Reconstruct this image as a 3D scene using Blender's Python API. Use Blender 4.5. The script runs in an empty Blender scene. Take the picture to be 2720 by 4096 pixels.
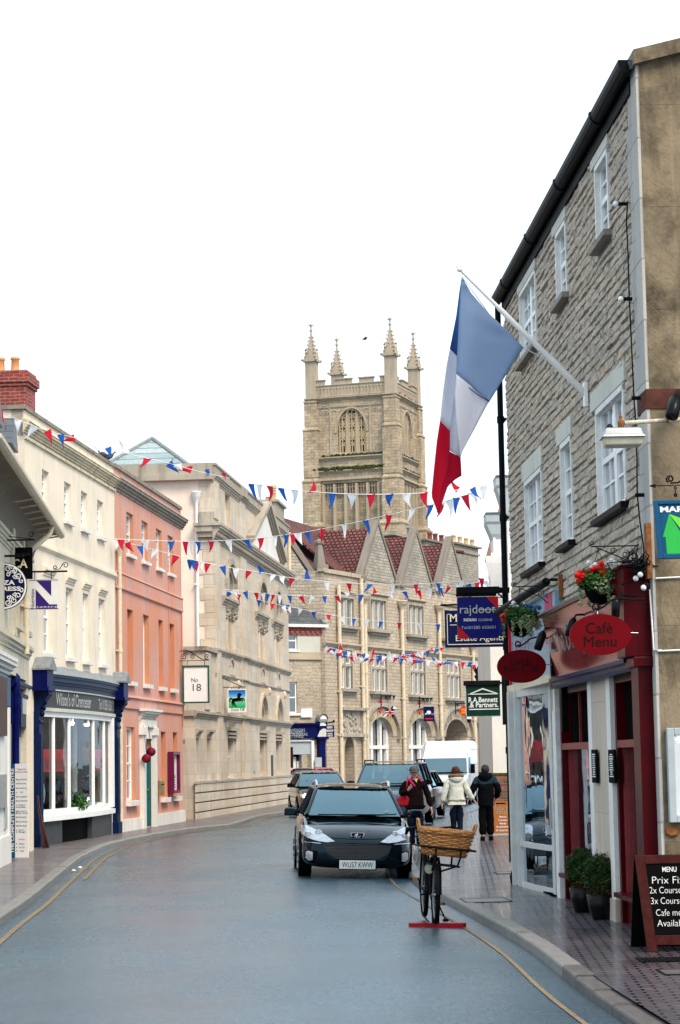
import bpy,bmesh,math,random
from mathutils import Vector,Matrix
from mathutils.bvhtree import BVHTree
random.seed(11)
PI=math.pi
SC=bpy.context.scene
COL=SC.collection
# ---------------------------------------------------------------- camera, world, sun, exposure
FPX,EYE,PITCH,ROLL=2200.0,1.9,math.atan(248/2200),0.018
_R0=Vector((1,0,0));_U0=Vector((0,-math.sin(PITCH),math.cos(PITCH)));_F=Vector((0,math.cos(PITCH),math.sin(PITCH)))
_R=_R0*math.cos(ROLL)-_U0*math.sin(ROLL);_U=_U0*math.cos(ROLL)+_R0*math.sin(ROLL)
cd=bpy.data.cameras.new('camera');cam=bpy.data.objects.new('camera',cd);COL.objects.link(cam)
cd.sensor_fit='VERTICAL';cd.sensor_height=36;cd.sensor_width=24;cd.lens=FPX/1024*36
cd.clip_start=0.5;cd.clip_end=3000
cam.matrix_world=Matrix(((_R.x,_U.x,-_F.x,0),(_R.y,_U.y,-_F.y,0),(_R.z,_U.z,-_F.z,EYE),(0,0,0,1)))
SC.camera=cam
SC.view_settings.view_transform='Standard';SC.view_settings.look='None';SC.view_settings.gamma=1
SC.view_settings.exposure=1.4
SUN_EL,SUN_AZ=math.radians(48),math.radians(146)
w=bpy.data.worlds.new('World');SC.world=w;w.use_nodes=True
nt=w.node_tree;nt.nodes.clear()
sky=nt.nodes.new('ShaderNodeTexSky');sky.sky_type='NISHITA';sky.sun_disc=False
sky.sun_elevation=SUN_EL;sky.sun_rotation=SUN_AZ;sky.air_density=1.0;sky.dust_density=4.0;sky.ozone_density=1.0
hs=nt.nodes.new('ShaderNodeMix');hs.data_type='RGBA';hs.inputs[0].default_value=0.86
hs.inputs[7].default_value=(9.6,11.4,12.9,1)
bg=nt.nodes.new('ShaderNodeBackground');bg.inputs[1].default_value=0.052
ow=nt.nodes.new('ShaderNodeOutputWorld')
nt.links.new(sky.outputs[0],hs.inputs[6]);nt.links.new(hs.outputs[2],bg.inputs[0]);nt.links.new(bg.outputs[0],ow.inputs[0])
sd=bpy.data.lights.new('sun','SUN');sd.energy=1.5;sd.angle=math.radians(25);sd.color=(1,.86,.7)
so=bpy.data.objects.new('sun',sd);COL.objects.link(so)
_sv=Vector((math.sin(SUN_AZ)*math.cos(SUN_EL),math.cos(SUN_AZ)*math.cos(SUN_EL),math.sin(SUN_EL)))
so.rotation_euler=_sv.to_track_quat('Z','Y').to_euler()
SC.cycles.use_denoising=True
SC.cycles.max_bounces=8;SC.cycles.transparent_max_bounces=16
# ---------------------------------------------------------------- from picture measurements to places
CAM=Vector((0,0,EYE))
def ray(x,y):return _F*FPX+_R*(x-340)+_U*(512-y)
def gp(x,y,h=0):
 d=ray(x,y);return CAM+d*((h-EYE)/d.z)
def at(x,y,Y):
 d=ray(x,y);return CAM+d*(Y/d.y)
def reg(x0,y0,s):return lambda x,y:((x0+x*s)/4,(y0+y*s)/4)
RA,RB,RC=reg(0,1400,.5102),reg(0,2100,.5102),reg(0,2600,.5102)
RD,RE,RT=reg(650,1800,.38265),reg(650,2500,.38265),reg(1150,1250,.41454)
RP,RG,RH=reg(1100,2050,.60587),reg(1900,100,.52296),reg(1900,1200,.52296)
RS,RQ,RK=reg(1750,2200,.61862),reg(1750,2900,.61862),reg(1100,2950,.54209)
RV,RY,RX=reg(1440,2780,.3444),reg(1820,2280,.28061),reg(0,2580,.36845)
R4,R5,R6=reg(2500,1500,.339),reg(2480,2850,.4444),reg(2100,2600,.2964)
R7,RF,RZ=reg(1980,3300,.33163),reg(1600,1000,.5102),reg(2100,2300,.39541)
RM,RW,RN=reg(1580,3020,.3189),reg(1880,1880,.3473),reg(0,2100,.1694)
RJ,RL,RU=reg(1140,2850,.14826),reg(0,1500,.2965),reg(1640,3150,.2456)
class Frame:
 """A facade: s along it (left to right seen from the street), d into the wall, z up."""
 def __init__(self,ax,ay,bx,by):
  self.a=Vector((ax,ay));u=Vector((bx-ax,by-ay));self.len=u.length;self.u=u.normalized()
  self.n=Vector((-self.u.y,self.u.x))
  self.M=Matrix(((self.u.x,self.n.x,0,ax),(self.u.y,self.n.y,0,ay),(0,0,1,0),(0,0,0,1)))
 def px(self,p,d=0.0):
  r=ray(*p);o=self.a+self.n*d
  t=o.dot(self.n)/Vector((r.x,r.y)).dot(self.n)
  P=CAM+r*t
  return(Vector((P.x,P.y))-self.a).dot(self.u),P.z
 def s(self,p,d=0.0):return self.px(p,d)[0]
 def z(self,p,d=0.0):return self.px(p,d)[1]
 def w(self,s,d,z):return self.M@Vector((s,d,z))
 def box(self,R,xl,xr,yt,yb,d=0.0):
  return self.s(R(xl,yb),d),self.s(R(xr,yb),d),self.z(R(xl,yb),d),self.z(R(xl,yt),d)
FL=Frame(-6.0,58.77,-2.3,97.0)
FR=Frame(2.45,35.5,2.95,24.6)
FP=Frame(-.7,106.0,8.66,126.67)
# ---------------------------------------------------------------- mesh builder
class MB:
 def __init__(self):self.v=[];self.f=[];self.mi=[];self.sm=[];self.m=0;self.smooth=False;self.T=None
 def add(self,vs,fs,m=None,sm=None):
  o=len(self.v)
  if self.T is not None:vs=[self.T@Vector(v)for v in vs]
  self.v+=[tuple(v)for v in vs]
  for f in fs:
   self.f.append(tuple(i+o for i in f));self.mi.append(self.m if m is None else m);self.sm.append(self.smooth if sm is None else sm)
  return self
 def box(self,x0,x1,y0,y1,z0,z1,m=None):
  if x0>x1:x0,x1=x1,x0
  if y0>y1:y0,y1=y1,y0
  if z0>z1:z0,z1=z1,z0
  v=[(x0,y0,z0),(x1,y0,z0),(x1,y1,z0),(x0,y1,z0),(x0,y0,z1),(x1,y0,z1),(x1,y1,z1),(x0,y1,z1)]
  return self.add(v,[(0,3,2,1),(4,5,6,7),(0,1,5,4),(1,2,6,5),(2,3,7,6),(3,0,4,7)],m,False)
 def poly(self,pts,m=None):return self.add(pts,[tuple(range(len(pts)))],m,False)
 def prism(self,pts,y0,y1,m=None):
  a=sum(pts[i][0]*pts[(i+1)%len(pts)][1]-pts[(i+1)%len(pts)][0]*pts[i][1]for i in range(len(pts)))
  if a<0:pts=pts[::-1]
  n=len(pts);v=[(p[0],y0,p[1])for p in pts]+[(p[0],y1,p[1])for p in pts]
  return self.add(v,[tuple(range(n)),tuple(range(2*n-1,n-1,-1))]+[(i,i+n,(i+1)%n+n,(i+1)%n)for i in range(n)],m,False)
 def slab(self,pts,t,m=None):
  P=[Vector(p)for p in pts];n=(P[1]-P[0]).cross(P[2]-P[1]).normalized()*t;k=len(P)
  v=P+[p-n for p in P]
  return self.add(v,[tuple(range(k)),tuple(range(2*k-1,k-1,-1))]+[(i,i+k,(i+1)%k+k,(i+1)%k)for i in range(k)],m,False)
 def ring(self,rings,closed=True,caps=True,m=None,sm=True,loop=False):
  n=len(rings[0]);v=[p for r in rings for p in r];f=[]
  K=len(rings)
  for i in range(K if loop else K-1):
   a=i*n;b=((i+1)%K)*n
   for j in range(n if closed else n-1):
    k=(j+1)%n;f.append((a+j,a+k,b+k,b+j))
  self.add(v,f,m,sm)
  if caps and not loop and closed:
   self.add(rings[0],[tuple(range(n))[::-1]],m,False);self.add(rings[-1],[tuple(range(n))],m,False)
  return self
 def tube(self,pts,r,n=6,m=None,loop=False,caps=True):
  P=[Vector(p)for p in pts];K=len(P);rings=[];rr=r if isinstance(r,(list,tuple))else[r]*K
  up=None
  for i in range(K):
   if loop:t=P[(i+1)%K]-P[i-1]
   else:t=P[min(i+1,K-1)]-P[max(i-1,0)]
   if t.length<1e-9:t=Vector((0,0,1))
   t.normalize()
   if up is None:up=Vector((0,0,1))if abs(t.z)<.9 else Vector((1,0,0))
   a=t.cross(up)
   if a.length<1e-4:up=Vector((0,1,0))if abs(t.y)<.9 else Vector((1,0,0));a=t.cross(up)
   a.normalize();b=a.cross(t).normalized();up=b
   rings.append([P[i]+(a*math.cos(2*PI*j/n)+b*math.sin(2*PI*j/n))*rr[i]for j in range(n)])
  return self.ring(rings,m=m,loop=loop,caps=caps)
 def cyl(self,p0,p1,r0,r1=None,n=12,m=None):return self.tube([p0,p1],[r0,r0 if r1 is None else r1],n,m)
 def lathe(self,prof,c=(0,0,0),n=16,m=None,sx=1,sy=1,a0=0,sm=True):
  return self.ring([[(c[0]+r*sx*math.cos(a0+2*PI*j/n),c[1]+r*sy*math.sin(a0+2*PI*j/n),c[2]+z)for j in range(n)]for r,z in prof],m=m,sm=sm)
 def ball(self,c,rx,ry=None,rz=None,n=12,k=8,m=None):
  ry=ry or rx;rz=rz or rx
  return self.ring([[(c[0]+rx*math.sin(t)*math.cos(2*PI*j/n),c[1]+ry*math.sin(t)*math.sin(2*PI*j/n),c[2]-rz*math.cos(t))for j in range(n)]for t in[PI*(i+.02)/(k+.04)for i in range(k+1)]],m=m)
 def grid(self,fn,nu,nv,m=None,sm=True):
  v=[fn(i/nu,j/nv)for j in range(nv+1)for i in range(nu+1)]
  return self.add(v,[(j*(nu+1)+i,j*(nu+1)+i+1,(j+1)*(nu+1)+i+1,(j+1)*(nu+1)+i)for j in range(nv)for i in range(nu)],m,sm)
 def mould(self,prof,s0,s1,m=None):
  a=sum(prof[i][0]*prof[(i+1)%len(prof)][1]-prof[(i+1)%len(prof)][0]*prof[i][1]for i in range(len(prof)))
  if a<0:prof=prof[::-1]
  n=len(prof);v=[(s0,p[0],p[1])for p in prof]+[(s1,p[0],p[1])for p in prof]
  return self.add(v,[tuple(range(n))[::-1],tuple(range(n,2*n))]+[(i,(i+1)%n,(i+1)%n+n,i+n)for i in range(n)],m,False)
 def cornice(self,s0,s1,z0,z1,out,d0=0.0,steps=4,m=None,flip=False):
  pr=[(d0,z0)]
  for i in range(steps):
   a=(i+1)/steps;o=out*(a**1.3)
   pr+=[(d0-o,z0+(z1-z0)*(i/steps)),(d0-o,z0+(z1-z0)*((i+.72)/steps))]
  pr+=[(d0-out,z1),(d0,z1+.03)]
  return self.mould(pr,s0,s1,m)
 def wall(self,s0,s1,z0,z1,holes=(),d=0.0,depth=.2,m=None,rm=None,back=0):
  """front face with openings (s0,s1,z0,z1[,arch rise]) and their reveals"""
  S=sorted({s0,s1,*[x for h in holes for x in h[:2]if s0<x<s1]});Z=sorted({z0,z1,*[x for h in holes for x in h[2:4]if z0<x<z1]})
  for i in range(len(S)-1):
   for j in range(len(Z)-1):
    cs,cz=(S[i]+S[i+1])/2,(Z[j]+Z[j+1])/2
    if any(h[0]<cs<h[1]and h[2]<cz<h[3]for h in holes):continue
    self.add([(S[i],d,Z[j]),(S[i+1],d,Z[j]),(S[i+1],d,Z[j+1]),(S[i],d,Z[j+1])],[(0,1,2,3)],m,False)
  for h in holes:
   a,b,c,e=h[:4];D=d+(h[5]if len(h)>5 else depth);rise=h[4]if len(h)>4 else 0
   self.add([(a,d,c),(a,D,c),(a,D,e-rise),(a,d,e-rise)],[(0,1,2,3)],rm,False)
   self.add([(b,d,c),(b,D,c),(b,D,e-rise),(b,d,e-rise)],[(3,2,1,0)],rm,False)
   self.add([(a,d,c),(b,d,c),(b,D,c),(a,D,c)],[(0,1,2,3)],rm,False)
   if not rise:self.add([(a,d,e),(b,d,e),(b,D,e),(a,D,e)],[(3,2,1,0)],rm,False)
   else:
    A=arch(a,b,e-rise,rise,12)
    for i in range(len(A)-1):
     p,q=A[i],A[i+1]
     self.add([(p[0],d,p[1]),(q[0],d,q[1]),(q[0],d,e),(p[0],d,e)],[(0,1,2,3)],m,False)
     self.add([(p[0],d,p[1]),(q[0],d,q[1]),(q[0],D,q[1]),(p[0],D,p[1])],[(3,2,1,0)],rm,True)
  if back:
   self.box(s0,s1,d+back,d+back+.01,z0,z1,m)
  return self
 def build(self,name,mats,parent=None,label=None,M=None,bevel=0,subsurf=0):
  me=bpy.data.meshes.new(name);me.from_pydata(self.v,[],self.f);me.update()
  if not isinstance(mats,(list,tuple)):mats=[mats]
  for mt in mats:me.materials.append(MAT[mt]if isinstance(mt,str)else mt)
  me.polygons.foreach_set('material_index',[min(i,len(mats)-1)for i in self.mi]);me.polygons.foreach_set('use_smooth',self.sm)
  uv=me.uv_layers.new(name='UVMap').data
  for p in me.polygons:
   n=p.normal
   t=Vector((-n.y,n.x,0))if abs(n.z)<.97 else Vector((1,0,0))
   t.normalize();b=n.cross(t)
   if b.z<0 or(abs(b.z)<1e-6 and b.y<0):b=-b
   for li in p.loop_indices:
    co=me.vertices[me.loops[li].vertex_index].co;uv[li].uv=(co.dot(t),co.dot(b))
  o=bpy.data.objects.new(name,me);COL.objects.link(o)
  if parent is not None:o.parent=parent
  if M is not None:o.matrix_world=M
  if label:o['label']=label
  if bevel:
   b=o.modifiers.new('bevel','BEVEL');b.width=bevel;b.segments=2;b.limit_method='ANGLE'
  if subsurf:
   s=o.modifiers.new('sub','SUBSURF');s.levels=subsurf;s.render_levels=subsurf
  return o
def arch(a,b,zs,rise,n=12):
 """points of an elliptical arch from (a,zs) over the apex to (b,zs)"""
 c,h=(a+b)/2,(b-a)/2
 return[(c-h*math.cos(PI*i/n),zs+rise*math.sin(PI*i/n))for i in range(n+1)]
def archring(mb,a,b,zs,rise,t,d0,d1,n=14,m=None,rise2=None):
 A=arch(a,b,zs,rise,n);B=arch(a-t,b+t,zs,(rise+t)if rise2 is None else rise2,n)
 for i in range(n):mb.prism([A[i],A[i+1],B[i+1],B[i]],d0,d1,m)
def thing(name,label,cat,M=None,group=None):
 o=bpy.data.objects.new(name,None);COL.objects.link(o)
 if M is not None:o.matrix_world=M
 o['label']=label;o['category']=cat;o.empty_display_size=.1
 if group:o['group']=group
 return o
def tag(o,label=None,cat=None,group=None,kind=None):
 if label:o['label']=label
 if cat:o['category']=cat
 if group:o['group']=group
 if kind:o['kind']=kind
 return o
def copy_tree(o,parent=None):
 c=o.copy();COL.objects.link(c);c.parent=parent
 for ch in[x for x in o.children]:copy_tree(ch,c)
 return c
def TM(x,y,z,rz=0,rx=0,ry=0,s=1):return Matrix.Translation((x,y,z))@Matrix.Rotation(rz,4,'Z')@Matrix.Rotation(rx,4,'X')@Matrix.Rotation(ry,4,'Y')@Matrix.Scale(s,4)
def text_verts(txt,size=1.0,bold=0.0,shear=0.0,spacing=1.0,align='CENTER',width=None):
 cu=bpy.data.curves.new('t','FONT');cu.body=txt;cu.size=size;cu.align_x=align;cu.align_y='CENTER'
 cu.offset=bold*size;cu.shear=shear;cu.space_character=spacing;cu.resolution_u=3
 ob=bpy.data.objects.new('t',cu);COL.objects.link(ob)
 dg=bpy.context.evaluated_depsgraph_get();me=bpy.data.meshes.new_from_object(ob.evaluated_get(dg))
 v=[tuple(q.co)for q in me.vertices];f=[tuple(p.vertices)for p in me.polygons]
 bpy.data.objects.remove(ob);bpy.data.curves.remove(cu);bpy.data.meshes.remove(me)
 if len(txt)>1 and v:
  c=(max(p[1]for p in v)+min(p[1]for p in v))/2;v=[(p[0],p[1]-c,p[2])for p in v]
 if width and v:
  w0=max(p[0]for p in v)-min(p[0]for p in v);k=width/w0
  v=[(p[0]*k,p[1],p[2])for p in v]
 return v,f
def letter(mb,txt,s,z,d,size,th=.006,m=None,rot=0.0,serif=False,**k):
 """lettering standing th proud of the plane at depth d (faces -y)"""
 v,f=text_verts(txt,size,**k)
 ca,sa=math.cos(rot),math.sin(rot)
 mb.add([(s+x*ca-y*sa,d-th,z+x*sa+y*ca)for x,y,_ in v],[q for q in f],m,False)
 return mb
# ---------------------------------------------------------------- materials
MAT={}
def rgba(c):return(c[0],c[1],c[2],1)
class NT:
 def __init__(self,name):
  self.mt=bpy.data.materials.new(name);self.mt.use_nodes=True;self.t=self.mt.node_tree
  self.b=self.t.nodes['Principled BSDF'];MAT[name]=self.mt
  tc=self.t.nodes.new('ShaderNodeTexCoord');self.uv=tc.outputs['UV'];self.ob=tc.outputs['Object'];self.gen=tc.outputs['Generated']
 def n(self,typ,**k):
  x=self.t.nodes.new(typ)
  for a,b in k.items():setattr(x,a,b)
  return x
 def l(self,a,b):self.t.links.new(a,b)
 def mapv(self,src,scale=(1,1,1),loc=(0,0,0),rot=(0,0,0)):
  m=self.n('ShaderNodeMapping');m.inputs['Scale'].default_value=scale;m.inputs['Location'].default_value=loc;m.inputs['Rotation'].default_value=rot
  self.l(src,m.inputs[0]);return m.outputs[0]
 def noise(self,src,scale,detail=5,rough=.6,dist=0):
  x=self.n('ShaderNodeTexNoise');x.inputs['Scale'].default_value=scale;x.inputs['Detail'].default_value=detail;x.inputs['Roughness'].default_value=rough
  x.inputs['Distortion'].default_value=dist;self.l(src,x.inputs['Vector']);return x.outputs['Fac']
 def ramp(self,src,p0,p1,c0=(0,0,0),c1=(1,1,1)):
  x=self.n('ShaderNodeValToRGB');e=x.color_ramp.elements;e[0].position=p0;e[1].position=p1;e[0].color=rgba(c0);e[1].color=rgba(c1)
  self.l(src,x.inputs[0]);return x.outputs[0]
 def mix(self,fac,a,b,mode='MIX'):
  x=self.n('ShaderNodeMix',data_type='RGBA',blend_type=mode)
  for s,i in((fac,0),(a,6),(b,7)):
   if isinstance(s,(int,float)):x.inputs[i].default_value=s
   elif isinstance(s,tuple):x.inputs[i].default_value=rgba(s)
   else:self.l(s,x.inputs[i])
  return x.outputs[2]
 def bump(self,src,strength=.4,dist=.01,prev=None):
  x=self.n('ShaderNodeBump');x.inputs['Strength'].default_value=strength;x.inputs['Distance'].default_value=dist
  self.l(src,x.inputs['Height'])
  if prev is not None:self.l(prev,x.inputs['Normal'])
  return x.outputs[0]
 def fin(self,col=None,rough=.8,metal=0,spec=.4,normal=None,**k):
  if col is not None:
   if isinstance(col,tuple):self.b.inputs['Base Color'].default_value=rgba(col)
   else:self.l(col,self.b.inputs['Base Color'])
  if isinstance(rough,(int,float)):self.b.inputs['Roughness'].default_value=rough
  else:self.l(rough,self.b.inputs['Roughness'])
  self.b.inputs['Metallic'].default_value=metal;self.b.inputs['Specular IOR Level'].default_value=spec
  if normal is not None:self.l(normal,self.b.inputs['Normal'])
  for a,b in k.items():self.b.inputs[a.replace('_',' ')].default_value=b
  return self.mt
def mk(name,c,rough=.6,metal=0,var=.12,scale=6,spec=.12,bump=0,bs=60,**k):
 t=NT(name);n=t.noise(t.ob,scale)
 dark=tuple(x*(1-var)for x in c);lite=tuple(min(1,x*(1+var))for x in c)
 col=t.ramp(n,.3,.7,dark,lite)
 nm=t.bump(t.noise(t.ob,bs,4),.5,bump)if bump else None
 return t.fin(col,rough,metal,spec,nm,**k)
def mk_plaster(name,c,stain,amt=.5,rough=.85,bump=.004,joints=None,c2=None,sc=.45):
 """painted render or smooth ashlar, mottled, with rain streaks running down"""
 t=NT(name)
 base=t.ramp(t.noise(t.ob,.9,6),.3,.7,tuple(x*.88 for x in c),tuple(min(1,x*1.08)for x in c))
 if c2:base=t.mix(t.ramp(t.noise(t.ob,sc,3 if sc<1 else 9,.5 if sc<1 else .7),.42,.62),base,c2)
 fine=t.ramp(t.noise(t.ob,30,4),.2,.8,(.88,.88,.88),(1.08,1.08,1.08));base=t.mix(1.0,base,fine,'MULTIPLY')
 st=t.noise(t.mapv(t.uv,(3.5,.35,1)),1.0,6,.65,.4);msk=t.ramp(st,.5,.78)
 k=t.n('ShaderNodeMath',operation='MULTIPLY');t.l(msk,k.inputs[0]);k.inputs[1].default_value=amt
 base=t.mix(k.outputs[0],base,stain)
 nm=t.bump(t.noise(t.ob,25,6),.6,bump)
 if joints:
  br=t.n('ShaderNodeTexBrick');br.offset=.5;br.inputs['Scale'].default_value=1;br.inputs['Brick Width'].default_value=joints[0];br.inputs['Row Height'].default_value=joints[1]
  br.inputs['Mortar Size'].default_value=joints[2];br.inputs['Mortar Smooth'].default_value=.3
  br.inputs['Color1'].default_value=(1.1,1.06,1,1);br.inputs['Color2'].default_value=(.82,.82,.84,1);br.inputs['Mortar'].default_value=(.62,.6,.58,1)
  t.l(t.uv,br.inputs['Vector']);base=t.mix(joints[3],base,br.outputs['Color'],'MULTIPLY')
  inv=t.n('ShaderNodeInvert');t.l(br.outputs['Fac'],inv.inputs['Color']);nm=t.bump(inv.outputs[0],.5,.008,nm)
 return t.fin(base,rough,0,.3,nm)
def mk_brick(name,c1,c2,mortar,w,h,ms,stain=None,amt=.4,rough=.85,bump=.01,wob=.01,off=.5,mot=.25,spec=.3,squash=1):
 t=NT(name)
 wv=t.n('ShaderNodeTexNoise');wv.inputs['Scale'].default_value=4;t.l(t.uv,wv.inputs['Vector'])
 sb=t.n('ShaderNodeVectorMath',operation='SUBTRACT');t.l(wv.outputs['Color'],sb.inputs[0]);sb.inputs[1].default_value=(.5,.5,.5)
 sc=t.n('ShaderNodeVectorMath',operation='SCALE');t.l(sb.outputs[0],sc.inputs[0]);sc.inputs['Scale'].default_value=wob*4
 ad=t.n('ShaderNodeVectorMath',operation='ADD');t.l(t.uv,ad.inputs[0]);t.l(sc.outputs[0],ad.inputs[1])
 br=t.n('ShaderNodeTexBrick');br.offset=off;br.squash=squash;br.inputs['Scale'].default_value=1;br.inputs['Brick Width'].default_value=w;br.inputs['Row Height'].default_value=h
 br.inputs['Mortar Size'].default_value=ms;br.inputs['Mortar Smooth'].default_value=.25
 br.inputs['Color1'].default_value=rgba(c1);br.inputs['Color2'].default_value=rgba(c2);br.inputs['Mortar'].default_value=rgba(mortar)
 t.l(ad.outputs[0],br.inputs['Vector']);base=br.outputs['Color']
 base=t.mix(1.0,base,t.ramp(t.noise(t.ob,9,6),.25,.75,(1-mot,)*3,(1+mot,)*3),'MULTIPLY')
 base=t.mix(1.0,base,t.ramp(t.noise(t.ob,.35,5),.3,.7,(1-mot*.8,)*3,(1+mot*.6,)*3),'MULTIPLY')
 if stain is not None:
  st=t.ramp(t.noise(t.ob,1.3,7,.7),.48,.72);k=t.n('ShaderNodeMath',operation='MULTIPLY');t.l(st,k.inputs[0]);k.inputs[1].default_value=amt
  base=t.mix(k.outputs[0],base,stain)
 inv=t.n('ShaderNodeInvert');t.l(br.outputs['Fac'],inv.inputs['Color'])
 nm=t.bump(t.noise(t.ob,22,6),.5,bump*.5);nm=t.bump(inv.outputs[0],.7,bump,nm)
 return t.fin(base,rough,0,spec,nm)
mk_plaster('yellow_render',(.78,.68,.54),(.4,.33,.26),.4)
mk_plaster('cream_paint',(.82,.68,.57),(.55,.44,.36),.2,joints=(.9,.4,.004,.12))
mk_plaster('yellow_trim',(.62,.54,.38),(.17,.14,.1),.85)
mk_plaster('pink_render',(.62,.34,.28),(.36,.19,.15),.6,c2=(.64,.27,.17))
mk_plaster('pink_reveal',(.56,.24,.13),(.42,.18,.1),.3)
mk_plaster('dark_cornice',(.26,.23,.19),(.05,.045,.04),.95)
mk_plaster('white_plaster',(.74,.71,.66),(.4,.36,.3),.55)
mk_plaster('bank_stone',(.61,.54,.45),(.25,.21,.16),.7,joints=(1.1,.38,.006,.6),c2=(.53,.44,.33))
mk_plaster('bank_trim',(.42,.37,.3),(.1,.09,.07),.95,c2=(.35,.3,.24))
mk_plaster('old_cream_stone',(.58,.53,.42),(.3,.27,.2),.6,joints=(.6,.28,.006,.35))
mk_plaster('gable_render',(.27,.21,.135),(.03,.024,.014),1.0,bump=.012,c2=(.08,.062,.037),joints=(30,1.05,.005,.45),sc=1.5)
mk_plaster('grey_quoin',(.46,.45,.42),(.25,.23,.2),.6,joints=(3,.62,.012,.9))
mk_plaster('lintel_render',(.56,.55,.48),(.33,.3,.25),.4)
mk_plaster('pier_stone',(.56,.47,.39),(.3,.24,.18),.5,joints=(3,1.25,.006,.5))
mk_plaster('sandstone_trim',(.47,.39,.28),(.14,.12,.09),.85)
mk_plaster('tower_trim',(.42,.35,.26),(.16,.13,.09),.85)
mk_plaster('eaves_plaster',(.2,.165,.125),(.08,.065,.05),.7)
mk_brick('po_stone',(.54,.44,.33),(.42,.345,.27),(.28,.23,.17),.42,.17,.014,(.22,.19,.15),.5,mot=.2)
mk_brick('gable_stone',(.46,.41,.33),(.31,.28,.23),(.2,.18,.15),.34,.15,.016,(.17,.15,.13),.55,mot=.3)
mk_brick('tower_stone',(.54,.41,.26),(.37,.305,.22),(.24,.19,.13),.8,.34,.02,(.19,.165,.13),.9,mot=.38)
mk_brick('corner_rubble',(.5,.41,.29),(.36,.3,.23),(.45,.39,.3),.36,.16,.03,(.26,.22,.17),.5,wob=.05,mot=.4,bump=.02)
mk_brick('red_brick',(.36,.05,.035),(.22,.035,.03),(.32,.22,.18),.225,.078,.01,(.08,.03,.03),.35)
mk_brick('old_brick',(.27,.09,.045),(.1,.055,.04),(.2,.15,.11),.225,.075,.01,(.05,.05,.03),.7)
mk_brick('red_tile',(.28,.085,.065),(.17,.055,.048),(.03,.012,.012),.24,.2,.045,(.09,.06,.05),.5,bump=.03,off=.5,mot=.35)
mk_brick('slate',(.085,.09,.1),(.055,.06,.07),(.02,.02,.022),.4,.26,.012,(.12,.12,.1),.4,rough=.45,bump=.02,spec=.5)
mk_brick('glass_roof',(.3,.36,.36),(.2,.27,.28),(.09,.12,.12),6,.42,.03,(.25,.3,.28),.4,rough=.25,spec=.6)
mk_brick('slab_roof',(.25,.24,.21),(.17,.165,.15),(.06,.055,.05),.7,.5,.02,(.1,.09,.07),.6)
mk('white_gloss',(.86,.85,.82),.35,var=.05)
mk('white_old',(.70,.69,.66),.5,var=.14,scale=9)
mk('sill_white',(.68,.66,.62),.6,var=.2,scale=8)
mk('pipe_cream',(.64,.55,.40),.5,var=.15)
mk('pipe_white',(.76,.75,.74),.4,var=.08)
mk('iron_black',(.008,.008,.009),.5,var=.3,spec=.04)
mk('gutter_black',(.006,.008,.009),.5,var=.3,spec=.04)
mk('rust',(.22,.085,.03),.85,var=.4,scale=20,bump=.004)
mk('rusty_white',(.5,.45,.36),.7,var=.4,scale=25)
mk('galv',(.3,.32,.33),.35,.6,var=.2)
mk('dark_grey_paint',(.052,.056,.06),.5,var=.25)
mk('navy_paint',(.002,.005,.07),.4,var=.2,spec=.08)
mk('navy_shop',(.003,.011,.05),.45,var=.3,spec=.08)
mk('slate_blue_paint',(.02,.04,.085),.5,var=.2)
mk('maroon',(.06,.0008,.003),.3,var=.3,scale=3,spec=.08)
mk('maroon_light',(.2,.03,.03),.35,var=.15)
mk('fascia_pink',(.2,.036,.036),.12,var=.35,scale=1.5,spec=.6)
mk('sky_blue_board',(.18,.33,.44),.3,var=.08)
mk('magenta',(.42,.01,.16),.3,var=.05)
mk('scarlet',(.62,.01,.02),.35,var=.08)
mk('teal_paint',(.02,.13,.13),.35,var=.2)
mk('green_frame',(.012,.085,.06),.4,var=.15)
mk('purple',(.035,.015,.16),.4,var=.06)
mk('plum',(.12,.01,.045),.35,var=.2)
mk('burgundy',(.16,.005,.02),.55,var=.4,scale=40,bump=.01)
mk('royal_blue',(.002,.004,.14),.3,var=.08,spec=.15)
mk('sign_navy',(.003,.007,.055),.35,var=.1)
mk('bennett_green',(.006,.032,.02),.35,var=.15)
mk('sign_teal_blue',(.008,.075,.16),.4,var=.12)
mk('logo_green',(.03,.42,.07),.4,var=.05)
mk('logo_light_green',(.16,.62,.05),.4,var=.05)
mk('oval_red',(.13,.002,.005),.4,spec=.05,var=.06)
mk('dull_text',(.004,.001,.002),.5,var=.1)
mk('board_white',(.74,.74,.72),.45,var=.05)
mk('board_grey',(.36,.41,.42),.4,var=.08)
mk('gold',(.5,.33,.08),.45,.3,var=.3)
mk('cream_letters',(.68,.62,.42),.5,var=.1)
mk('silver_letters',(.5,.5,.46),.35,.4,var=.15)
mk('silver_dull',(.23,.25,.25),.4,.5,var=.2)
mk('black_board',(.003,.003,.003),.7,var=.2,spec=.03)
mk('orange_board',(.36,.12,.03),.5,var=.1)
mk('post_red',(.6,.03,.01),.4,var=.05)
mk('post_yellow',(.75,.45,.03),.4,var=.05)
mk('terracotta',(.62,.3,.13),.8,var=.15)
mk('buff_pot',(.6,.42,.22),.8,var=.15)
mk('chalk',(.7,.7,.68),.9,var=.2,scale=60)
mk('mahogany',(.045,.008,.006),.4,var=.35,scale=14,spec=.08)
mk('lead',(.2,.22,.23),.5,var=.3,scale=10)
mk('moss',(.05,.06,.016),.95,var=.6,scale=14,bump=.03)
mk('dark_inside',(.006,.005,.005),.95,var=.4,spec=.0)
mk('warm_inside',(.1,.05,.025),.8,var=.5,scale=2)
mk('shop_wall',(.34,.28,.2),.8,var=.3,scale=2)
mk('band_maroon',(.085,.03,.022),.8,var=.3,scale=9)
mk('brass',(.4,.26,.09),.3,.8,var=.2)
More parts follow.
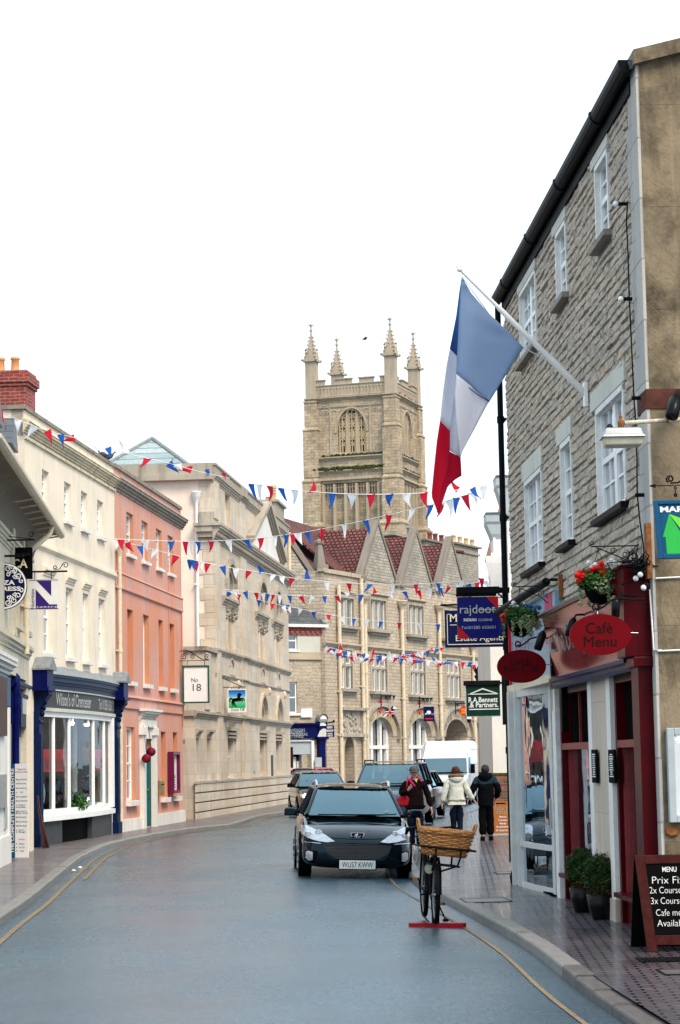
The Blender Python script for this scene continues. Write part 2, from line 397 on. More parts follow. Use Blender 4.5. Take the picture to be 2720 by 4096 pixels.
mk('lamp_diffuser',(.42,.4,.3),.2,var=.2)
mk('lamp_metal',(.36,.37,.37),.35,.5,var=.25)
mk('cord',(.72,.72,.72),.7,var=.1)
mk('bulb',(.8,.8,.8),.15,var=.03,spec=.7)
mk('poster',(.6,.63,.66),.3,var=.1,scale=3)
mk('poster_blue',(.02,.05,.3),.3,var=.7,scale=9)
mk('leaf_dark',(.02,.05,.012),.5,var=.6,scale=30)
mk('leaf_green',(.04,.11,.025),.5,var=.5,scale=40)
mk('leaf_pale',(.32,.4,.2),.55,var=.3,scale=60)
mk('twig',(.22,.07,.02),.8,var=.5,scale=30)
mk('soil',(.02,.014,.01),.95,var=.3)
mk('petal_red',(.65,.012,.01),.5,var=.3,scale=40)
mk('petal_white',(.78,.78,.76),.5,var=.1)
mk('petal_blue',(.06,.16,.42),.5,var=.3,scale=40)
mk('pot_black',(.003,.003,.004),.3,var=.2,spec=.15)
mk('wicker_dark',(.20,.085,.025),.6,var=.5,scale=40)
mk('pigeon',(.06,.065,.08),.7,var=.5,scale=40)
mk('tyre',(.004,.004,.004),.8,var=.2,spec=.05)
mk('chrome',(.6,.62,.65),.12,1,var=.05)
mk('alloy',(.32,.33,.35),.3,.8,var=.1)
mk('headlamp',(.5,.53,.56),.08,.35,var=.25,scale=20,spec=1)
mk('lamp_dark',(.06,.065,.07),.1,.2,var=.2)
mk('indicator',(.6,.16,.02),.2,var=.1)
mk('red_lens',(.5,.01,.01),.2,var=.1)
mk('plate',(.78,.78,.74),.4,var=.03)
mk('black_trim',(.003,.003,.003),.6,var=.2,spec=.05)
mk('paint_black',(.003,.005,.007),.09,var=.15,spec=.3,Specular_Tint=(.4,.75,1,1),Coat_Weight=.12,Coat_Roughness=.04)
mk('paint_dark_blue',(.008,.014,.022),.12,var=.15,spec=1.0,Specular_Tint=(.35,.7,1,1),Coat_Weight=.3,Coat_Roughness=.05)
mk('paint_dark_grey',(.02,.021,.022),.2,var=.15,spec=.6,Coat_Weight=1.0,Coat_Roughness=.05)
mk('paint_red',(.4,.006,.012),.2,var=.1,spec=.6,Coat_Weight=1.0,Coat_Roughness=.05)
mk('paint_white',(.80,.82,.82),.3,var=.04,spec=.5,Coat_Weight=.6,Coat_Roughness=.1)
mk('skin',(.52,.3,.22),.6,var=.1,Subsurface_Weight=.05)
mk('jacket_dark',(.007,.004,.005),.85,var=.35,scale=14,bump=.012,bs=14,spec=.03)
mk('jacket_cream',(.50,.50,.43),.8,var=.14,scale=14,bump=.03,bs=11)
mk('jacket_black',(.003,.0035,.005),.85,var=.3,scale=12,bump=.012,bs=14,spec=.03)
mk('jacket_teal',(.014,.028,.04),.85,var=.3,scale=12,bump=.01,bs=14,spec=.03)
mk('jeans',(.006,.009,.022),.85,var=.35,scale=10,bump=.01,bs=14,spec=.03)
mk('trousers_black',(.003,.003,.0035),.9,var=.3,spec=.03)
mk('fur',(.16,.11,.07),1,var=.6,scale=60,bump=.03,bs=80)
mk('hair_red',(.06,.018,.009),.7,var=.5,scale=50,bump=.01)
mk('hair_dark',(.03,.026,.024),.7,var=.5,scale=50,bump=.01)
mk('cap_grey',(.07,.075,.08),.9,var=.3,scale=40)
mk('scarf_pink',(.3,.012,.08),.8,var=.4,scale=30)
mk('lime',(.35,.5,.06),.8,var=.2)
mk('bag_red',(.26,.008,.015),.45,var=.2)
mk('shoe_grey',(.3,.29,.27),.8,var=.4,scale=40)
mk('lip',(.3,.06,.06),.6,var=.1)
mk('eye_dark',(.02,.015,.015),.4,var=.1)
def mk_cloth(name,c,trans=.45):
 t=NT(name);t.fin(c,.8,0,.2)
 tr=t.n('ShaderNodeBsdfTranslucent');tr.inputs[0].default_value=rgba(c)
 mx=t.n('ShaderNodeMixShader');mx.inputs[0].default_value=trans
 out=t.t.nodes['Material Output'];t.l(t.b.outputs[0],mx.inputs[1]);t.l(tr.outputs[0],mx.inputs[2]);t.l(mx.outputs[0],out.inputs[0])
 nm=t.bump(t.noise(t.ob,90,3),.3,.003);t.l(nm,t.b.inputs['Normal'])
mk_cloth('cloth_red',(.62,.015,.045));mk_cloth('cloth_blue',(.02,.11,.45));mk_cloth('cloth_white',(.78,.8,.84))
mk_cloth('flag_blue',(.03,.11,.32),.4);mk_cloth('flag_blue_backlit',(.36,.48,.66),.6);mk_cloth('flag_white',(.8,.8,.86),.5);mk_cloth('flag_red',(.68,.01,.05),.5);mk_cloth('seam',(.01,.02,.07),.1)  # paler blue is the same cloth with backlight put into its colour
def mk_glass(name,tint,refl=.25,opaque=.0,rough=.02,base=(.02,.025,.03),gtint=(.85,.92,1),fm=1.2):
 """window glass: see-through with a mirror coat; 'opaque' lays a dark body behind it"""
 t=NT(name);tr=t.n('ShaderNodeBsdfTransparent');tr.inputs[0].default_value=rgba(tint)
 gl=t.n('ShaderNodeBsdfGlossy');gl.inputs['Roughness'].default_value=rough;gl.inputs[0].default_value=(*gtint,1)
 nm=t.bump(t.noise(t.ob,1.4,2),.25,.02);t.l(nm,gl.inputs['Normal'])
 t.fin(base,.1,0,.5)
 m1=t.n('ShaderNodeMixShader');m1.inputs[0].default_value=opaque;t.l(tr.outputs[0],m1.inputs[1]);t.l(t.b.outputs[0],m1.inputs[2])
 fr=t.n('ShaderNodeFresnel');fr.inputs[0].default_value=1.5
 ma=t.n('ShaderNodeMath',operation='MULTIPLY_ADD');ma.use_clamp=True;t.l(fr.outputs[0],ma.inputs[0]);ma.inputs[1].default_value=fm;ma.inputs[2].default_value=refl
 m2=t.n('ShaderNodeMixShader');t.l(ma.outputs[0],m2.inputs[0]);t.l(m1.outputs[0],m2.inputs[1]);t.l(gl.outputs[0],m2.inputs[2])
 t.l(m2.outputs[0],t.t.nodes['Material Output'].inputs[0])
mk_glass('pane',(.5,.5,.5),.12,1.0)
mk_glass('leaded_pane',(.5,.5,.5),.3,1.0,.1,(.09,.11,.11))
mk_glass('shop_glass',(.85,.9,.9),.05,0,fm=.45)
mk_glass('mirror_glass',(.5,.6,.6),.34,.25,.02,(.03,.05,.06))
mk_glass('car_glass',(.5,.56,.56),.2,.3,.03,(.02,.035,.045),(.42,.66,.76))
def emis(name,c,s):
 t=NT(name);t.fin(c,.3);t.b.inputs['Emission Color'].default_value=rgba(c);t.b.inputs['Emission Strength'].default_value=s
emis('spot_light',(1,.95,.85),6);emis('beam',(1,.93,.82),9);emis('tube_light',(.9,.95,1),3)
# wet asphalt
t=NT('asphalt')
col=t.ramp(t.noise(t.ob,55,6,.75),.3,.72,(.015,.036,.052),(.05,.09,.117))
col=t.mix(1.0,col,t.ramp(t.noise(t.mapv(t.ob,(26,7,1)),1.0,5,.8),.34,.66,(.5,.53,.56),(1.6,1.58,1.56)),'MULTIPLY')
col=t.mix(1.0,col,t.ramp(t.noise(t.ob,.45,4,.5,.6),.3,.7,(.78,.8,.82),(1.2,1.2,1.2)),'MULTIPLY')
vo=t.n('ShaderNodeTexVoronoi');vo.inputs['Scale'].default_value=110;t.l(t.ob,vo.inputs['Vector'])
col=t.mix(1.0,col,t.ramp(t.noise(t.ob,16,5,.8),.3,.7,(.84,.85,.86),(1.18,1.16,1.14)),'MULTIPLY')
nm=t.bump(vo.outputs['Distance'],.5,.004);nm=t.bump(t.noise(t.mapv(t.ob,(1,.5,1)),1.2,2),.2,.006,nm)
ro=t.ramp(t.noise(t.mapv(t.ob,(.8,.3,1)),.9,5,.6),.35,.7,(.2,.2,.2),(.34,.34,.34))
nm=t.bump(t.noise(t.mapv(t.ob,(14,5,1)),1.0,4,.7),.45,.008,nm)
t.fin(col,ro,0,.9,nm,Specular_Tint=(.5,.8,1,1))
sp=t.ramp(t.noise(t.mapv(t.ob,(22,6,1)),1.0,5,.8),.36,.64,(.3,.3,.3),(1,1,1));t.l(sp,t.b.inputs['Specular IOR Level'])
def mk_paving(name,c1,c2,mortar,w,h,ms,r0,r1):
 t=NT(name)
 br=t.n('ShaderNodeTexBrick');br.inputs['Scale'].default_value=1;br.inputs['Brick Width'].default_value=w;br.inputs['Row Height'].default_value=h
 br.inputs['Mortar Size'].default_value=ms;br.inputs['Mortar Smooth'].default_value=.2
 br.inputs['Color1'].default_value=rgba(c1);br.inputs['Color2'].default_value=rgba(c2);br.inputs['Mortar'].default_value=rgba(mortar)
 t.l(t.mapv(t.ob,rot=(0,0,.05)),br.inputs['Vector'])
 col=t.mix(1.0,br.outputs['Color'],t.ramp(t.noise(t.ob,.7,5),.3,.7,(.7,.7,.72),(1.25,1.22,1.2)),'MULTIPLY')
 inv=t.n('ShaderNodeInvert');t.l(br.outputs['Fac'],inv.inputs['Color'])
 nm=t.bump(t.noise(t.ob,30,3),.3,.003);nm=t.bump(inv.outputs[0],.9,.012,nm)
 ro=t.mix(br.outputs['Fac'],t.ramp(t.noise(t.ob,1.1,5),.35,.65,(r0,)*3,(r1,)*3),(.12,.12,.12))
 t.fin(col,ro,0,.9,nm,Specular_Tint=(.55,.8,1,1))
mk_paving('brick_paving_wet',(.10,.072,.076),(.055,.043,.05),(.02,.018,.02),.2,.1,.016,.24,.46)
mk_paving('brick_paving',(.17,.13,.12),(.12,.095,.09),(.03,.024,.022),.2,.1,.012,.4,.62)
mk('kerb_stone',(.2,.19,.175),.38,var=.25,scale=7,bump=.006)
mk('kerb_stone_dark',(.1,.09,.085),.45,var=.3,scale=7,bump=.006)
mk('yellow_line',(.2,.145,.085),.5,var=.45,scale=22)
mk('mortar',(.2,.165,.125),.95,var=.3,scale=12,bump=.02,bs=40)
mk('ground_far',(.09,.09,.085),.8,var=.2,scale=.1)
# rough walling stones of the right-hand building: each stone its own tone
t=NT('rubble')
br=t.n('ShaderNodeTexBrick');br.inputs['Scale'].default_value=1;br.inputs['Brick Width'].default_value=.45;br.inputs['Row Height'].default_value=.107;br.inputs['Mortar Size'].default_value=0
br.inputs['Color1'].default_value=(.6,.49,.37,1);br.inputs['Color2'].default_value=(.45,.41,.35,1);t.l(t.uv,br.inputs['Vector'])
col=t.mix(1.0,br.outputs['Color'],t.ramp(t.noise(t.ob,8,7,.7),.25,.75,(.6,.6,.62),(1.35,1.32,1.3)),'MULTIPLY')
col=t.mix(t.ramp(t.noise(t.ob,2.6,4),.55,.75),col,(.36,.34,.31))
col=t.mix(t.ramp(t.noise(t.ob,14,4),.6,.7),col,(.07,.06,.05))
nm=t.bump(t.noise(t.ob,16,8,.75),1.0,.03)
t.fin(col,.9,0,.25,nm)
mk_plaster('dark_stone_coping',(.23,.2,.165),(.07,.065,.05),.7)
mk_plaster('house_white',(.74,.75,.75),(.5,.5,.5),.3)
mk_plaster('cream_wall',(.74,.69,.61),(.5,.46,.4),.3)
t=NT('grille_mesh');vo=t.n('ShaderNodeTexVoronoi');vo.inputs['Scale'].default_value=90;t.l(t.ob,vo.inputs['Vector']);c_=t.ramp(vo.outputs['Distance'],.25,.5,(.012,.012,.012),(.05,.05,.05));t.fin(c_,.4,0,.4,t.bump(vo.outputs['Distance'],.8,.006))
mk('road_tar',(.028,.034,.038),.6,var=.3)
mk('wicker_light',(.42,.2,.075),.5,var=.4,scale=30);mk('stand_red',(.26,.006,.012),.35,var=.2)
mk('grey_white',(.56,.56,.53),.4,var=.1)
mk('pot_red',(.2,.07,.05),.8,var=.2)
mk_plaster('tower_ochre',(.56,.42,.24),(.3,.25,.18),.5)
mk('grille_grey',(.07,.072,.075),.4,.3,var=.1)
# ---------------------------------------------------------------- setting: ground, road, pavements, kerbs, markings
def interp(tab,y):
 if y<=tab[0][0]:return tab[0][1]
 for(y0,x0),(y1,x1)in zip(tab,tab[1:]):
  if y<=y1:return x0+(x1-x0)*(y-y0)/(y1-y0)
 return tab[-1][1]
TL=[(-20,-3.0),(10,-3.3),(20,-3.75),(27.1,-4.2),(30,-4.33),(37.7,-4.85),(44.4,-5.3),(51.3,-5.46),(57.3,-5.0),(62.8,-4.2),(64.3,-3.35),(69,-3.13),(74.7,-2.94),(81,-2.05),(88,-.9),(95,.4),(101,2),(107,4.6),(114,8),(124,13)]
TR=[(-20,2.6),(10,2.15),(15.1,2.02),(17.7,1.88),(21.5,1.82),(23.7,1.7),(26.4,1.51),(29.5,1.3),(31.9,1.1),(35.3,.99),(40,1.02),(47,1.3),(56,2.1),(66,3.1),(76,4.3),(88,6.6),(98,9.6),(108,13.2),(124,19)]
def sm(tab,y,h=1.6):return sum(interp(tab,y+k*h/2)*w for k,w in((-2,.1),(-1,.25),(0,.3),(1,.25),(2,.1)))
XL=lambda y:sm(TL,y)
XR=lambda y:sm(TR,y)
def road_z(x,y):
 t=(x-XL(y))/(XR(y)-XL(y));return .075*(1-(2*t-1)**2)if 0<=t<=1 else 0
YS=[-20+i*1.0 for i in range(146)]
m=MB();m.box(-700,700,-300,1500,-.2,-.1);tag(m.build('ground','ground_far'),kind='structure')
m=MB()
def rd(u,v):
 y=-20+v*145;x0,x1=XL(y)-.06,XR(y)+.06;x=x0+(x1-x0)*u;return(x,y,road_z(x,y)-.004)
m.grid(rd,16,145);tag(m.build('road','asphalt'),kind='structure')
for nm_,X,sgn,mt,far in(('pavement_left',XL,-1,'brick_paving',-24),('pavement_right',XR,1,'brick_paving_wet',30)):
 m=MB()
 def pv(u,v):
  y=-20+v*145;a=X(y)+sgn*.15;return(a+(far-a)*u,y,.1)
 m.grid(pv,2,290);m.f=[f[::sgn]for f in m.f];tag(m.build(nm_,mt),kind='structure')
def kerb(name,X,sgn,mats):
 m=MB();y=-20.0;rnd=random.Random(3)
 while y<122:
  L=.92*rnd.uniform(.9,1.1);a,b=y+.004,y+L-.004
  top=.1+rnd.uniform(-.004,.004);mi=0
  if sgn>0 and y<19:top=.104-.035*min(1,(19-y)/3);mi=1
  xa,xb=X(a),X(b)
  prof=[(-.001,-.06),(-.001,top-.02),(.008,top-.006),(.022,top+.004),(.17,top+.004),(.17,-.06)]
  r0=[(xa+sgn*p,a,q)for p,q in prof];r1=[(xb+sgn*p,b,q)for p,q in prof]
  if sgn>0:m.ring([r0,r1],m=mi,sm=False)
  else:m.ring([r0[::-1],r1[::-1]],m=mi,sm=False)
  y+=L
 tag(m.build(name,mats),kind='structure')
kerb('kerb_left',XL,-1,['kerb_stone','kerb_stone_dark']);kerb('kerb_right',XR,1,['kerb_stone','kerb_stone_dark'])
def stripe(name,fx,y0,y1,w,mt,dz=.003,step=.5,seed=1):
 m=MB();n=int((y1-y0)/step);r=random.Random(seed)
 for i in range(n):
  a,b=y0+i*step,y0+(i+1)*step
  q=[(fx(a)-w/2,a),(fx(a)+w/2,a),(fx(b)+w/2,b),(fx(b)-w/2,b)]
  m.add([(x,y,road_z(x,y)+dz)for x,y in q],[(0,1,2,3)])
 tag(m.build(name,mt),kind='structure')
stripe('yellow_line',lambda y:XR(y)-.31,3,60,.045,'yellow_line')
stripe('yellow_line',lambda y:XL(y)+.26,3,94,.075,'yellow_line')
stripe('yellow_line',lambda y:XL(y)+.46,36.5,94,.075,'yellow_line')
# covers and gratings set in the pavement
def cover(name,label,x,y,w,l,rz,z=.1,bars=0,mat='kerb_stone_dark'):
 t=thing(name,label,'drain grating' if bars else 'access cover',TM(x,y,z,rz))
 m=MB()
 if bars:
  m.box(-w/2,w/2,-l/2,l/2,.001,.004);m.build('frame','black_board',t)
  m=MB()
  for i in range(bars):a=-w/2+w*(i+.5)/bars;m.box(a-w/bars*.28,a+w/bars*.28,-l/2+.02,l/2-.02,.004,.012)
  m.build('bars','iron_black',t)
 else:
  m.box(-w/2,w/2,-l/2,l/2,.001,.006);m.build('lid',mat,t)
  m=MB()
  for a,b,c,d in((-w/2-.02,w/2+.02,-l/2-.02,-l/2),(-w/2-.02,w/2+.02,l/2,l/2+.02),(-w/2-.02,-w/2,-l/2,l/2),(w/2,w/2+.02,-l/2,l/2)):m.box(a,b,c,d,.001,.009)
  m.build('frame','iron_black',t)
g=gp(*RQ(1450,1520),.1);cover('drain_grating','black barred drain grating in the paving below the chalkboard',g.x+.1,g.y,.62,.42,.02,bars=16)
g=gp(*RQ(310,1135),.1);cover('access_cover','pale wet rectangular cover in the paving behind the kerb near the bicycle',g.x,g.y,.55,.75,.05,mat='kerb_stone')
g=gp(*RQ(440,958),.1);cover('access_cover','small pale cover in the paving at the foot of the black downpipe',g.x,g.y,.28,.5,.05,mat='kerb_stone')
g=gp(*RQ(1530,1600),.1);cover('access_cover','dark rectangular cover in the wet brick paving nearest the camera',g.x+.15,g.y,.5,.42,.02)
for p,lab in((RC(578,1735),'crumpled white scrap of paper by the left kerb, the flatter one'),(RC(625,1710),'crumpled white scrap of paper by the left kerb, the upright one')):
 g=gp(*p,.02);m=MB();r=random.Random(int(p[0]*9))
 m.ball((g.x,g.y,.03),.045,.03,.02,7,4);m.v=[(x+r.uniform(-.012,.012),y+r.uniform(-.01,.01),z+r.uniform(-.008,.012))for x,y,z in m.v]
 tag(m.build('paper_scrap','board_white'),lab,'litter')
# ---------------------------------------------------------------- window helper
def window(parent,s0,s1,z0,z1,d,cols=2,rows=2,sill=None,frame='white_gloss',pane='pane',bar=.03,fr=.07,meet=True,sash=True,sillmat='sill_white',name='window',arch_rise=0,d0=0.0,label=None):
 """sash window set back d in its opening; frame mesh > pane, sill"""
 m=MB();D=.05
 z1r=z1-arch_rise
 m.box(s0,s0+fr,d,d+D,z0,z1r);m.box(s1-fr,s1,d,d+D,z0,z1r);m.box(s0+fr,s1-fr,d,d+D,z0,z0+fr)
 if arch_rise:archring(m,s0+fr,s1-fr,z1r,arch_rise-fr,fr,d,d+D)
 else:m.box(s0+fr,s1-fr,d,d+D,z1-fr,z1)
 a,b,c,e=s0+fr,s1-fr,z0+fr,z1-fr*.6
 if sash:mid=(c+e)/2;m.box(a,b,d+.004,d+D,mid-.03,mid+.03)
 for i in range(1,cols):x=a+(b-a)*i/cols;m.box(x-bar/2,x+bar/2,d+.012,d+D-.004,c,e)
 for j in range(1,rows):
  z=c+(e-c)*j/rows
  if sash and abs(j/rows-.5)<.01:continue
  m.box(a,b,d+.014,d+D-.006,z-bar/2,z+bar/2)
 o=m.build(name,frame,parent,label)
 p=MB()
 if arch_rise:p.poly([(s0+fr,d+.035,z0+fr),(s1-fr,d+.035,z0+fr)]+[(x,d+.035,z)for x,z in arch(s0+fr,s1-fr,z1r,arch_rise-fr)[::-1]])
 else:p.poly([(s0+fr,d+.035,z0+fr),(s1-fr,d+.035,z0+fr),(s1-fr,d+.035,z1-fr),(s0+fr,d+.035,z1-fr)])
 p.build('pane',pane,o)
 if sill:
  q=MB();q.box(s0-sill[0],s1+sill[0],d0-sill[1],d0+.02+d*.9,z0-sill[2],z0-.003);q.build('sill',sillmat,o,bevel=.006)
 return o
def downpipe(parent,s,z0,z1,d,r,mat,hopper=True,joints=(),off=.0,shoe=False,name='downpipe'):
 m=MB();m.tube([(s,d,z0),(s,d,z1)],r,10)
 for z in joints:m.tube([(s,d,z-.05),(s,d,z+.05)],r*1.28,10);m.box(s-r*2.1,s+r*2.1,d+r*.6,d+r*1.7,z-.02,z+.02)
 if shoe:m.tube([(s,d,z0+.05),(s,d-.12,z0-.06)],r,10)
 o=m.build(name,mat,parent)
 if hopper:
  h=MB();h.lathe([(r*1.1,z1-.12),(r*1.3,z1-.05),(r*2.6,z1+.12),(r*2.9,z1+.14),(r*2.9,z1+.26),(r*3.2,z1+.28),(r*3.2,z1+.32),(r*.5,z1+.32)],(s,d,0),12);h.build('hopper',mat,o)
 return o
def chimney_pots(parent,pts,mat,h=.6,r=.13,bands=False):
 for x,y,z in pts:
  m=MB();pr=[(r*1.05,0),(r*1.12,.05),(r*.98,.08),(r*.86,h*.8),(r*1.05,h*.84),(r*1.1,h*.9),(r*.95,h),(r*.7,h),(r*.7,h-.1)]
  if bands:pr=[(r,0),(r,h*.45)]+[q for i in range(4)for q in((r*1.25,h*(.48+i*.13)),(r*1.25,h*(.54+i*.13)),(r*.85,h*(.55+i*.13)),(r*.85,h*(.60+i*.13)))]
  m.lathe(pr,(x,y,z),14);m.build('chimney_pot',mat,parent)
# ---------------------------------------------------------------- yellow house with the drapery shop
yh=thing('town_house','pale yellow rendered house with red brick chimney above the blue bowed shopfront','building',FL.M)
top_w=[(-8.67,-7.97),(-6.36,-5.62),(-4.48,-3.74),(-2.54,-1.78)]
mid_w=[(-8.55,-7.65),(-6.22,-5.44),(-4.34,-3.65),(-2.43,-1.65)]
holes=[(a,b,7.75,8.68)for a,b in top_w]+[(a,b,4.46,6.14)for a,b in mid_w]+[(-9.05,-1.15,.15,3.1)]
m=MB();m.wall(-10.35,-.32,0.0,9.2,holes,0,.17)
m.box(-10.35,-.32,.02,.3,9.2,9.8)
m.add([(-10.35,0,0),(-10.35,8,0),(-10.35,8,9.8),(-10.35,0,9.8)],[(3,2,1,0)])
m.build('wall','yellow_render',yh)
m=MB();m.mould([(0.0,9.12),(-.05,9.14),(-.05,9.2),(0,9.22)],-10.37,-.32)
m.cornice(-10.5,-.2,9.27,9.5,.15);m.mould([(0.02,9.5),(-.17,9.5),(-.15,9.53),(.02,9.6)],-10.5,-.2);m.build('cornice','yellow_trim',yh)
m=MB();m.box(-10.4,-.3,-.03,.34,9.8,9.88);m.box(-10.42,-10.2,-.035,7,9.8,9.885);m.build('coping','dark_cornice',yh)
m=MB();m.box(-10.35,-.32,-.05,0,6.83,6.97);m.mould([(0,6.78),(-.075,6.86),(-.075,6.92),(0,6.9)],-10.35,-.32);m.build('string_course','yellow_render',yh)
for a,b in top_w:window(yh,a+.0,b,7.75,8.68,.1,2,4,(.07,.09,.1))
for a,b in mid_w:
 o=window(yh,a,b,4.46,6.14,.1,2,4,(.07,.1,.1))
 q=MB();q.cornice(a-.08,b+.08,6.24,6.42,.1,steps=3);q.build('hood','yellow_render',o)
m=MB();m.box(-10.3,-.4,1.2,9,8.6,9.4);m.build('roof','slate',yh)
_c=FL.s(RA(278,470),.08);m=MB();m.box(_c-.9,_c,.08,2.2,8.8,10.42);m.box(_c-.94,_c+.04,.04,2.24,10.42,10.5);m.box(_c-.98,_c+.08,.0,2.3,10.5,10.68);m.box(_c-.92,_c+.02,.06,2.2,10.68,10.78)
ch=m.build('chimney','red_brick',yh)
chimney_pots(ch,[(_c-.45,FRd,10.78)for FRd in(.44,.78,1.5)],'terracotta',.38,.1)
# the pots stand at the photographed places along the stack
m=MB();m.box(-3.9,-2.4,2.2,3.0,9.0,10.05);m.cornice(-4.0,-2.3,10.05,10.28,.12,2.2,3);m.box(-4.02,-2.28,2.1,3.1,10.28,10.34);ch=m.build('chimney','white_plaster',yh)
m=MB();m.ring([[(-4.0,2.1,10.34),(-2.3,2.1,10.34),(-2.3,3.1,10.34),(-4,3.1,10.34)],[(-3.4,2.5,10.6),(-2.9,2.5,10.6),(-2.9,2.7,10.6),(-3.4,2.7,10.6)]],sm=False);m.build('capping','moss',ch);chimney_pots(ch,[(-3.25,2.6,10.56)],'terracotta',.2,.14)
downpipe(yh,-.17,.3,7.55,-.1,.055,'pipe_cream',True,(6.6,4.9,3.9))
# draper's shopfront: a part of the house
sf=thing('shopfront',None,'x');del sf['category'];del sf['label'];sf.parent=yh;sf['label']='bowed blue shopfront with white glazing bars and grey sign board'
BOW=lambda s:-.03-.16*math.sin(PI*(s+9.1)/8.1)
def bowbar(m,s0,s1,d,z0,z1,t=.05,n=14,mi=None):
 for i in range(n):
  a,b=s0+(s1-s0)*i/n,s0+(s1-s0)*(i+1)/n
  P=[(a,BOW(a)+d),(b,BOW(b)+d),(b,BOW(b)+d+t),(a,BOW(a)+d+t)]
  m.ring([[(p[0],p[1],z0)for p in P],[(p[0],p[1],z1)for p in P]],m=mi,sm=False)
m=MB();bowbar(m,-9.0,-1.15,-.0,.76,.9,.2);bowbar(m,-9.1,-1.05,-.09,.64,.76,.3);bowbar(m,-9.0,-1.2,-.03,3.0,3.15,.2)
for s in(-8.95,-7.95,-6.6,-3.95,-2.35,-1.25):m.tube([(s,BOW(s)+.03,.9),(s,BOW(s)+.03,3.02)],.05,8)
m.box(-1.35,-1.12,-.12,0,.8,3.1);m.build('glazing_frame','white_gloss',sf)
m=MB();n=16
for i in range(n):
 a,b=-8.95+7.7*i/n,-8.95+7.7*(i+1)/n;m.add([(a,BOW(a)+.05,.9),(b,BOW(b)+.05,.9),(b,BOW(b)+.05,3.02),(a,BOW(a)+.05,3.02)],[(0,1,2,3)])
m.build('pane','shop_glass',sf)
m=MB();bowbar(m,-9.0,-7.3,.0,.1,.64,.2);bowbar(m,-7.3,-4.2,.12,.1,.64,.1,mi=1);bowbar(m,-4.2,-1.1,.0,.1,.64,.2);m.build('stall_riser',['dark_grey_paint','black_board'],sf)
m=MB();bowbar(m,-8.85,-.95,-.06,3.18,3.6,.06,mi=0);bowbar(m,-8.95,-.9,-.09,3.12,3.2,.1,mi=1);bowbar(m,-8.95,-.9,-.09,3.6,3.64,.1,mi=1);fa=m.build('fascia',['dark_grey_paint','lintel_render'],sf)
def bowtext(m,txt,sc,z,size,width,d=-.065,bold=.01):
 v,f=text_verts(txt,size,bold=bold,width=width)
 m.add([(sc+x,BOW(sc+x)+d,z+y)for x,y,_ in v],f,None,False)
m=MB();bowtext(m,"Wilson's of Cirencester",-6.3,3.42,.42,3.4);bowtext(m,'Tel: 01285 658012',-2.35,3.4,.36,2.5);m.build('lettering','silver_letters',fa)
m=MB()
for k,(o,z0,z1)in enumerate(((-.1,3.64,3.74),(-.13,3.74,3.8),(-.17,3.8,3.9),(-.2,3.9,3.97))):bowbar(m,-8.7,-.5,o,z0,z1,.3-o)
m.build('cornice','slate_blue_paint',sf)
m=MB();n=18
for i in range(n):
 a,b=-8.75+8.25*i/n,-8.75+8.25*(i+1)/n;w_=.02*math.sin(i*2.1)
 m.add([(a,BOW(a)-.22,3.96),(b,BOW(b)-.22,3.96),(b,-.0,4.2+w_),(a,-.0,4.2+.02*math.sin((i-1)*2.1))],[(0,1,2,3)])
m.build('lead_roof','lead',sf)
for sx in(-9.35,-.62):
 m=MB();m.box(sx-.2,sx+.2,-.13,0,.1,3.1);m.box(sx-.25,sx+.25,-.17,0,.1,.4);m.box(sx-.13,sx+.13,-.15,-.13,.6,2.6)
 pl=m.build('pilaster','navy_shop',sf,bevel=.01)
 m=MB();m.mould([(0,2.7),(-.09,2.74),(-.13,2.86),(-.1,3.0),(-.14,3.15),(-.22,3.3),(-.3,3.42),(-.33,3.55),(-.31,3.62),(0,3.62)],sx-.16,sx+.16);m.tube([(sx-.18,-.11,2.86),(sx+.18,-.11,2.86)],.06,10);m.tube([(sx-.18,-.25,3.5),(sx+.18,-.25,3.5)],.1,12)
 for k in range(3):m.ball((sx,-.16-.03*k,3.05+k*.13),.1,.05,.07,8,5)
 m.build('bracket','navy_shop',pl)
 m=MB();m.box(sx-.3,sx+.3,-.34,0,3.62,4.02);m.box(sx-.34,sx+.34,-.38,0,3.56,3.64);m.build('block','navy_paint',pl)
 m=MB();m.prism([(sx-.36,4.02),(sx+.36,4.02),(sx+.36,4.06),(sx,4.32),(sx-.36,4.06)],-.41,0);m.build('capping','lead',pl)
# what stands in the window
m=MB();m.box(-9.1,-1.0,2.6,2.65,.1,3.3,0);m.box(-9.1,-9.05,.17,2.6,.1,3.3,0);m.box(-1.15,-1.1,.17,2.6,.1,3.3,1);m.box(-9.1,-1.1,.17,2.6,3.15,3.2,0);m.box(-9.0,-1.2,.0,2.6,.3,.72,1);m.box(-5.9,-5.3,1.0,1.3,.7,2.6,2);m.box(-1.8,-1.7,.3,1.4,.72,2.5,2);m.build('shop_interior',['dark_inside','shop_wall','warm_inside'],sf)
for x,y in((-5.3,.2),(-3.2,.5)):m=MB();m.cyl((x,y,.7),(x,y,3.0),.09,n=12);m.build('column','white_old',sf)
for a,b in((-8.9,-7.98),(-7.9,-6.7),(-3.8,-2.4),(-2.3,-1.4)):
 m=MB()
 zz=1.75;P=[(a,BOW(a)+.1,zz),(b,BOW(b)+.1,zz),(b,BOW(b)+.1,zz+.52),(a,BOW(a)+.1,zz+.52)];m.add(P,[(0,1,2,3)])
 o=m.build('sale_banner','scarlet',sf);v,f=text_verts('sale',.5,width=(b-a)*.9);k=MB();k.add([((a+b)/2+x,BOW((a+b)/2)+.07,zz+.24+y)for x,y,_ in v],f);k.build('lettering','maroon_light',o)
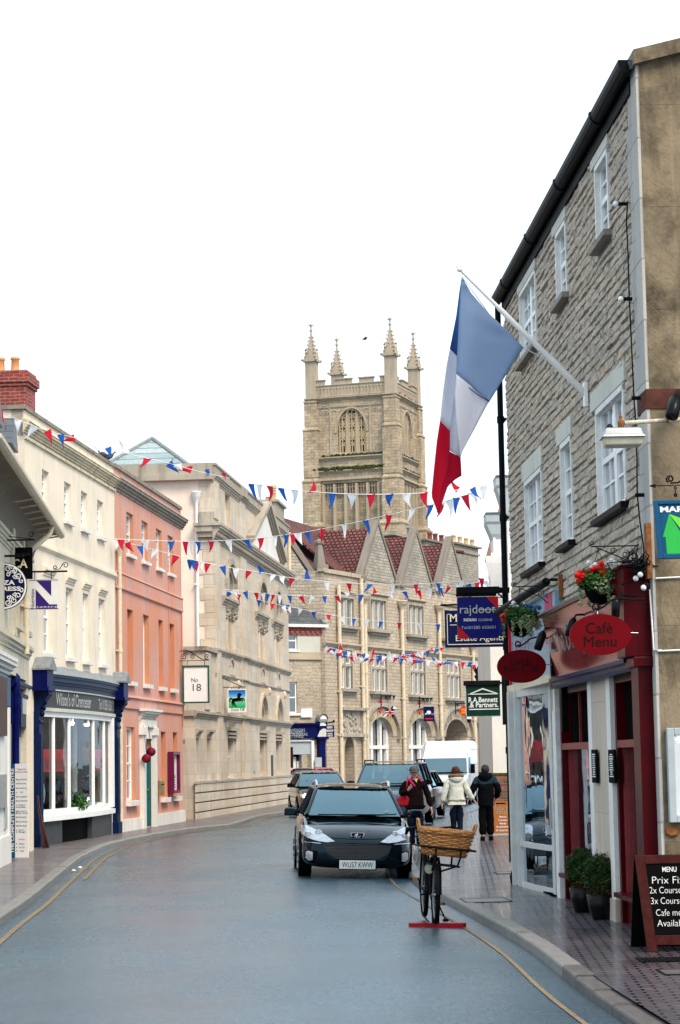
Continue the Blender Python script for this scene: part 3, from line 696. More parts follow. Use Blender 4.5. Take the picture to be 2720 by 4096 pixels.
for i,s in enumerate((-6.35,-4.6)):
 m=MB();m.cyl((s,-.15,3.02),(s,-.15,2.9),.05,.06,10);o=m.build('spot_lamp','white_gloss',sf);m=MB();m.ball((s,-.16,2.88),.05,n=8,k=6);m.build('bulb','spot_light',o)
rb=random.Random(5)
def leaves(m,c,r,n,size,mats=1,squash=1.0,rnd=None,shell=.0):
 rnd=rnd or rb
 for _ in range(n):
  while True:
   p=Vector((rnd.uniform(-1,1),rnd.uniform(-1,1),rnd.uniform(-1,1)))
   if shell<p.length<1:break
  p=Vector((p.x*r[0],p.y*r[1],p.z*r[2]))+Vector(c);q=Vector((rnd.gauss(0,1),rnd.gauss(0,1),rnd.gauss(0,1))).normalized();t=q.orthogonal().normalized();s=size*rnd.uniform(.6,1.3)
  m.add([p-q*s,p+t*s*.45,p+q*s,p-t*s*.45],[(0,1,2,3)],rnd.randrange(mats),False)
m=MB();leaves(m,(-5.4,-.05,.95),(.75,.2,.28),420,.09);m.build('plant','leaf_green',sf)
m=MB();m.slab([(-4.6,0,.8),(-4.0,0,.8),(-4.3,.2,1.25),(-4.8,.2,1.2)],.03);m.box(-3.9,-2.2,-.1,.4,.72,.95);m.build('display_cloth','board_white',sf)
m=MB();m.ball((-7.6,.5,1.25),.42,.3,.5,12,8);m.box(-8.7,-8.2,.2,.6,.72,1.5);m.box(-8.75,-8.5,.1,.2,1.4,1.75);m.build('covered_chair','poster',sf)
# ---------------------------------------------------------------- pink house
ph=thing('town_house','salmon pink rendered three-storey house with white columned doorway and dark cornice','building',FL.M)
tw=[(1.33,2.3),(3.55,4.5),(5.81,6.75),(7.76,8.7)];mw=[(1.33,2.18),(3.65,4.55),(6.1,6.84),(7.97,8.8)]
holes=[(a,b,7.64,8.8)for a,b in tw]+[(a,b,4.14,6.12)for a,b in mw]+[(1.08,2.3,.9,2.9),(3.3,4.75,.12,2.95),(6.32,7.13,.9,2.83),(8.37,9.12,.9,2.83)]
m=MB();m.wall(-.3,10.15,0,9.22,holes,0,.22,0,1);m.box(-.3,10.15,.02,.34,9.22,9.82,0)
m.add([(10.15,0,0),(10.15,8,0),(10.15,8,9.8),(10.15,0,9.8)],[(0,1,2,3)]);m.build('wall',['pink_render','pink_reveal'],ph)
m=MB();m.cornice(-.32,10.4,9.2,9.5,.19);m.mould([(.02,9.5),(-.21,9.5),(-.19,9.54),(.02,9.6)],-.32,10.45);m.build('cornice','dark_cornice',ph)
m=MB();m.box(-.32,10.22,-.04,.4,9.82,9.92);m.build('coping','dark_cornice',ph)
m=MB();m.box(-.3,10.17,-.045,0,6.62,6.98);m.mould([(0,6.98),(-.07,6.99),(-.06,7.03),(0,7.06)],-.3,10.17);m.mould([(0,6.56),(-.06,6.6),(-.06,6.66),(0,6.7)],-.3,10.17);m.box(-.3,10.17,-.05,0,3.4,3.68);m.mould([(0,3.68),(-.1,3.69),(-.09,3.73),(0,3.76)],-.3,10.18);m.build('string_course','pink_render',ph)
m=MB();m.box(-.15,3.0,-.06,0,.02,.42);m.box(5.1,10.2,-.06,0,.02,.44);m.build('plinth','white_plaster',ph)
for a,b in tw:window(ph,a,b,7.64,8.8,.1,2,4,(.06,.1,.1),frame='white_old')
for i,(a,b)in enumerate(mw):
 if i==1:window(ph,a,b,4.14,6.12,.14,2,4,(.06,.12,.12))
 else:
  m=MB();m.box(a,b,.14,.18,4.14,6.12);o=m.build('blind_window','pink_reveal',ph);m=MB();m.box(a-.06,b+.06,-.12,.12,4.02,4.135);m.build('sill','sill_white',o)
window(ph,1.08,2.3,.9,2.9,.1,2,4,(.1,.14,.14));
for a,b in((6.32,7.13),(8.37,9.12)):
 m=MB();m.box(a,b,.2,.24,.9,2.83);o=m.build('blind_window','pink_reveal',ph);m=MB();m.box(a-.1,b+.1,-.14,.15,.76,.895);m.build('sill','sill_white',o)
# doorway
m=MB();m.box(2.98,3.35,-.12,0,.1,2.75);m.box(4.7,5.08,-.12,0,.1,2.75);m.box(2.9,3.42,-.16,0,2.7,2.92);m.box(4.62,5.16,-.16,0,2.7,2.92);m.box(2.98,5.08,-.12,0,2.92,3.12)
m.cornice(2.92,5.14,3.12,3.36,.22,0,4);m.box(2.8,5.28,-.26,0,3.36,3.43);m.box(3.35,4.7,-.05,0,2.6,2.95);m.build('door_surround','white_plaster',ph)
m=MB();m.box(3.33,3.42,.02,.12,.12,2.2);m.box(4.62,4.72,.02,.12,.12,2.2);m.box(3.42,4.62,.1,.14,.12,2.15);m.box(3.42,4.62,.05,.14,2.15,2.25)
for a,b in((3.5,3.97),(4.07,4.54)):
 for c,e in((.3,.95),(1.1,2.0)):m.box(a,b,.085,.1,c,e)
dr=m.build('door','teal_paint',ph);m=MB();m.ball((4.5,.06,1.15),.035,n=8,k=6);m.build('door_knob','brass',dr)
m=MB();m.box(3.35,4.7,.1,.12,2.25,2.95);o=m.build('fanlight','pane',ph);m=MB()
for i in range(7):a=PI*i/6;m.tube([(4.02,.09,2.26),(4.02-.62*math.cos(a),.09,2.26+.62*math.sin(a))],.014,5)
m.build('glazing_bars','teal_paint',o)
m=MB();m.tube([(10.0,-.04,3.0),(10.0,-.04,7)],.02,5);m.tube([(7.75,-.03,3.8),(7.75,-.03,8)],.012,5);m.build('cable','pink_render',ph)
m=MB();m.box(.1,10,1,8,8.8,9.5);m.build('roof','slate',ph)
_b1,_b2=FL.px(RC(1185,798),-.2),FL.px(RC(1148,850),-.2)
for(x,z,lab)in((_b1[0],_b1[1],'upper dark red topiary ball hanging in the white doorway of the pink house'),(_b2[0],_b2[1],'lower dark red topiary ball hanging in the white doorway of the pink house')):
 m=MB();m.ball((x,-.2,z),.125,n=16,k=10);r_=random.Random(2);m.v=[(a+r_.uniform(-.01,.01),b+r_.uniform(-.01,.01),c+r_.uniform(-.01,.01))for a,b,c in m.v]
 t=thing('topiary_ball',lab,'decoration',FL.M);m.build('ball','burgundy',t);m=MB();m.tube([(x,-.2,z+.12),(x,-.13,2.95)],.008,4);m.build('cord','iron_black',t)
t=thing('menu_case','tall framed menu case with plum surround on the pink wall','notice case',FL.M)
m=MB()
for a in((7.35,7.45,1.0,2.24),(8.4,8.5,1.0,2.24),(7.45,8.4,1.0,1.09),(7.45,8.4,2.15,2.24)):m.box(a[0],a[1],-.2,-.02,a[2],a[3])
m.build('frame','plum',t);m=MB();m.box(7.45,8.4,-.1,-.04,1.09,2.15);o=m.build('menu_sheet','board_white',t);m=MB()
for k,(z,w_)in enumerate(((2.03,.5),(1.93,.3),(1.72,.1),(1.66,.1),(1.5,.6),(1.45,.5),(1.38,.55),(1.31,.4),(1.24,.5),(1.17,.6))):m.box(7.92-w_/2,7.92+w_/2,-.104,-.1,z,z+.022)
m.build('lettering','iron_black',o)
t=thing('post_box','small dented brass letter box beside the white doorway of the pink house','letter box',FL.M)
m=MB();m.box(5.15,5.75,-.2,0,.97,1.42);m.build('box','brass',t,bevel=.02);m=MB();m.box(5.25,5.65,-.21,-.2,1.27,1.31);m.build('slot','black_trim',t)
# narrow brick pier with the gap behind
t=thing('gate_pier','narrow old brick pier with stone cap between the pink house and the stone bank','wall',FL.M)
m=MB();m.box(10.25,10.95,.15,.8,0,2.5);m.build('brickwork','old_brick',t);m=MB();m.box(10.18,11.05,.08,.87,2.5,2.62);m.build('cap','dark_cornice',t)
# ---------------------------------------------------------------- stone bank
bk=thing('bank_building','long honey stone classical bank with arched windows, broken pediment and rusticated base','building',FL.M)
G1=[(20.6,1.9),(29.05,1.9),(33.95,1.75)]
holes=[(c-w_/2-.15,c+w_/2+.15,5.8,9.0,.8)for c,w_ in G1]+[(c-w_/2-.1,c+w_/2+.1,1.2,4.45,.9)for c,w_ in G1]+[(19.56,20.85,10.31,11.52),(32.5,33.5,10.31,11.52)]
m=MB();m.wall(16.9,37.9,1.2,12.0,holes,0,.35);m.build('street_wall','bank_stone',bk)
side=Matrix(((0,1,0,16.9),(-1,0,0,9.0),(0,0,1,0),(0,0,0,1)))
m=MB();m.T=Matrix.Identity(4)
def endwall(m,y0,y1,z0,z1,s,mi=None):m.add([(s,y1,z0),(s,y0,z0),(s,y0,z1),(s,y1,z1)],[(0,1,2,3)],mi,False)
endwall(m,0,14,0,12.0,16.9);m.build('end_wall','cream_paint',bk)
m=MB();rq=random.Random(4);z=5.7;k=0
while z<9.6:
 L=(.52,.36)[k%2]+rq.uniform(-.04,.05);h=.44;m.box(16.87,16.9,0,L,z,min(z+h-.012,9.6));z+=h;k+=1
m.box(16.86,16.9,0,.5,10.2,11.55);m.build('quoin','bank_stone',bk)
for s0,s1 in((16.9,17.9),(23.0,24.4)):
 m=MB();m.box(s0,s1,-.06,0,10.3,11.6);m.box(s0-.04*(s0>17),s1,-.07,0,3.6,9.5);m.box(s0-.05*(s0>17),s1+.05,-.1,0,1.26,3.55)
 m.build('pilaster','bank_stone',bk)
m=MB();m.cornice(16.8,38.0,11.55,11.85,.13,0,4);m.box(16.8,38,-.08,.35,11.85,12.12);m.box(16.76,38,-.12,.4,12.12,12.2);m.cornice(22.9,24.5,11.55,11.85,.2);m.box(22.9,24.5,-.15,0,11.85,12.14)
m.box(16.6,16.9,0,14,11.62,11.8);m.box(16.7,17.1,0,14,11.8,12.2);m.build('parapet','bank_trim',bk)
m=MB();m.cornice(16.6,38.2,9.5,10.0,.29,0,6);m.box(16.5,38.3,-.32,.02,10.0,10.1)
m.box(16.65,16.9,0,.55,9.62,9.8);m.box(16.55,16.9,0,.6,9.8,10.0);m.box(16.5,16.9,0,.66,10.0,10.1);m.box(16.75,16.9,0,.5,10.1,10.5)
for i in range(70):s=16.7+i*.305;m.box(s,s+.15,-.2,-.1,9.68,9.78)
m.build('cornice','bank_trim',bk)
m=MB()
def rake(m,a,b,t,out):
 A,B=Vector((a[0],0,a[1])),Vector((b[0],0,b[1]));n=Vector((-(b[1]-a[1]),0,b[0]-a[0])).normalized()
 if n.z<0:n=-n
 for k,(h0,h1,o)in enumerate(((0,.1,out*.55),(.1,.2,out*.75),(.2,.38,out))):m.prism([(A+n*h0).xz,(B+n*h0).xz,(B+n*h1).xz,(A+n*h1).xz],-o,.0)
rake(m,(25.0,10.12),(29.9,12.0),.3,.34);rake(m,(34.9,10.12),(29.9,12.0),.3,.34)
m.build('pediment','bank_trim',bk)
m=MB();m.prism([(25.3,10.1),(34.6,10.1),(29.9,11.95)],-.12,0);m.build('tympanum','white_plaster',bk)
for a,b in((19.56,20.85),(32.5,33.5)):window(bk,a,b,10.31,11.52,.18,2,2,None)
for c,w_ in G1:
# upper arched window: moulded outer arch, inner arch, capital block, column
 a,b=c-w_/2-.15,c+w_/2+.15
 m=MB();archring(m,a,b,8.2,.8,.16,-.12,0,14,rise2=1.0);archring(m,a+.18,b-.18,8.2,.6,.1,.02,.18,12)
 m.box(a+.4,b-.4,.1,.32,7.7,8.9);m.build('arch_moulding','bank_trim',bk)
 m=MB();m.cornice(a-.9,b+.35,7.45,7.72,.16,0,3);m.build('impost','bank_trim',bk)
 for sx in(b-.28,a+.28):
  m=MB();m.cyl((sx,.1,5.95),(sx,.1,7.0),.17,.15,12);m.box(sx-.22,sx+.22,-.1,.3,5.8,5.96);cl=m.build('column','bank_stone',bk)
  m=MB();r_=random.Random(6)
  for k in range(26):an=r_.uniform(0,6.28);zz=r_.uniform(7.0,7.38);m.ball((sx+.2*math.cos(an),.1+.2*math.sin(an),zz),.06,n=6,k=4)
  m.lathe([(.16,6.98),(.18,7.2),(.26,7.36),(.3,7.46)],(sx,.1,0),10);m.build('capital','bank_trim',cl)
 window(bk,a+.28,b-.28,5.85,7.7,.22,2,3,None,fr=.09)
# ground floor arched window
 a,b=c-w_/2-.1,c+w_/2+.1
 m=MB();archring(m,a,b,3.55,.9,.16,-.1,0,14,rise2=1.08);archring(m,a+.2,b-.2,3.55,.62,.12,.04,.25,12);m.box(c-.13,c+.13,-.26,0,4.5,4.78);m.ball((c,-.26,4.66),.13,.1,.16,8,6);m.build('arch_moulding','bank_stone',bk)
 m=MB();m.box(a-.05,b+.05,-.14,.34,3.0,3.12);m.box(a-.02,b+.02,-.1,.34,2.86,2.94);m.box(a+.02,b-.02,-.06,.34,2.74,2.82);m.build('transom_moulding','bank_trim',bk)
 for sx in(b-.26,a+.26):
  m=MB();m.box(sx-.13,sx+.13,.05,.3,1.35,2.72);m.box(sx-.2,sx+.2,-.02,.33,1.22,1.35);m.build('column','bank_stone',bk)
 window(bk,a+.2,b-.2,1.3,2.84,.2,2,2,None,fr=.1);window(bk,a+.3,b-.3,3.2,4.15,.26,2,1,None,sash=False,arch_rise=.45)
 m=MB();m.box(c-.5,c+.5,.02,.1,4.98,5.62);archring(m,c-.4,c+.4,5.3,.25,.1,-.05,0,8);m.box(c-.5,c+.5,-.08,0,4.94,5.02);m.build('panel','bank_trim',bk)
m=MB()
for z0,z1,o in((5.6,5.8,.11),(4.82,4.94,.06),(3.34,3.56,.14)):m.cornice(16.82,38.05,z0,z1,o,0,3);m.cornice(22.95,24.55,z0,z1,o+.08,0,3);m.box(16.78,16.9,0,.5,z0,z1)
m.build('string_course','bank_trim',bk)
m=MB();zz=.0
for k in range(4):
 z0,z1=.02+k*.31,.02+(k+1)*.31-.05;s=12.3;r_=random.Random(k)
 while s<37.9:L=r_.uniform(.9,1.5);e=min(s+L,37.95);m.box(s,e-.02,-.07,.0,z0,z1);s+=L
m.box(12.3,37.95,-.02,.0,0,1.24,1);m.build('rusticated_base',['bank_stone','dark_cornice'],bk,bevel=.012)  # backing behind the blocks coloured dark to put shade into the grooves
m=MB();m.box(12.25,38.0,-.09,.0,1.22,1.3);m.build('base_moulding','bank_trim',bk)
# low entrance wing
m=MB();m.wall(12.4,16.9,1.2,3.6,[(12.7,13.3,1.3,2.7),(14.9,15.65,1.3,2.7)],.0,.3);m.wall(14.5,16.9,3.6,5.6,[],0,.3);endwall(m,0,7,0,5.6,14.5);endwall(m,0,4,0,3.5,12.4);m.box(14.5,15.5,-.08,0,3.65,5.55);m.build('wing_wall','bank_stone',bk)
m=MB();m.box(14.4,16.9,-.12,.3,5.6,5.74);m.box(14.4,14.8,-.1,7,5.6,5.74);m.cornice(12.3,16.9,3.34,3.56,.14,0,3);m.box(12.3,12.6,0,4,3.4,3.58)
for a,b in((12.7,13.3),(14.9,15.65)):m.cornice(a-.12,b+.12,2.78,2.98,.16,0,3)
m.build('wing_moulding','bank_trim',bk)
for a,b in((12.7,13.3),(14.9,15.65)):window(bk,a,b,1.3,2.7,.26,1,2,None,frame='bank_stone')
downpipe(bk,16.82,5.6,10.9,.58,.055,'pipe_white',True,(8.0,9.9));
m=MB();m.slab([(16.9,.4,12.0),(37.9,.4,12.0),(37.9,7,12.3),(16.9,7,12.3)],.1);m.build('roof','slate',bk)
m=MB();A=[(24.2,.95,12.3),(30.4,.95,12.3),(30.4,7.15,12.3),(24.2,7.15,12.3)];ap=(27.3,4.05,14.7)
m.add(A+[ap],[(0,1,4),(1,2,4),(2,3,4),(3,0,4)]);gr=m.build('roof_lantern','glass_roof',bk)
m=MB()
for q in A:m.tube([q,ap],.09,5)
m.build('hip','lead',gr)
m=MB();m.box(34.6,37.4,0.05,.75,11.5,12.9);m.box(34.5,37.5,-.05,.85,12.9,13.0);ch=m.build('chimney','bank_trim',bk);chimney_pots(ch,[(35.2,.25,13.0)],'buff_pot',.72,.12,True);chimney_pots(ch,[(35.4,.52,13.0)],'buff_pot',.22,.1)
downpipe(bk,37.8,10.2,11.9,-.1,.07,'pipe_cream',False)
m=MB();m.box(26.1,26.6,-.03,0,1.5,1.75);m.build('name_plate','board_grey',bk)
m=MB();m.box(31.3,31.75,-.04,.0,1.2,2.15);m.build('cash_slot','dark_grey_paint',bk)
m=MB();m.box(37.96,38.05,-.1,.5,1.6,2.5);m.build('notice_plate','mahogany',bk)
# ---------------------------------------------------------------- near left building: deep curved eaves, white and blue shopfronts
FN=Frame(-6.49,42.7,-6.85,48.6)
nb=thing('shop_building','cream stone building with deep overhanging curved eaves and slate dormers at the left edge','building',FN.M)
m=MB();S1=6.0;S0=-9
wz=3.9
m.wall(S0,5.0,0,6.75,[(1.2,2.5,4.75,6.2),(3.7,4.6,4.75,6.2),(-.9,4.3,.05,3.7)],0,.2);m.add([(5.0,0,0),(5.0,9,0),(5.0,9,7),(5.0,0,7)],[(0,1,2,3)]);m.build('wall','old_cream_stone',nb)
for a,b in((1.2,2.5),(3.7,4.6)):window(nb,a,b,4.75,6.2,.08,2,4,(.12,.1,.12),frame='pipe_cream',sillmat='old_cream_stone')
for s in(.7,3.1):m=MB();m.box(s-.22,s+.22,-.07,0,4.3,6.6);m.box(s-.28,s+.28,-.1,0,4.45,4.6);m.build('pilaster','old_cream_stone',nb)
m=MB();m.cornice(S0,5.0,4.18,4.42,.12,0,3);m.build('string_course','old_cream_stone',nb)
downpipe(nb,2.9,4.2,6.3,-.12,.06,'pipe_cream',False,(5.2,))
# cove soffit, then gutter, brackets, the swan neck of the pipe
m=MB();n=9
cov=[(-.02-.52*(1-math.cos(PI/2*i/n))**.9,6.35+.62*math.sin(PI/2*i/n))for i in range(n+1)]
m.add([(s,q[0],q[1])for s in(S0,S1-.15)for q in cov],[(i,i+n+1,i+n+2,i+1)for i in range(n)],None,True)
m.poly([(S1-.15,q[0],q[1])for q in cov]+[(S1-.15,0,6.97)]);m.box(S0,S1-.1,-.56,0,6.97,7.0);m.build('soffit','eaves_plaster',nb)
m=MB();m.cornice(S0,5.05,6.1,6.36,.12,0,4);m.build('moulding','old_cream_stone',nb)
m=MB();gs=[(S0,-.63,7.0),(0,-.64,7.02),(3,-.63,7.0),(S1+.15,-.62,6.98)]
P=[(-.085*math.cos(a)-.63,7.02-.085*math.sin(a))for a in[PI*i/8 for i in range(9)]]+[(-.56,7.02),(-.56,7.03),(-.72,7.03)]
m.mould([(-.715,7.03),(-.71,6.97),(-.67,6.93),(-.63,6.92),(-.58,6.94),(-.55,6.98),(-.545,7.03)],S0,S1+.15)
for i in range(8):s=-1.5+i*1.0;m.tube([(s,-.63,6.91),(s,-.3,6.86),(s,-.05,6.9)],.02,5)
m.build('gutter','pipe_cream',nb)
m=MB();m.tube([(3.6,-.6,6.92),(3.5,-.56,6.75),(3.2,-.2,6.4),(2.9,-.12,6.25)],.06,10);m.build('swan_neck','pipe_cream',nb)
m=MB();m.slab([(S0,-.6,7.04),(S1-.05,-.6,7.04),(S1-.05,1.4,8.3),(S0,1.4,8.3)],.06);m.slab([(S0,1.4,8.3),(S1-.05,1.4,8.3),(S1-.05,4,9.0),(S0,4,9.0)],.06);m.build('roof','slate',nb)
for s in(.6,4.2):
 m=MB();m.box(s-.6,s+.6,.3,1.8,7.5,8.72);m.build('dormer','white_old',nb)
 m=MB();m.prism([(s-.8,8.7),(s+.8,8.7),(s,9.35)],.22,2.1);m.box(s+.6,s+.63,.32,1.8,7.55,8.7);m.build('dormer_roof','slate',nb)
# white shopfront
wf=thing('x','x','x');wf.name='shopfront';del wf['category'];wf['label']='white painted shopfront with a brown framed panel';wf.parent=nb
m=MB();m.box(S0,-.95,-.1,.02,.1,3.0);m.box(S0,-.85,-.14,.02,.1,.62);m.box(-1.2,-.9,-.13,.02,.62,3.0);m.build('wall','white_plaster',wf)
m=MB();m.cornice(S0,-.6,3.55,3.85,.24,0,4);m.box(S0,-.7,-.26,0,3.85,3.92);m.build('cornice','white_old',wf)
m=MB();m.box(S0,-.75,-.12,0,3.02,3.55);m.build('fascia','sign_teal_blue',wf)
m=MB();m.box(S0,-1.9,-.16,-.1,2.45,3.5);m.build('panel','mahogany',wf)
m=MB();m.box(S0,-2.0,-.16,-.1,1.15,1.75);m.build('notice_box','lamp_metal',wf)
m=MB();m.box(-2.0,-1.5,-.125,-.1,.75,1.15);m.build('vent_plate','board_grey',wf)
# blue doorway of the health centre
bf=thing('x','x','x');bf.name='doorway';del bf['category'];bf['label']='dark blue panelled doorway with turned column';bf.parent=nb;bf.location=(2.0,.17,0);bf.scale=(.72,1,1)
m=MB();m.cornice(-.6,4.9,3.38,3.62,.2,0,4);m.box(-.6,4.4,-.12,0,2.75,3.38);m.box(.3,3.6,-.05,-.02,.1,2.75);m.box(-.6,.4,-.06,0,.1,2.75);m.box(-4,-.6,-.04,0,.1,3.38);m.box(3.5,4.0,-.09,0,.1,2.75)
for a,b in((.6,1.9),(2.1,3.4)):
 for c,e in((.25,1.0),(1.15,1.6)):m.box(a,b,-.065,-.05,c,e)
m.build('panelling','navy_paint',bf)
m=MB();m.lathe([(.1,.1),(.1,.3),(.075,.34),(.075,1.55),(.1,1.58),(.075,1.62),(.07,3.05),(.1,3.1),(.08,3.15),(.1,3.2),(.08,3.25),(.1,3.3),(.09,3.7),(.03,3.76)],(-.25,-.16,0),12);m.build('column','navy_paint',bf)
m=MB();m.box(1.4,3.9,-.17,-.12,2.7,3.4);pn=m.build('sign_panel','navy_shop',bf);m=MB();m.box(1.9,3.3,-.178,-.17,2.98,3.3);m.build('emblem_plate','board_grey',pn)
m=MB();m.box(.6,3.4,-.058,-.05,1.7,2.5);pn=m.build('pane','pane',bf);m=MB();m.box(1.3,2.8,-.07,-.06,1.85,2.35);m.build('notice','board_grey',pn)
m=MB();m.box(4.3,4.95,-.1,.0,.1,3.3);m.build('post','yellow_render',nb)
t=thing('timber_boards','dark timber boards leaning in the corner beside the blue shopfront','planks',FN.M)
m=MB();m.slab([(5.75,-.3,.1),(5.95,-.24,.1),(6.0,-.12,1.25),(5.85,-.12,1.25)],.03);m.build('board','mahogany',t);m=MB();m.slab([(6.0,-.36,.1),(6.2,-.3,.1),(6.2,-.1,1.05),(6.05,-.1,1.05)],.03);m.build('board','mahogany',t)
# health centre totem
g=gp(*RX(110,2310),.1);h=gp(*RX(295,2310),.1)
t=thing('totem_sign','tall white and blue pavement sign reading the complete health centre','sign',TM(g.x,g.y,.1,-.1))
m=MB();m.box(0,.36,0,.07,0,1.84);m.build('board','board_white',t);m=MB();m.box(.0,.1,-.004,0,.0,1.84);st=m.build('stripe','sign_teal_blue',t)
m=MB();m.box(-.06,.0,.0,.07,0,1.84);m.build('edge','navy_paint',t)
m=MB();letter(m,'THE COMPLETE HEALTH CENTRE',.05,.92,-.005,.085,rot=PI/2,width=1.66,th=.004,bold=.02);m.build('lettering','board_white',t)
m=MB()
for tx,z,c in(('Telephone:',1.73,0),('01285 650025',1.68,1),('Acupuncture',1.53,0),('Chiropody',1.45,0),('Counselling',1.36,0),('GP',1.28,0),('Homeopathy',1.19,0),('Hypnotherapy',1.11,0),('Medical',1.03,0),('Herbalism',.99,0),('Nutrition &',.91,0),('Allergy Testing',.87,0),('Osteopathy',.79,0),('Physiotherapy',.7,0),('Reflexology',.62,0),('Sports',.54,0),('Massage',.5,0),('Classes:',.36,1),('Pilates',.27,0),('Tai Chi',.2,0),('Yoga',.13,0)):
 letter(m,tx,.235,z,0,.042,th=.003,m=c)
 if z<1.6 and not c:m.box(.125,.14,-.004,0,z-.008,z+.008,0)
m.build('list',['sign_navy','scarlet'],t)
# ---------------------------------------------------------------- hanging signs on the left
def scroll(c,r,a0,turns,n=14,end=.25,y=0.0):
 """a wrought-iron spiral in the x-z plane"""
 return[(c[0]+r*(1-(1-end)*i/n)*math.cos(a0+turns*2*PI*i/n),y,c[1]+r*(1-(1-end)*i/n)*math.sin(a0+turns*2*PI*i/n))for i in range(n+1)]
def facing(px_,Y,rz=0.0):
 p=at(px_[0],px_[1],Y);return TM(p.x,p.y,p.z,rz)
U=lambda Y:Y/FPX
# round black sign
Y=42;M_=facing(RN(80,1440),Y,.06);k=U(Y)*.1694/4
t=thing('hanging_sign','round black sign with white ring, curling vine pattern and words, at the left edge','sign',M_)
m=MB();R_=560*k;m.ring([[(R_*math.cos(a),y,R_*math.sin(a))for a in[2*PI*i/48 for i in range(48)]]for y in(0,.05)],sm=False);m.build('board','sign_navy',t)
m=MB()
for i in range(48):
 a,b=2*PI*i/48,2*PI*(i+1)/48
 m.add([(r*math.cos(q),-.006,r*math.sin(q))for r,q in((R_*.97,a),(R_*.97,b),(R_*.9,b),(R_*.9,a))],[(0,1,2,3)])
m.build('ring','board_white',t)
m=MB()
for sx in(-1,1):
 for sz in(-1,1):
  for c,r,a,tn in(((.2,.72),.14,0,1.3),((.45,.62),.13,2,-1.2),((.22,.48),.1,1,1.1),((.62,.42),.13,4,1.2),((.48,.35),.09,3,-1.1),((.75,.2),.1,2,1.0),((.36,.55),.16,5,.8)):
   q=scroll((sx*c[0]*R_,sz*c[1]*R_),r*R_,a,tn*sx*sz,14,.3,-.008);m.tube(q,.011,5)
m.build('vine_pattern','board_white',t)
m=MB();letter(m,'PIZZA',-.02*R_,.14*R_,-.002,.23*R_*1.15,width=R_*.98,bold=.03);letter(m,'EXPRESS',-.0*R_,-.12*R_,-.002,.2*R_*1.2,width=R_*1.42,bold=.03);m.build('lettering','board_white',t)
m=MB();m.box(-1.5,480*k,.01,.05,R_*1.0+130*k,R_+180*k);m.build('lamp_bar','iron_black',t)
m=MB();m.box(-1.2,745*k,.0,.05,1075*k,1110*k);m.tube([(-1.0,.02,1350*k),(700*k,.02,1110*k)],.008,5)
q=scroll((660*k,1220*k),70*k,0,1.2,14,.5,.02);m.tube(q,.008,5);q=scroll((120*k,1240*k),90*k,1,1.4,14,.4,.02);m.tube(q,.01,5);m.tube([(0,.02,1075*k),(0,.02,R_)],.006,4);m.tube([(545*k,.02,1075*k),(545*k,.02,900*k)],.006,4);m.build('bracket','iron_black',t)
# black rectangular sign behind it
Y=43.5;M_=facing(RN(380,910),Y,.04);k=U(Y)*.1694/4
t=thing('hanging_sign','black rectangular sign with big pale capitals half hidden behind the round black sign','sign',M_)
m=MB();m.box(-900*k,385*k,0,.05,-370*k,370*k);m.build('board','black_board',t)
m=MB();m.box(-700*k,335*k,-.09,0,165*k,240*k);m.build('strip_lamp','iron_black',t,bevel=.01)
m=MB();letter(m,'ACCA',-90*k,0,0,300*k,width=720*k,bold=.02);m.build('lettering','cream_letters',t)
m=MB();m.box(-900*k,385*k,.0,.05,372*k,385*k);m.tube([(250*k,.02,385*k),(250*k,.02,520*k)],.006,4);m.build('bracket','iron_black',t)
# N sign
Y=46;M_=facing(RN(1030,1640),Y,.02);k=U(Y)*.1694/4
t=thing('hanging_sign','square white and purple sign with a giant letter N hanging from a scrolled bar','sign',M_)
W_=362*k;m=MB();m.box(-W_,W_,0,.05,-W_,W_);m.build('board','board_white',t)
m=MB();e=.94*W_;m.add([(x*W_,-.003,z*W_)for x,z in((-.96,-.96),(.96,-.96),(.96,-.92),(-.96,-.92))],[(0,1,2,3)]);m.add([(x*W_,-.003,z*W_)for x,z in((-.96,.92),(.96,.92),(.96,.96),(-.96,.96))],[(0,1,2,3)])
m.add([(x*W_,-.004,z*W_)for x,z in((-.45,.9),(.5,.9),(.5,-.1))],[(2,1,0)]);m.add([(x*W_,-.004,z*W_)for x,z in((-.52,.35),(-.52,-.92),(.88,-.92),(.88,-.66),(.38,-.66))],[(4,3,2,1,0)])
m.f=m.f[:2]+[f[::-1]for f in m.f[2:3]]+m.f[3:];m.build('letter_ground','purple',t)
m=MB();letter(m,'Nutrition',-.72*W_,-.28*W_,-.003,.36*W_,rot=PI/2,width=1.3*W_,th=.003);q=m.build('lettering','sign_navy',t);m=MB();letter(m,'c-e-n-t-r-e',.2*W_,-.82*W_,-.005,.24*W_,width=1.3*W_,th=.003);m.build('lettering','board_white',t)
m=MB();m.box(-270*k,560*k,.01,.04,525*k,565*k);m.tube(scroll((275*k,640*k),55*k,-1.2,-1.2,14,.4,.02),.009,5);m.tube(scroll((520*k,690*k),75*k,3.2,-1.2,14,.4,.02),.009,5);m.tube([(300*k,.02,590*k),(380*k,.02,600*k),(450*k,.02,720*k)],.009,5)
for sx in(-210,180):m.tube([(sx*k,.02,525*k),(sx*k,.02,365*k)],.007,4)
m.build('bracket','iron_black',t)
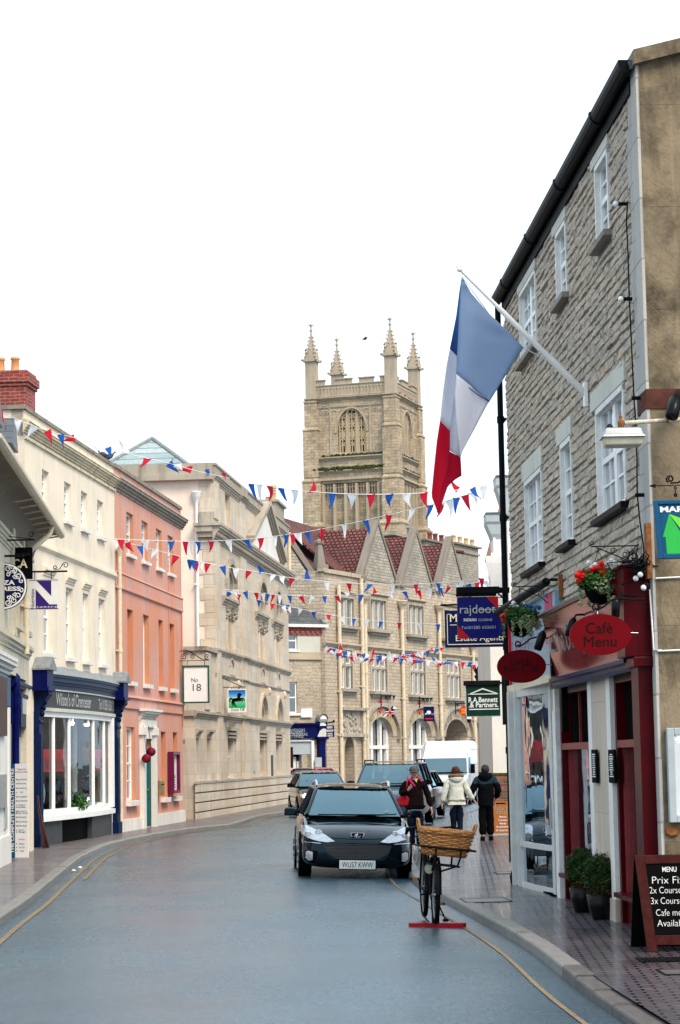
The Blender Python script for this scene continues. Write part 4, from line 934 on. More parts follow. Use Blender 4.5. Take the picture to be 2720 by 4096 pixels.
# No 18
Y=68.4;k=U(Y)*.38265/4;M_=facing(RE(350,620),Y,.03)
t=thing('hanging_sign','large cream sign board with dark green frame reading No 18 on a scrolled bracket','sign',M_)
m=MB();m.box(-125*k,125*k,0,.06,-180*k,180*k);m.build('board','board_white',t);m=MB()
for a in((-140,140,180,197),(-140,140,-197,-180),(-140,-124,-180,180),(124,140,-180,180)):m.box(a[0]*k,a[1]*k,-.03,.07,a[2]*k,a[3]*k)
m.build('frame','green_frame',t);m=MB();letter(m,'No',-15*k,45*k,0,62*k,width=68*k);letter(m,'18',0,-32*k,0,105*k,width=88*k);m.build('lettering','dark_grey_paint',t)
m=MB();m.box(-175*k,135*k,.02,.05,244*k,250*k);m.box(-178*k,-170*k,.02,.05,210*k,445*k)
m.tube([(-170*k,.035,345*k),(-110*k,.035,362*k),(-60*k,.035,345*k),(60*k,.035,262*k),(135*k,.035,255*k)],.014,5)
for c,r,a in(((-120,290),34,.5),((-30,290),28,.5),((110,285),26,.5)):m.tube(scroll((c[0]*k,c[1]*k),r*k,a,1.5,18,.2,.035),.012,5)
for sx in(-90,90):m.tube([(sx*k,.035,246*k),(sx*k,.035,200*k)],.01,5)
m.build('bracket','iron_black',t)
# horse sign
Y=77.3;k=U(Y)*.38265/4;M_=facing(RE(780,792),Y,.03)
t=thing('hanging_sign','square bank sign with a black prancing horse on blue and green','sign',M_)
m=MB();m.box(-97*k,97*k,0,.06,-120*k,120*k);m.build('board','board_white',t)
m=MB();x=88*k
for i in range(8):
 z0,z1=(-75+187*i/8)*k,(-75+187*(i+1)/8)*k;m.add([(-x,-.004,z0),(x,-.004,z0),(x,-.004,z1),(-x,-.004,z1)],[(0,1,2,3)],i)
cols=[(.02,.36,.12),(.05,.45,.18),(.12,.52,.24),(.3,.6,.42),(.32,.55,.6),(.1,.33,.62),(.03,.2,.5),(.01,.12,.42)]
for i,c in enumerate(cols):mk('picture_tone_%d'%i,c,.4,var=.03)
m.build('picture',['picture_tone_%d'%i for i in range(8)],t)
m=MB();m.ball((-12*k,-.02,12*k),40*k,.012,17*k,14,8);m.ball((16*k,-.02,20*k),20*k,.012,20*k,12,8)
for pts,r in(([(18,26),(26,52),(22,72)],(15,10,8)),([(20,74),(36,70),(48,58)],(9,8,4)),([(12,34),(8,56),(14,78)],(5,6,3)),([(24,12),(50,26),(70,22),(80,2)],(9,6,4,3)),([(20,6),(44,6),(60,12),(58,-10)],(8,5,4,3)),([(-40,8),(-52,-16),(-42,-38),(-52,-60)],(13,7,4,3)),([(-34,2),(-32,-24),(-18,-46),(-10,-64)],(12,7,4,3)),([(-46,18),(-66,30),(-78,14),(-70,-8)],(5,7,6,3))):
 m.tube([(a*k,-.02,b*k)for a,b in pts],[q_*k for q_ in r],8)
m.build('horse','black_board',t)
m=MB();letter(m,'Lloyds TSB',5*k,-96*k,0,40*k,width=140*k);m.build('lettering','sign_navy',t)
m=MB();m.box(-150*k,90*k,.02,.05,138*k,146*k);m.box(-153*k,-147*k,.02,.05,115*k,260*k);m.tube([(-150*k,.035,240*k),(60*k,.035,142*k)],.014,5)
for sx in(-60,60):m.tube([(sx*k,.035,142*k),(sx*k,.035,118*k)],.01,4)
m.build('bracket','iron_black',t)
# ---------------------------------------------------------------- right: tall rubble-stone building with two shopfronts
rbld=thing('shop_building','tall rubble stone building with white sash windows and rendered gable rising on the right','building',FR.M)
CE=13.95;S0=2.5
def fb(R,xl,xr,yt,yb,d=0):return FR.box(R,xl,xr,yt,yb,d)
WA=fb(RG,955,1048,1055,1700);WB=fb(RG,648,722,1578,2150);WC=fb(RG,368,490,2035,2600)
WC2=fb(RH,412,540,1380,2085);WB2=fb(RH,690,770,1090,1885);WA2=fb(RH,968,1180,820,1680)
wins=[WA,WB,WC,WC2,WB2,WA2]
lint=[(WA[0]-.3,WA[1]+.1,WA[3]+.02,8.75),(WB[0]-.3,WB[1]+.1,WB[3]+.02,8.75),(WC[0]-.2,WC[1]+.1,WC[3]+.02,8.75),(WC2[0]-.25,WC2[1]+.12,WC2[3]+.02,6.05),(WB2[0]-.3,WB2[1]+.1,WB2[3]+.02,6.03),(WA2[0]-.35,WA2[1]+.15,WA2[3]+.02,6.02)]
m=MB();m.wall(S0,CE-.02,2.7,8.85,wins,0,.12);m.wall(S0,CE-.02,0,2.7,[(3.0,13.0,0.05,2.69)],0,.4)
m.add([(S0,0,0),(S0,6,0),(S0,6,8.85),(S0,0,8.85)],[(3,2,1,0)]);wl=m.build('wall','mortar',rbld)
m=MB();r=random.Random(21);z=2.9
holes=[(a-.02,b+.02,c-.08,e+.02)for a,b,c,e in wins]+[(a-.01,b+.01,c-.01,e)for a,b,c,e in lint]
while z<8.8:
 h=r.uniform(.085,.13);zt=min(z+h,8.83);zc=(z+zt)/2
 segs=[(S0+.01,CE-.62)]
 for a,b,c,e in holes:
  if c<zc<e:segs=[q for s0,s1 in segs for q in((s0,min(s1,a)),(max(s0,b),s1))if q[1]-q[0]>.05]
 for s0,s1 in segs:
  s=s0-r.uniform(0,.2)
  while s<s1:
   L=r.uniform(.2,.75);a,b=max(s,s0)+.004,min(s+L,s1)-.004;s+=L
   if b-a<.05:continue
   pr=r.uniform(.008,.026);tl=r.uniform(-.014,.014);tz=r.uniform(-.016,.006);j=[[r.uniform(-.008,.008)for _ in range(7)]for _ in range(5)];w0,w1=r.uniform(-.012,.012),r.uniform(-.012,.012)
   def st(u,v,a=a,b=b,z=z,zt=zt,pr=pr,tl=tl,tz=tz,j=j,w0=w0,w1=w1):
    iu,iv=round(u*6),round(v*4);e=(0 if iu in(0,6)else 1)*(0 if iv in(0,4)else 1);u=(0,.03,.25,.5,.75,.97,1)[iu];v=(0,.1,.5,.9,1)[iv]
    return(a+(b-a)*u,(.004 if not e else-pr-j[iv][iu]+tl*(u-.5)-tz*(v-.5)*1.5),z+.003+(zt-z-.006)*v+(w0*(1-u)+w1*u)*(.6 if 0<iv else 1))
   m.grid(st,6,4,sm=False)
 z=zt
m.build('rubble_stone','rubble',rbld)
for a,b,c,e in lint:m=MB();m.box(a,b,-.035,0,c,e);m.build('lintel','lintel_render',rbld)
m=MB();zz=2.9;k=0
while zz<8.8:m.box(CE-(.55 if k%2 else .68),CE-.3,-.02,.02,zz+.006,min(zz+.6,8.8));zz+=.6;k+=1
m.box(CE-.3,CE,-.03,.3,0,8.85);m.build('quoin','grey_quoin',rbld)
m=MB();zb0,zb1=FR.z(RH(1342,828)),FR.z(RH(1342,672));m.box(CE-.5,CE+.004,-.034,.0,zb0,zb1);m.box(CE-.01,CE+.012,-.034,7,zb0,zb1);m.build('painted_band','band_maroon',rbld)
for i,q in enumerate(wins):
 dbl=i in(2,3,5)
 if dbl:
  mid=(q[0]+q[1])/2;o=window(rbld,q[0],mid+.03,q[2],q[3],.02,2,4,None,fr=.075,bar=.024);window(rbld,mid+.0301,q[1],q[2],q[3],.022,2,4,None,fr=.075,bar=.024)
 else:o=window(rbld,q[0],q[1],q[2],q[3],.02,2,4,None,fr=.075,bar=.024)
 m=MB();m.box(q[0]-.06,q[1]+.06,-.025,.02,q[3],q[3]+.02);m.box(q[0]-.05,q[0]+.01,-.035,.03,q[2],q[3]);m.box(q[1]-.01,q[1]+.05,-.035,.03,q[2],q[3]);m.box(q[0]-.05,q[1]+.05,-.035,.03,q[3]-.06,q[3]);m.build('architrave','white_old',o)
 m=MB();m.box(q[0]-.12,q[1]+.12,-.11,.1,q[2]-.075,q[2]-.005);m.build('sill','iron_black' if i>2 else 'dark_cornice',o,bevel=.006)
 m=MB();m.box(q[0]+.05,q[1]-.05,.1,.11,q[2],q[3]);m.build('blind','dark_inside',o)
m=MB();gz=8.86
GP=[(-.19,.03),(-.19,-.03),(-.17,-.07),(-.13,-.1),(-.09,-.1),(-.055,-.08),(-.035,-.04),(-.03,.03)];m.mould([(a,gz+b)for a,b in GP],S0-.1,CE-.06)
for s in(3.6,6.4,9.2,12.0):m.mould([(-.11+(a+.11)*1.14,gz+b*1.15)for a,b in GP],s,s+.09)
m.build('gutter','gutter_black',rbld)
m=MB();m.box(S0,CE-.3,-.045,.0,8.62,8.88);m.build('eaves_strip','black_trim',rbld)  # black strip along the wall top at the gutter
downpipe(rbld,S0-.12,.35,8.75,-.09,.045,'gutter_black',False,(7.0,5.5,3.55,2.0),name='downpipe')
m=MB();m.slab([(S0-.05,-.1,8.93),(CE,-.1,8.86),(CE,4.5,9.98),(S0-.05,4.5,9.98)],.08);m.build('roof','slate',rbld)
m=MB();gw=[(0,0),(8,0),(8,9.0),(4.5,9.95),(0,8.85)]
m.add([(CE,y,z)for y,z in gw],[tuple(range(5))]);m.build('gable_wall','gable_render',rbld)
m=MB();m.add([(CE+dx,y+.0,z+dz)for dx in(-.35,.09)for y,z,dz in((-.06,8.8,0),(4.5,9.95,0),(4.5,9.95,.12),(-.06,8.8,.15))],[(3,2,1,0),(4,5,6,7),(0,1,5,4),(1,2,6,5),(2,3,7,6),(3,0,4,7)]);m.build('coping','gable_render',rbld)
# ---- red cafe front
A0,A1=7.0,13.35;AF=7.9
cf=MB();
cafe=MB()
def sub(name,label,parent):
 o=bpy.data.objects.new(name,None);COL.objects.link(o);o.parent=parent;o['label']=label;return o
cafe=sub('shopfront','maroon cafe front with sloping glossy pink fascia and stone pier',rbld)
zt,zb=3.62,2.86
m=MB();T_,B_=-.3,-.14
m.add([(AF,T_,zt),(A1-.05,T_,zt),(A1-.05,B_,zb),(AF,B_,zb),(AF,0,zt),(A1,0,zt),(A1,0,zb),(AF,0,zb)],[(3,2,1,0),(0,3,7,4),(2,6,5,1),(0,4,5,1)[::-1],(3,2,6,7)])
fa=m.build('fascia','fascia_pink',cafe)
m=MB();m.box(AF-.05,A1+.0,T_-.04,.0,zt,zt+.05);m.slab([(AF-.05,T_-.05,zt+.055),(A1,T_-.05,zt+.055),(A1,0,zt+.16),(AF-.05,0,zt+.16)],.02,1);m.build('lead_flashing',['maroon','lead'],fa)
m=MB();m.mould([(B_+.02,zb),(B_-.1,zb),(B_-.1,zb-.04),(B_-.05,zb-.05),(B_-.05,zb-.09),(B_-.01,zb-.12),(B_+.02,zb-.12)],AF,A1);m.build('moulding','sign_navy',cafe)
m=MB();f=(zb+zt)/2
v,fc=text_verts('The Dining Room',.42,width=3.4);m.add([(10.3+x,(T_+B_)/2-.02-y*.21,f+y*1.0)for x,y,_ in v],fc);m.build('lettering','silver_dull',fa)
m=MB();m.box(A1-.02,A1+.46,-.3,.0,zb+.0,zt+.12);m.box(A1+.02,A1+.42,-.17,.0,.1,zb);m.box(A1-.04,A1+.48,-.32,0,zt+.12,zt+.16);m.box(A1-.04,A1+.48,-.22,0,zb-.1,zb);m.build('pilaster','maroon',cafe,bevel=.01)
m=MB();m.box(AF-.12,AF-.005,-.2,0,2.9,3.6);m.box(AF-.12,AF-.02,-.08,0,2.2,2.9);m.build('bracket','black_trim',cafe)
P0,P1=FR.s(RS(1003,1200)),FR.s(RS(1150,1200))
m=MB();m.box(P0,P0+.26,-.05,.3,.1,zb-.1,0);m.box(P1-.26,P1,-.05,.3,.1,zb-.1,0);m.box(P0+.26,P1-.26,-.03,.3,.1,zb-.1,1);m.build('pier',['white_plaster','pier_stone'],cafe)
m=MB();m.box(A0-.17,A0+.12,-.06,.3,.1,zb-.1);m.build('white_jamb','white_old',cafe)
for i,(a,b,dp)in enumerate(((A0+.12,P0,.13),(P1,A1+.02,.1))):
 m=MB();m.box(a,a+.1,0,dp,.1,zb-.1);m.box(b-.05,b,0,dp,.1,zb-.1,0);m.box(a,b,.05,dp+.03,.1,.38);m.box(a+.1,b,.0,dp,1.98,2.06,1);m.box(a+.1,b,.0,dp,zb-.18,zb-.1,1)
 m.box(a+.1,b,-.09,dp,.38,.43,0);m.box(a+.95,a+.985,dp-.03,dp,2.06,zb-.18,1);m.box(a+.1,a+.22,dp-.05,dp,.43,2.0,1);fr_=m.build('window_frame',['maroon','maroon_light'],cafe)
 m=MB();m.add([(a+.1,dp,.43),(b,dp,.43),(b,dp,2.0),(a+.1,dp,2.0)],[(0,1,2,3)]);m.build('pane','mirror_glass',fr_)
 m=MB();m.add([(a+.1,dp,2.06),(b,dp,2.06),(b,dp,zb-.18),(a+.1,dp,zb-.18)],[(0,1,2,3)]);m.build('transom_pane','dark_inside',fr_)
m=MB();m.box(6.2,13.2,.9,1.0,.1,2.9);m.box(6.2,13.2,.3,1.0,.1,.4);m.build('interior','dark_inside',cafe)
m=MB();m.box(P0+.02,P1,-.06,0,.02,.34);m.build('stone_base','pier_stone',cafe)
for k,(xa,xb)in enumerate(((905,968),(1132,1214))):
 a=FR.s(R6(xa,1600),-.07);b=FR.s(R6(xb,1600),-.07);z0,z1=FR.z(R6(xa,1790),-.07),FR.z(R6(xa,1345),-.07)
 t=thing('menu_slate',('narrow black chalked menu slate on the white edge of the stone pier, farther one','narrow black chalked menu slate on the white edge of the stone pier, nearer one')[k],'menu board',FR.M)
 m=MB();m.box(a,b,-.075,-.052,z0,z1);o=m.build('slate','black_board',t);m=MB();r=random.Random(k)
 for i in range(11):zz=z1-.06-i*(z1-z0-.1)/11;w_=(b-a)*r.uniform(.3,.7);c=(a+b)/2;m.box(c-w_/2,c+w_/2,-.078,-.075,zz,zz+.012)
 m.build('chalk_writing','chalk',t)
# ---- blue shop with curved glass
blue=sub('shopfront','pale blue shop fascia with magenta stripe over a curved glass window',rbld)
B0,B1=3.2,7.82
m=MB();zt2,zb2=FR.z(RS(760,260),-.12),FR.z(RS(480,872),-.12)
m.box(B0,B1,-.12,0,zb2,zt2,0);m.box(B1-.95,B1-.35,-.124,-.12,zb2+.4,zt2,1);m.box(B1-.35,B1-.25,-.124,-.12,zb2+.2,zt2,2);m.box(B0-.03,B0+.0,-.16,0,zb2+.0,zt2-.1,2)
m.box(B0-.02,B1,-.14,.0,zt2,zt2+.03,3);fa=m.build('fascia',['sky_blue_board','magenta','scarlet','board_grey'],blue)
m=MB();letter(m,'RELISH',4.6,(zt2+zb2)/2-.02,-.12,.3,width=1.9,th=.05);m.build('lettering','royal_blue',fa)
m=MB();m.box(B0,B1,-.2,.3,zb2-.12,zb2-.02);m.build('soffit_board','pipe_cream',blue)
bay=[(3.4,0.1),(3.6,-.12),(3.9,-.19),(4.5,-.2),(5.2,-.16),(5.9,-.08),(6.4,-.0),(6.8,.06)]
def bwall(m,z0,z1,t,mi=None,pts=bay,off=0.0):
 for(a,da),(b,db)in zip(pts,pts[1:]):
  m.ring([[(a,da+off,z),(b,db+off,z),(b,db+off+t,z),(a,da+off+t,z)]for z in(z0,z1)],m=mi,sm=False)
m=MB();bwall(m,.1,.17,.1,0,off=-.01);bwall(m,.66,.73,.07,0,off=-.015);bwall(m,zb2-.22,zb2-.12,.08,0,off=-.01)
m.box(3.72,3.92,-.27,-.15,.1,zb2-.12);m.box(4.28,4.38,-.24,-.16,.1,zb2-.12);m.box(6.48,6.72,-.06,.03,.1,zb2-.12);m.build('window_frame','grey_white',blue)
m=MB();bwall(m,.17,zb2-.2,.005,0,off=.02);m.build('pane','mirror_glass',blue)
m=MB();m.box(3.4,6.8,.6,.7,.1,2.9);m.box(3.4,6.8,-.1,.7,.02,.12);m.build('interior','dark_inside',blue)
m=MB();m.box(6.58,6.62,-.1,-.06,.95,1.35);m.build('door_handle','chrome',blue)
g=gp(*R7(340,712),.1);t=thing('boot_scraper','black horseshoe-shaped iron hoop standing at the foot of the curved glass window','ironwork',TM(g.x,g.y,.1))
m=MB();m.tube([(-.14,0,0),(-.15,0,.1),(-.12,0,.2),(-.05,0,.25),(.04,0,.25),(.12,0,.2),(.15,0,.12)],[.035,.04,.04,.035,.035,.035,.03],8);m.build('hoop','iron_black',t);m=MB();m.box(-.03,.03,-.02,.1,0,.16);m.build('peg','iron_black',t)
# ---- things fixed to the right-hand building
def place(R,x,y,Y):p=at(*R(x,y),Y);return p
# pole and tricolour
pb=FR.w(FR.s(RF(1452,1125),-.05),-.05,FR.z(RF(1452,1125),-.05));pt=at(*RF(483,165),pb.y-.6)
t=thing('flag_pole','white angled flag pole bracketed to the rubble stone wall, carrying the tricolour','flag pole')
d_=(pt-pb);m=MB();n_=[0,.3,.31,.7,.705,1];m.tube([pb+d_*q for q in n_],[.04,.04,.034,.03,.024,.018],12);m.build('pole','white_gloss',t)
m=MB();m.ball(pt+d_.normalized()*.03,.035,n=10,k=6);m.tube([pt,pt+d_.normalized()*.09],.01,6);m.build('finial','white_gloss',t)
m=MB();M0=FR.M;m.T=M0.copy();s_,z_=FR.px(RF(1452,1125),-.05);m.box(s_-.05,s_+.05,-.07,-.02,z_-.16,z_+.13);m.build('wall_plate','white_gloss',t,bevel=.01)
# flag: outline measured from the picture, hung from the halyard with real folds
Yp=lambda q:pb.y+(pt.y-pb.y)*q
def fpt(x,y,Y):return at(*RF(x,y),Y)
t2=thing('flag','large blue, white and red tricolour flag hanging folded from the white pole','flag')
Yf,Yb=pt.y+.1,pt.y+.12
def strip(name,poly,mat,yy,th=.004):
 m=MB();n=10
 L,R_=poly
 rows=[]
 for a,b in zip(L,R_):
  row=[]
  for i in range(n+1):
   u=i/n;x=a[0]+(b[0]-a[0])*u;y=a[1]+(b[1]-a[1])*u
   row.append(at(*RF(x,y),yy(u,x,y)))
  rows.append(row)
 def dens(rows,k=4):
  out=[]
  for r0,r1 in zip(rows,rows[1:]):
   for j in range(k):out.append([p.lerp(q,j/k)for p,q in zip(r0,r1)])
  return out+[rows[-1]]
 rows=dens(rows);v=[p for r in rows for p in r];f=[(j*(n+1)+i,j*(n+1)+i+1,(j+1)*(n+1)+i+1,(j+1)*(n+1)+i)for j in range(len(rows)-1)for i in range(n)]
 m.add(v,f,None,True);o=m.build(name,mat,t2);s=o.modifiers.new('thick','SOLIDIFY');s.thickness=th;return o
wob=lambda u,x,y,a=.06,k=60.,ph=0:a*math.sin(x/k+y/340+ph)
Yc=(Yf+pb.y)/2-.2
front=lambda u,x,y:Yf+(x-480)/490*(Yp(.45)-Yf)*.6+wob(u,x,y,.05)
back=lambda u,x,y:Yf+.22+(x-300)/400*.2+wob(u,x,y,.05,35)
strip('blue_band',([(484,208),(475,330),(463,520),(455,700),(447,830),(442,972),(700,1188)][:6]+[(700,1187)],[(488,212),(560,340),(700,505),(860,650),(968,765),(905,860),(701,1189)]),'flag_blue_backlit',front)
strip('white_band',([(442,972),(428,1130),(440,1330),(468,1560),(472,1625)],[(700,1188),(665,1250),(590,1390),(490,1575),(474,1625)]),'flag_white',front)
strip('blue_fold',([(484,208),(466,320),(440,520),(405,700),(390,775)],[(486,208),(478,330),(466,520),(457,700),(447,832)]),'flag_blue',back)
strip('white_fold',([(390,775),(365,900),(335,1120),(313,1340)],[(447,832),(443,975),(432,1140),(392,1418)]),'flag_white',back)
strip('inner_white',([(418,1140),(408,1250),(378,1418),(366,1560)],[(446,1150),(452,1340),(460,1480),(472,1625)]),'flag_white',lambda u,x,y:back(u,x,y)+.06)
strip('red_fold',([(313,1340),(288,1500),(262,1750),(248,1900),(250,1940),(295,2060)],[(392,1418),(390,1560),(378,1700),(350,1800),(325,1870),(300,2068)]),'flag_red',back)
strip('inner_red',([(364,1565),(356,1700),(330,1830),(296,1990),(288,2055)],[(473,1625),(478,1700),(481,1770),(388,1815),(302,2066)]),'flag_red',lambda u,x,y:back(u,x,y)+.08)
m=MB();m.tube([fpt(442,972,Yf-.04),fpt(520,1060,Yf-.01),fpt(600,1130,Yf+.02),fpt(702,1188,Yf+.08)],.006,5);m.build('seam','seam',t2)
m=MB();m.tube([fpt(484,190,Yf),fpt(486,212,Yf)],.008,5);m.tube([fpt(968,765,Yf+.25),pb+d_*.22,pb+d_*.18],.006,5);m.tube([fpt(484,205,Yf),fpt(700,503,Yf+.12),fpt(968,765,Yf+.25)],.006,5);m.build('halyard','cord',t2)
# lantern on a horizontal arm from the gable
Yl=21.0;c=at(*RH(1128,1050),Yl);k=U(Yl)*.52296/4
t=thing('street_lamp','old box-shaped street lamp hanging from a rusty white arm in front of the gable','street lamp',TM(c.x,c.y,c.z))
m=MB();m.ring([[(x*k,y,z*k)for x,y in((-w_,-.11*q),(w_,-.11*q),(w_,.11*q),(-w_,.11*q))]for z,w_,q in((-5,160,1.15),(8,158,1.1),(20,145,1),(58,138,.9),(70,120,.7))],sm=False);m.box(-168*k,165*k,-.14,.14,-10*k,-1*k);m.build('housing','lamp_metal',t,bevel=.012)
m=MB();m.ring([[(x*k,y,z*k)for x,y in((-w_,-.12*q),(w_,-.12*q),(w_,.12*q),(-w_,.12*q))]for z,w_,q in((-75,128,.75),(-68,140,.9),(-11,155,1))],sm=False);m.build('diffuser','lamp_diffuser',t,bevel=.01)
m=MB();m.tube([(20*k,0,112*k),(900*k,0,150*k),(980*k,.1,152*k),(1000*k,.7,152*k)],.021,10);m.build('arm','rusty_white',t)
m=MB();m.lathe([(14*k,65*k),(14*k,72*k),(26*k,78*k),(26*k,122*k),(20*k,130*k),(8*k,148*k),(16*k,158*k),(12*k,166*k),(5*k,176*k),(3*k,200*k)],(-8*k,0,0),10);m.lathe([(13*k,-20*k),(20*k,-14*k),(20*k,14*k),(13*k,20*k)],(350*k,0,128*k),10);m.build('finial','rust',t)
m=MB();m.lathe([(26*k,70*k),(27*k,85*k),(18*k,100*k),(8*k,106*k)],(-97*k,0,0),12);m.build('photo_cell','pot_black',t)
# black spot lamp at the edge of the frame
c=at(*R4(560,400),20.8);k=U(20.8)*.339/4
t=thing('spot_lamp','black cylindrical wall lamp slanting over the maroon painted band at the right edge','lamp',TM(c.x,c.y,c.z))
m=MB();m.tube([(-18*k,0,-100*k),(-12*k,0,-90*k),(60*k,.1,110*k),(300*k,.95,400*k)],[40*k,78*k,84*k,60*k],16);m.build('barrel','pot_black',t,subsurf=0)
# sign with the green house
Ys=19.6;c=at(*R4(340,1480),Ys);k=U(Ys)*.339/4
t=thing('hanging_sign','blue framed sign with a green house hanging from a twisted iron bar','sign',TM(c.x,c.y,c.z,-.03))
W_,H_=560*k,690*k;lean=-.052
def sk(pts):return pts
m=MB();m.T=Matrix(((1,0,lean,0),(0,1,0,0),(.0,0,1,0),(0,0,0,1)));m.box(30*k,W_-30*k,.0,.03,-H_+30*k,-30*k);m.build('board','sign_teal_blue',t)
m=MB();m.T=Matrix(((1,0,lean,0),(0,1,0,0),(0,0,1,0),(0,0,0,1)))
for a in((-10,48,-700,0),(W_/k-48,W_/k+10,-700,0),(48,W_/k-48,-700,-645),(48,W_/k-48,-50,0)):m.box(a[0]*k,a[1]*k,-.02,.045,a[2]*k,a[3]*k)
m.build('frame','sky_frame' if 'sky_frame' in MAT else 'sign_teal_blue',t,bevel=.006)
m=MB();m.T=Matrix(((1,0,lean,0),(0,1,0,0),(0,0,1,0),(0,0,0,1)))
m.add([(x*k,-.004,z*k)for x,z in((165,-165),(68,-440),(100,-440),(100,-640),(290,-640),(290,-400))],[(0,1,2,3,4,5)],0);m.add([(x*k,-.006,z*k)for x,z in((165,-165),(340,-235),(340,-420),(290,-350))],[(3,2,1,0)],1);m.build('house_emblem',['logo_green','logo_light_green'],t)
m=MB();m.T=Matrix(((1,0,lean,0),(0,1,0,0),(0,0,1,0),(0,0,0,1)));letter(m,'MAR',200*k,-110*k,0,92*k,width=290*k,bold=.04);m.build('lettering','board_white',t)
m=MB();m.tube([(-28*k+i*6*k,.02+.004*math.sin(i*1.3),178*k+3*k*math.cos(i*1.3))for i in range(110)],6*k,5);m.tube(scroll((205*k,255*k),48*k,4.2,-1.4,18,.3,.02),.008,5);m.tube([(205*k,.02,205*k),(300*k,.02,210*k),(420*k,.02,300*k)],.008,5)
m.tube([(-38*k,.02,178*k),(30*k,.02,195*k),(30*k,.02,160*k),(-38*k,.02,178*k)],.006,4);m.tube(scroll((262*k,148*k),14*k,0,1,10,1,.02),.005,4);m.tube([(262*k,.02,135*k),(262*k,.02,80*k)],.005,4);m.tube(scroll((262*k,62*k),14*k,0,1,10,1,.02),.008,4);m.tube([(600*k,.02,178*k),(600*k,2.0,178*k)],.02,5);m.build('bracket','iron_black',t)
# notice board on the gable
t=thing('notice_board','grey framed lit poster case on the stained gable wall at the right edge','notice board',FR.M)
px_=lambda R,x,y:None
def gpos(R,x,y):
 n=FR.M.to_3x3()@Vector((1,0,0));o=FR.w(CE+.01,0,0);r_=ray(*R(x,y));q=CAM+r_*((o-CAM).dot(n)/r_.dot(n));l=FR.M.inverted()@q;return l.y,l.z
y0,z1=gpos(R5,408,140);_,z0=gpos(R5,440,990);y1=y0+1.0
m=MB()
for a in((y0,y0+.07,z0,z1),(y1-.07,y1,z0,z1),(y0+.07,y1-.07,z0,z0+.07),(y0+.07,y1-.07,z1-.07,z1)):m.box(CE+.01,CE+.09,a[0],a[1],a[2],a[3])
m.build('frame','board_grey',t,bevel=.008);m=MB();m.box(CE+.01,CE+.03,y0+.06,y1-.06,z0+.06,z1-.06);b=m.build('backing','poster',t)
m=MB();m.box(CE+.03,CE+.045,y0+.1,y1-.12,z1-.12,z1-.1);m.build('tube_light','tube_light',t)
m=MB();m.box(CE+.03,CE+.036,y0+.14,y0+.5,z1-.52,z1-.15);m.build('blue_poster','poster_blue',t)
m=MB()
for i in range(7):m.box(CE+.03,CE+.034,y0+.16,y0+.4,z1-.56-i*.02,z1-.556-i*.02)
m.box(CE+.03,CE+.035,y0+.14,y0+.5,z1-.78,z1-.72);m.build('small_print','iron_black',t)
t=thing('vent_patch','broken orange stone patch in the gable wall below the poster case','wall plaque',FR.M);yv,zv=gpos(R5,470,1065);m=MB();m.ring([[(CE+.012+dx,yv+rr*math.cos(a),zv+rr*.8*math.sin(a))for a in[2*PI*i/7 for i in range(7)]]for dx,rr in((0,.075),(.02,.06))],sm=False);m.f[-1]=m.f[-1];m.build('patch','rust',t)
m=MB()
for pts in(((1300,2040),(1568,2010)),):
 pass
for(xa,ya,xb,yb)in((20,1,1568,1),):pass
for x0_,y0_,x1_,y1_ in((1290,35,1568,22),(1310,770,1568,760)):
 ya_,za_=gpos(RZ,x0_+30,y0_);yb_,zb_=gpos(RZ,x1_,y1_);m.tube([(CE+.02,ya_,za_),(CE+.02,yb_,zb_),(CE+.02,yb_+2,zb_+.02)],.009,5)
m.tube([(CE-.05,-.05,FR.z(RZ(1280,160))),(CE+.01,-.045,FR.z(RZ(1305,770))),(CE+.02,.03,FR.z(RZ(1310,770)))],.009,5);m.build('cable','pipe_white',rbld)
# ---------------------------------------------------------------- old post office at the bend of the street
po=thing('post_office_building','old honey stone post office with three steep stone gables, mullioned windows and red tiled roof','building',FP.M)
def pb_(xl,xr,yt,yb):return FP.box(RP,xl,xr,yt,yb)
TW=[pb_(430,522,560,742),pb_(632,735,572,768),pb_(885,982,608,802)]
TW.append((TW[2][0]+5.0,TW[2][1]+5.0,TW[2][2],TW[2][3]))
FW=[pb_(432,513,905,1160),pb_(642,742,925,1178),pb_(895,995,950,1200),pb_(1138,1228,972,1222)]
FW.append((FW[3][0]+5.1,FW[3][1]+5.1,FW[3][2],FW[3][3]))
AR=[(4.62,7.62),(9.85,12.85),(14.9,18.1)]
dz=FP.s(RP(452,1600)),FP.s(RP(516,1600))
END=24.5
holes=[q for q in TW]+[q for q in FW]+[(a,b,.9 if i<2 else 0,4.0,1.0,.5 if i<2 else 2.5)for i,(a,b)in enumerate(AR)]+[(dz[0],dz[1],0,3.05,.7,.6)]
m=MB();m.wall(-.35,END,0,7.4,[h for h in holes if h[3]<7.4],0,.3)
m.wall(-.35,END,7.4,11.0,[h for h in holes if h[3]>7.4],.04,.3)
m.add([(-.35,12,0),(-.35,0,0),(-.35,0,11),(-.35,12,11)],[(0,1,2,3)]);m.build('wall','po_stone',po)
m=MB();m.cornice(-.45,END,7.36,7.56,.16,0,3);m.box(-.45,3.3,-.05,.3,10.95,11.1)
for a,b in((-.35,4.6),(8.3,9.7),(13.3,14.8),(18.2,24.4)):m.box(a,b,-.06,.3,10.9,11.08)
m.build('string_course','sandstone_trim',po)
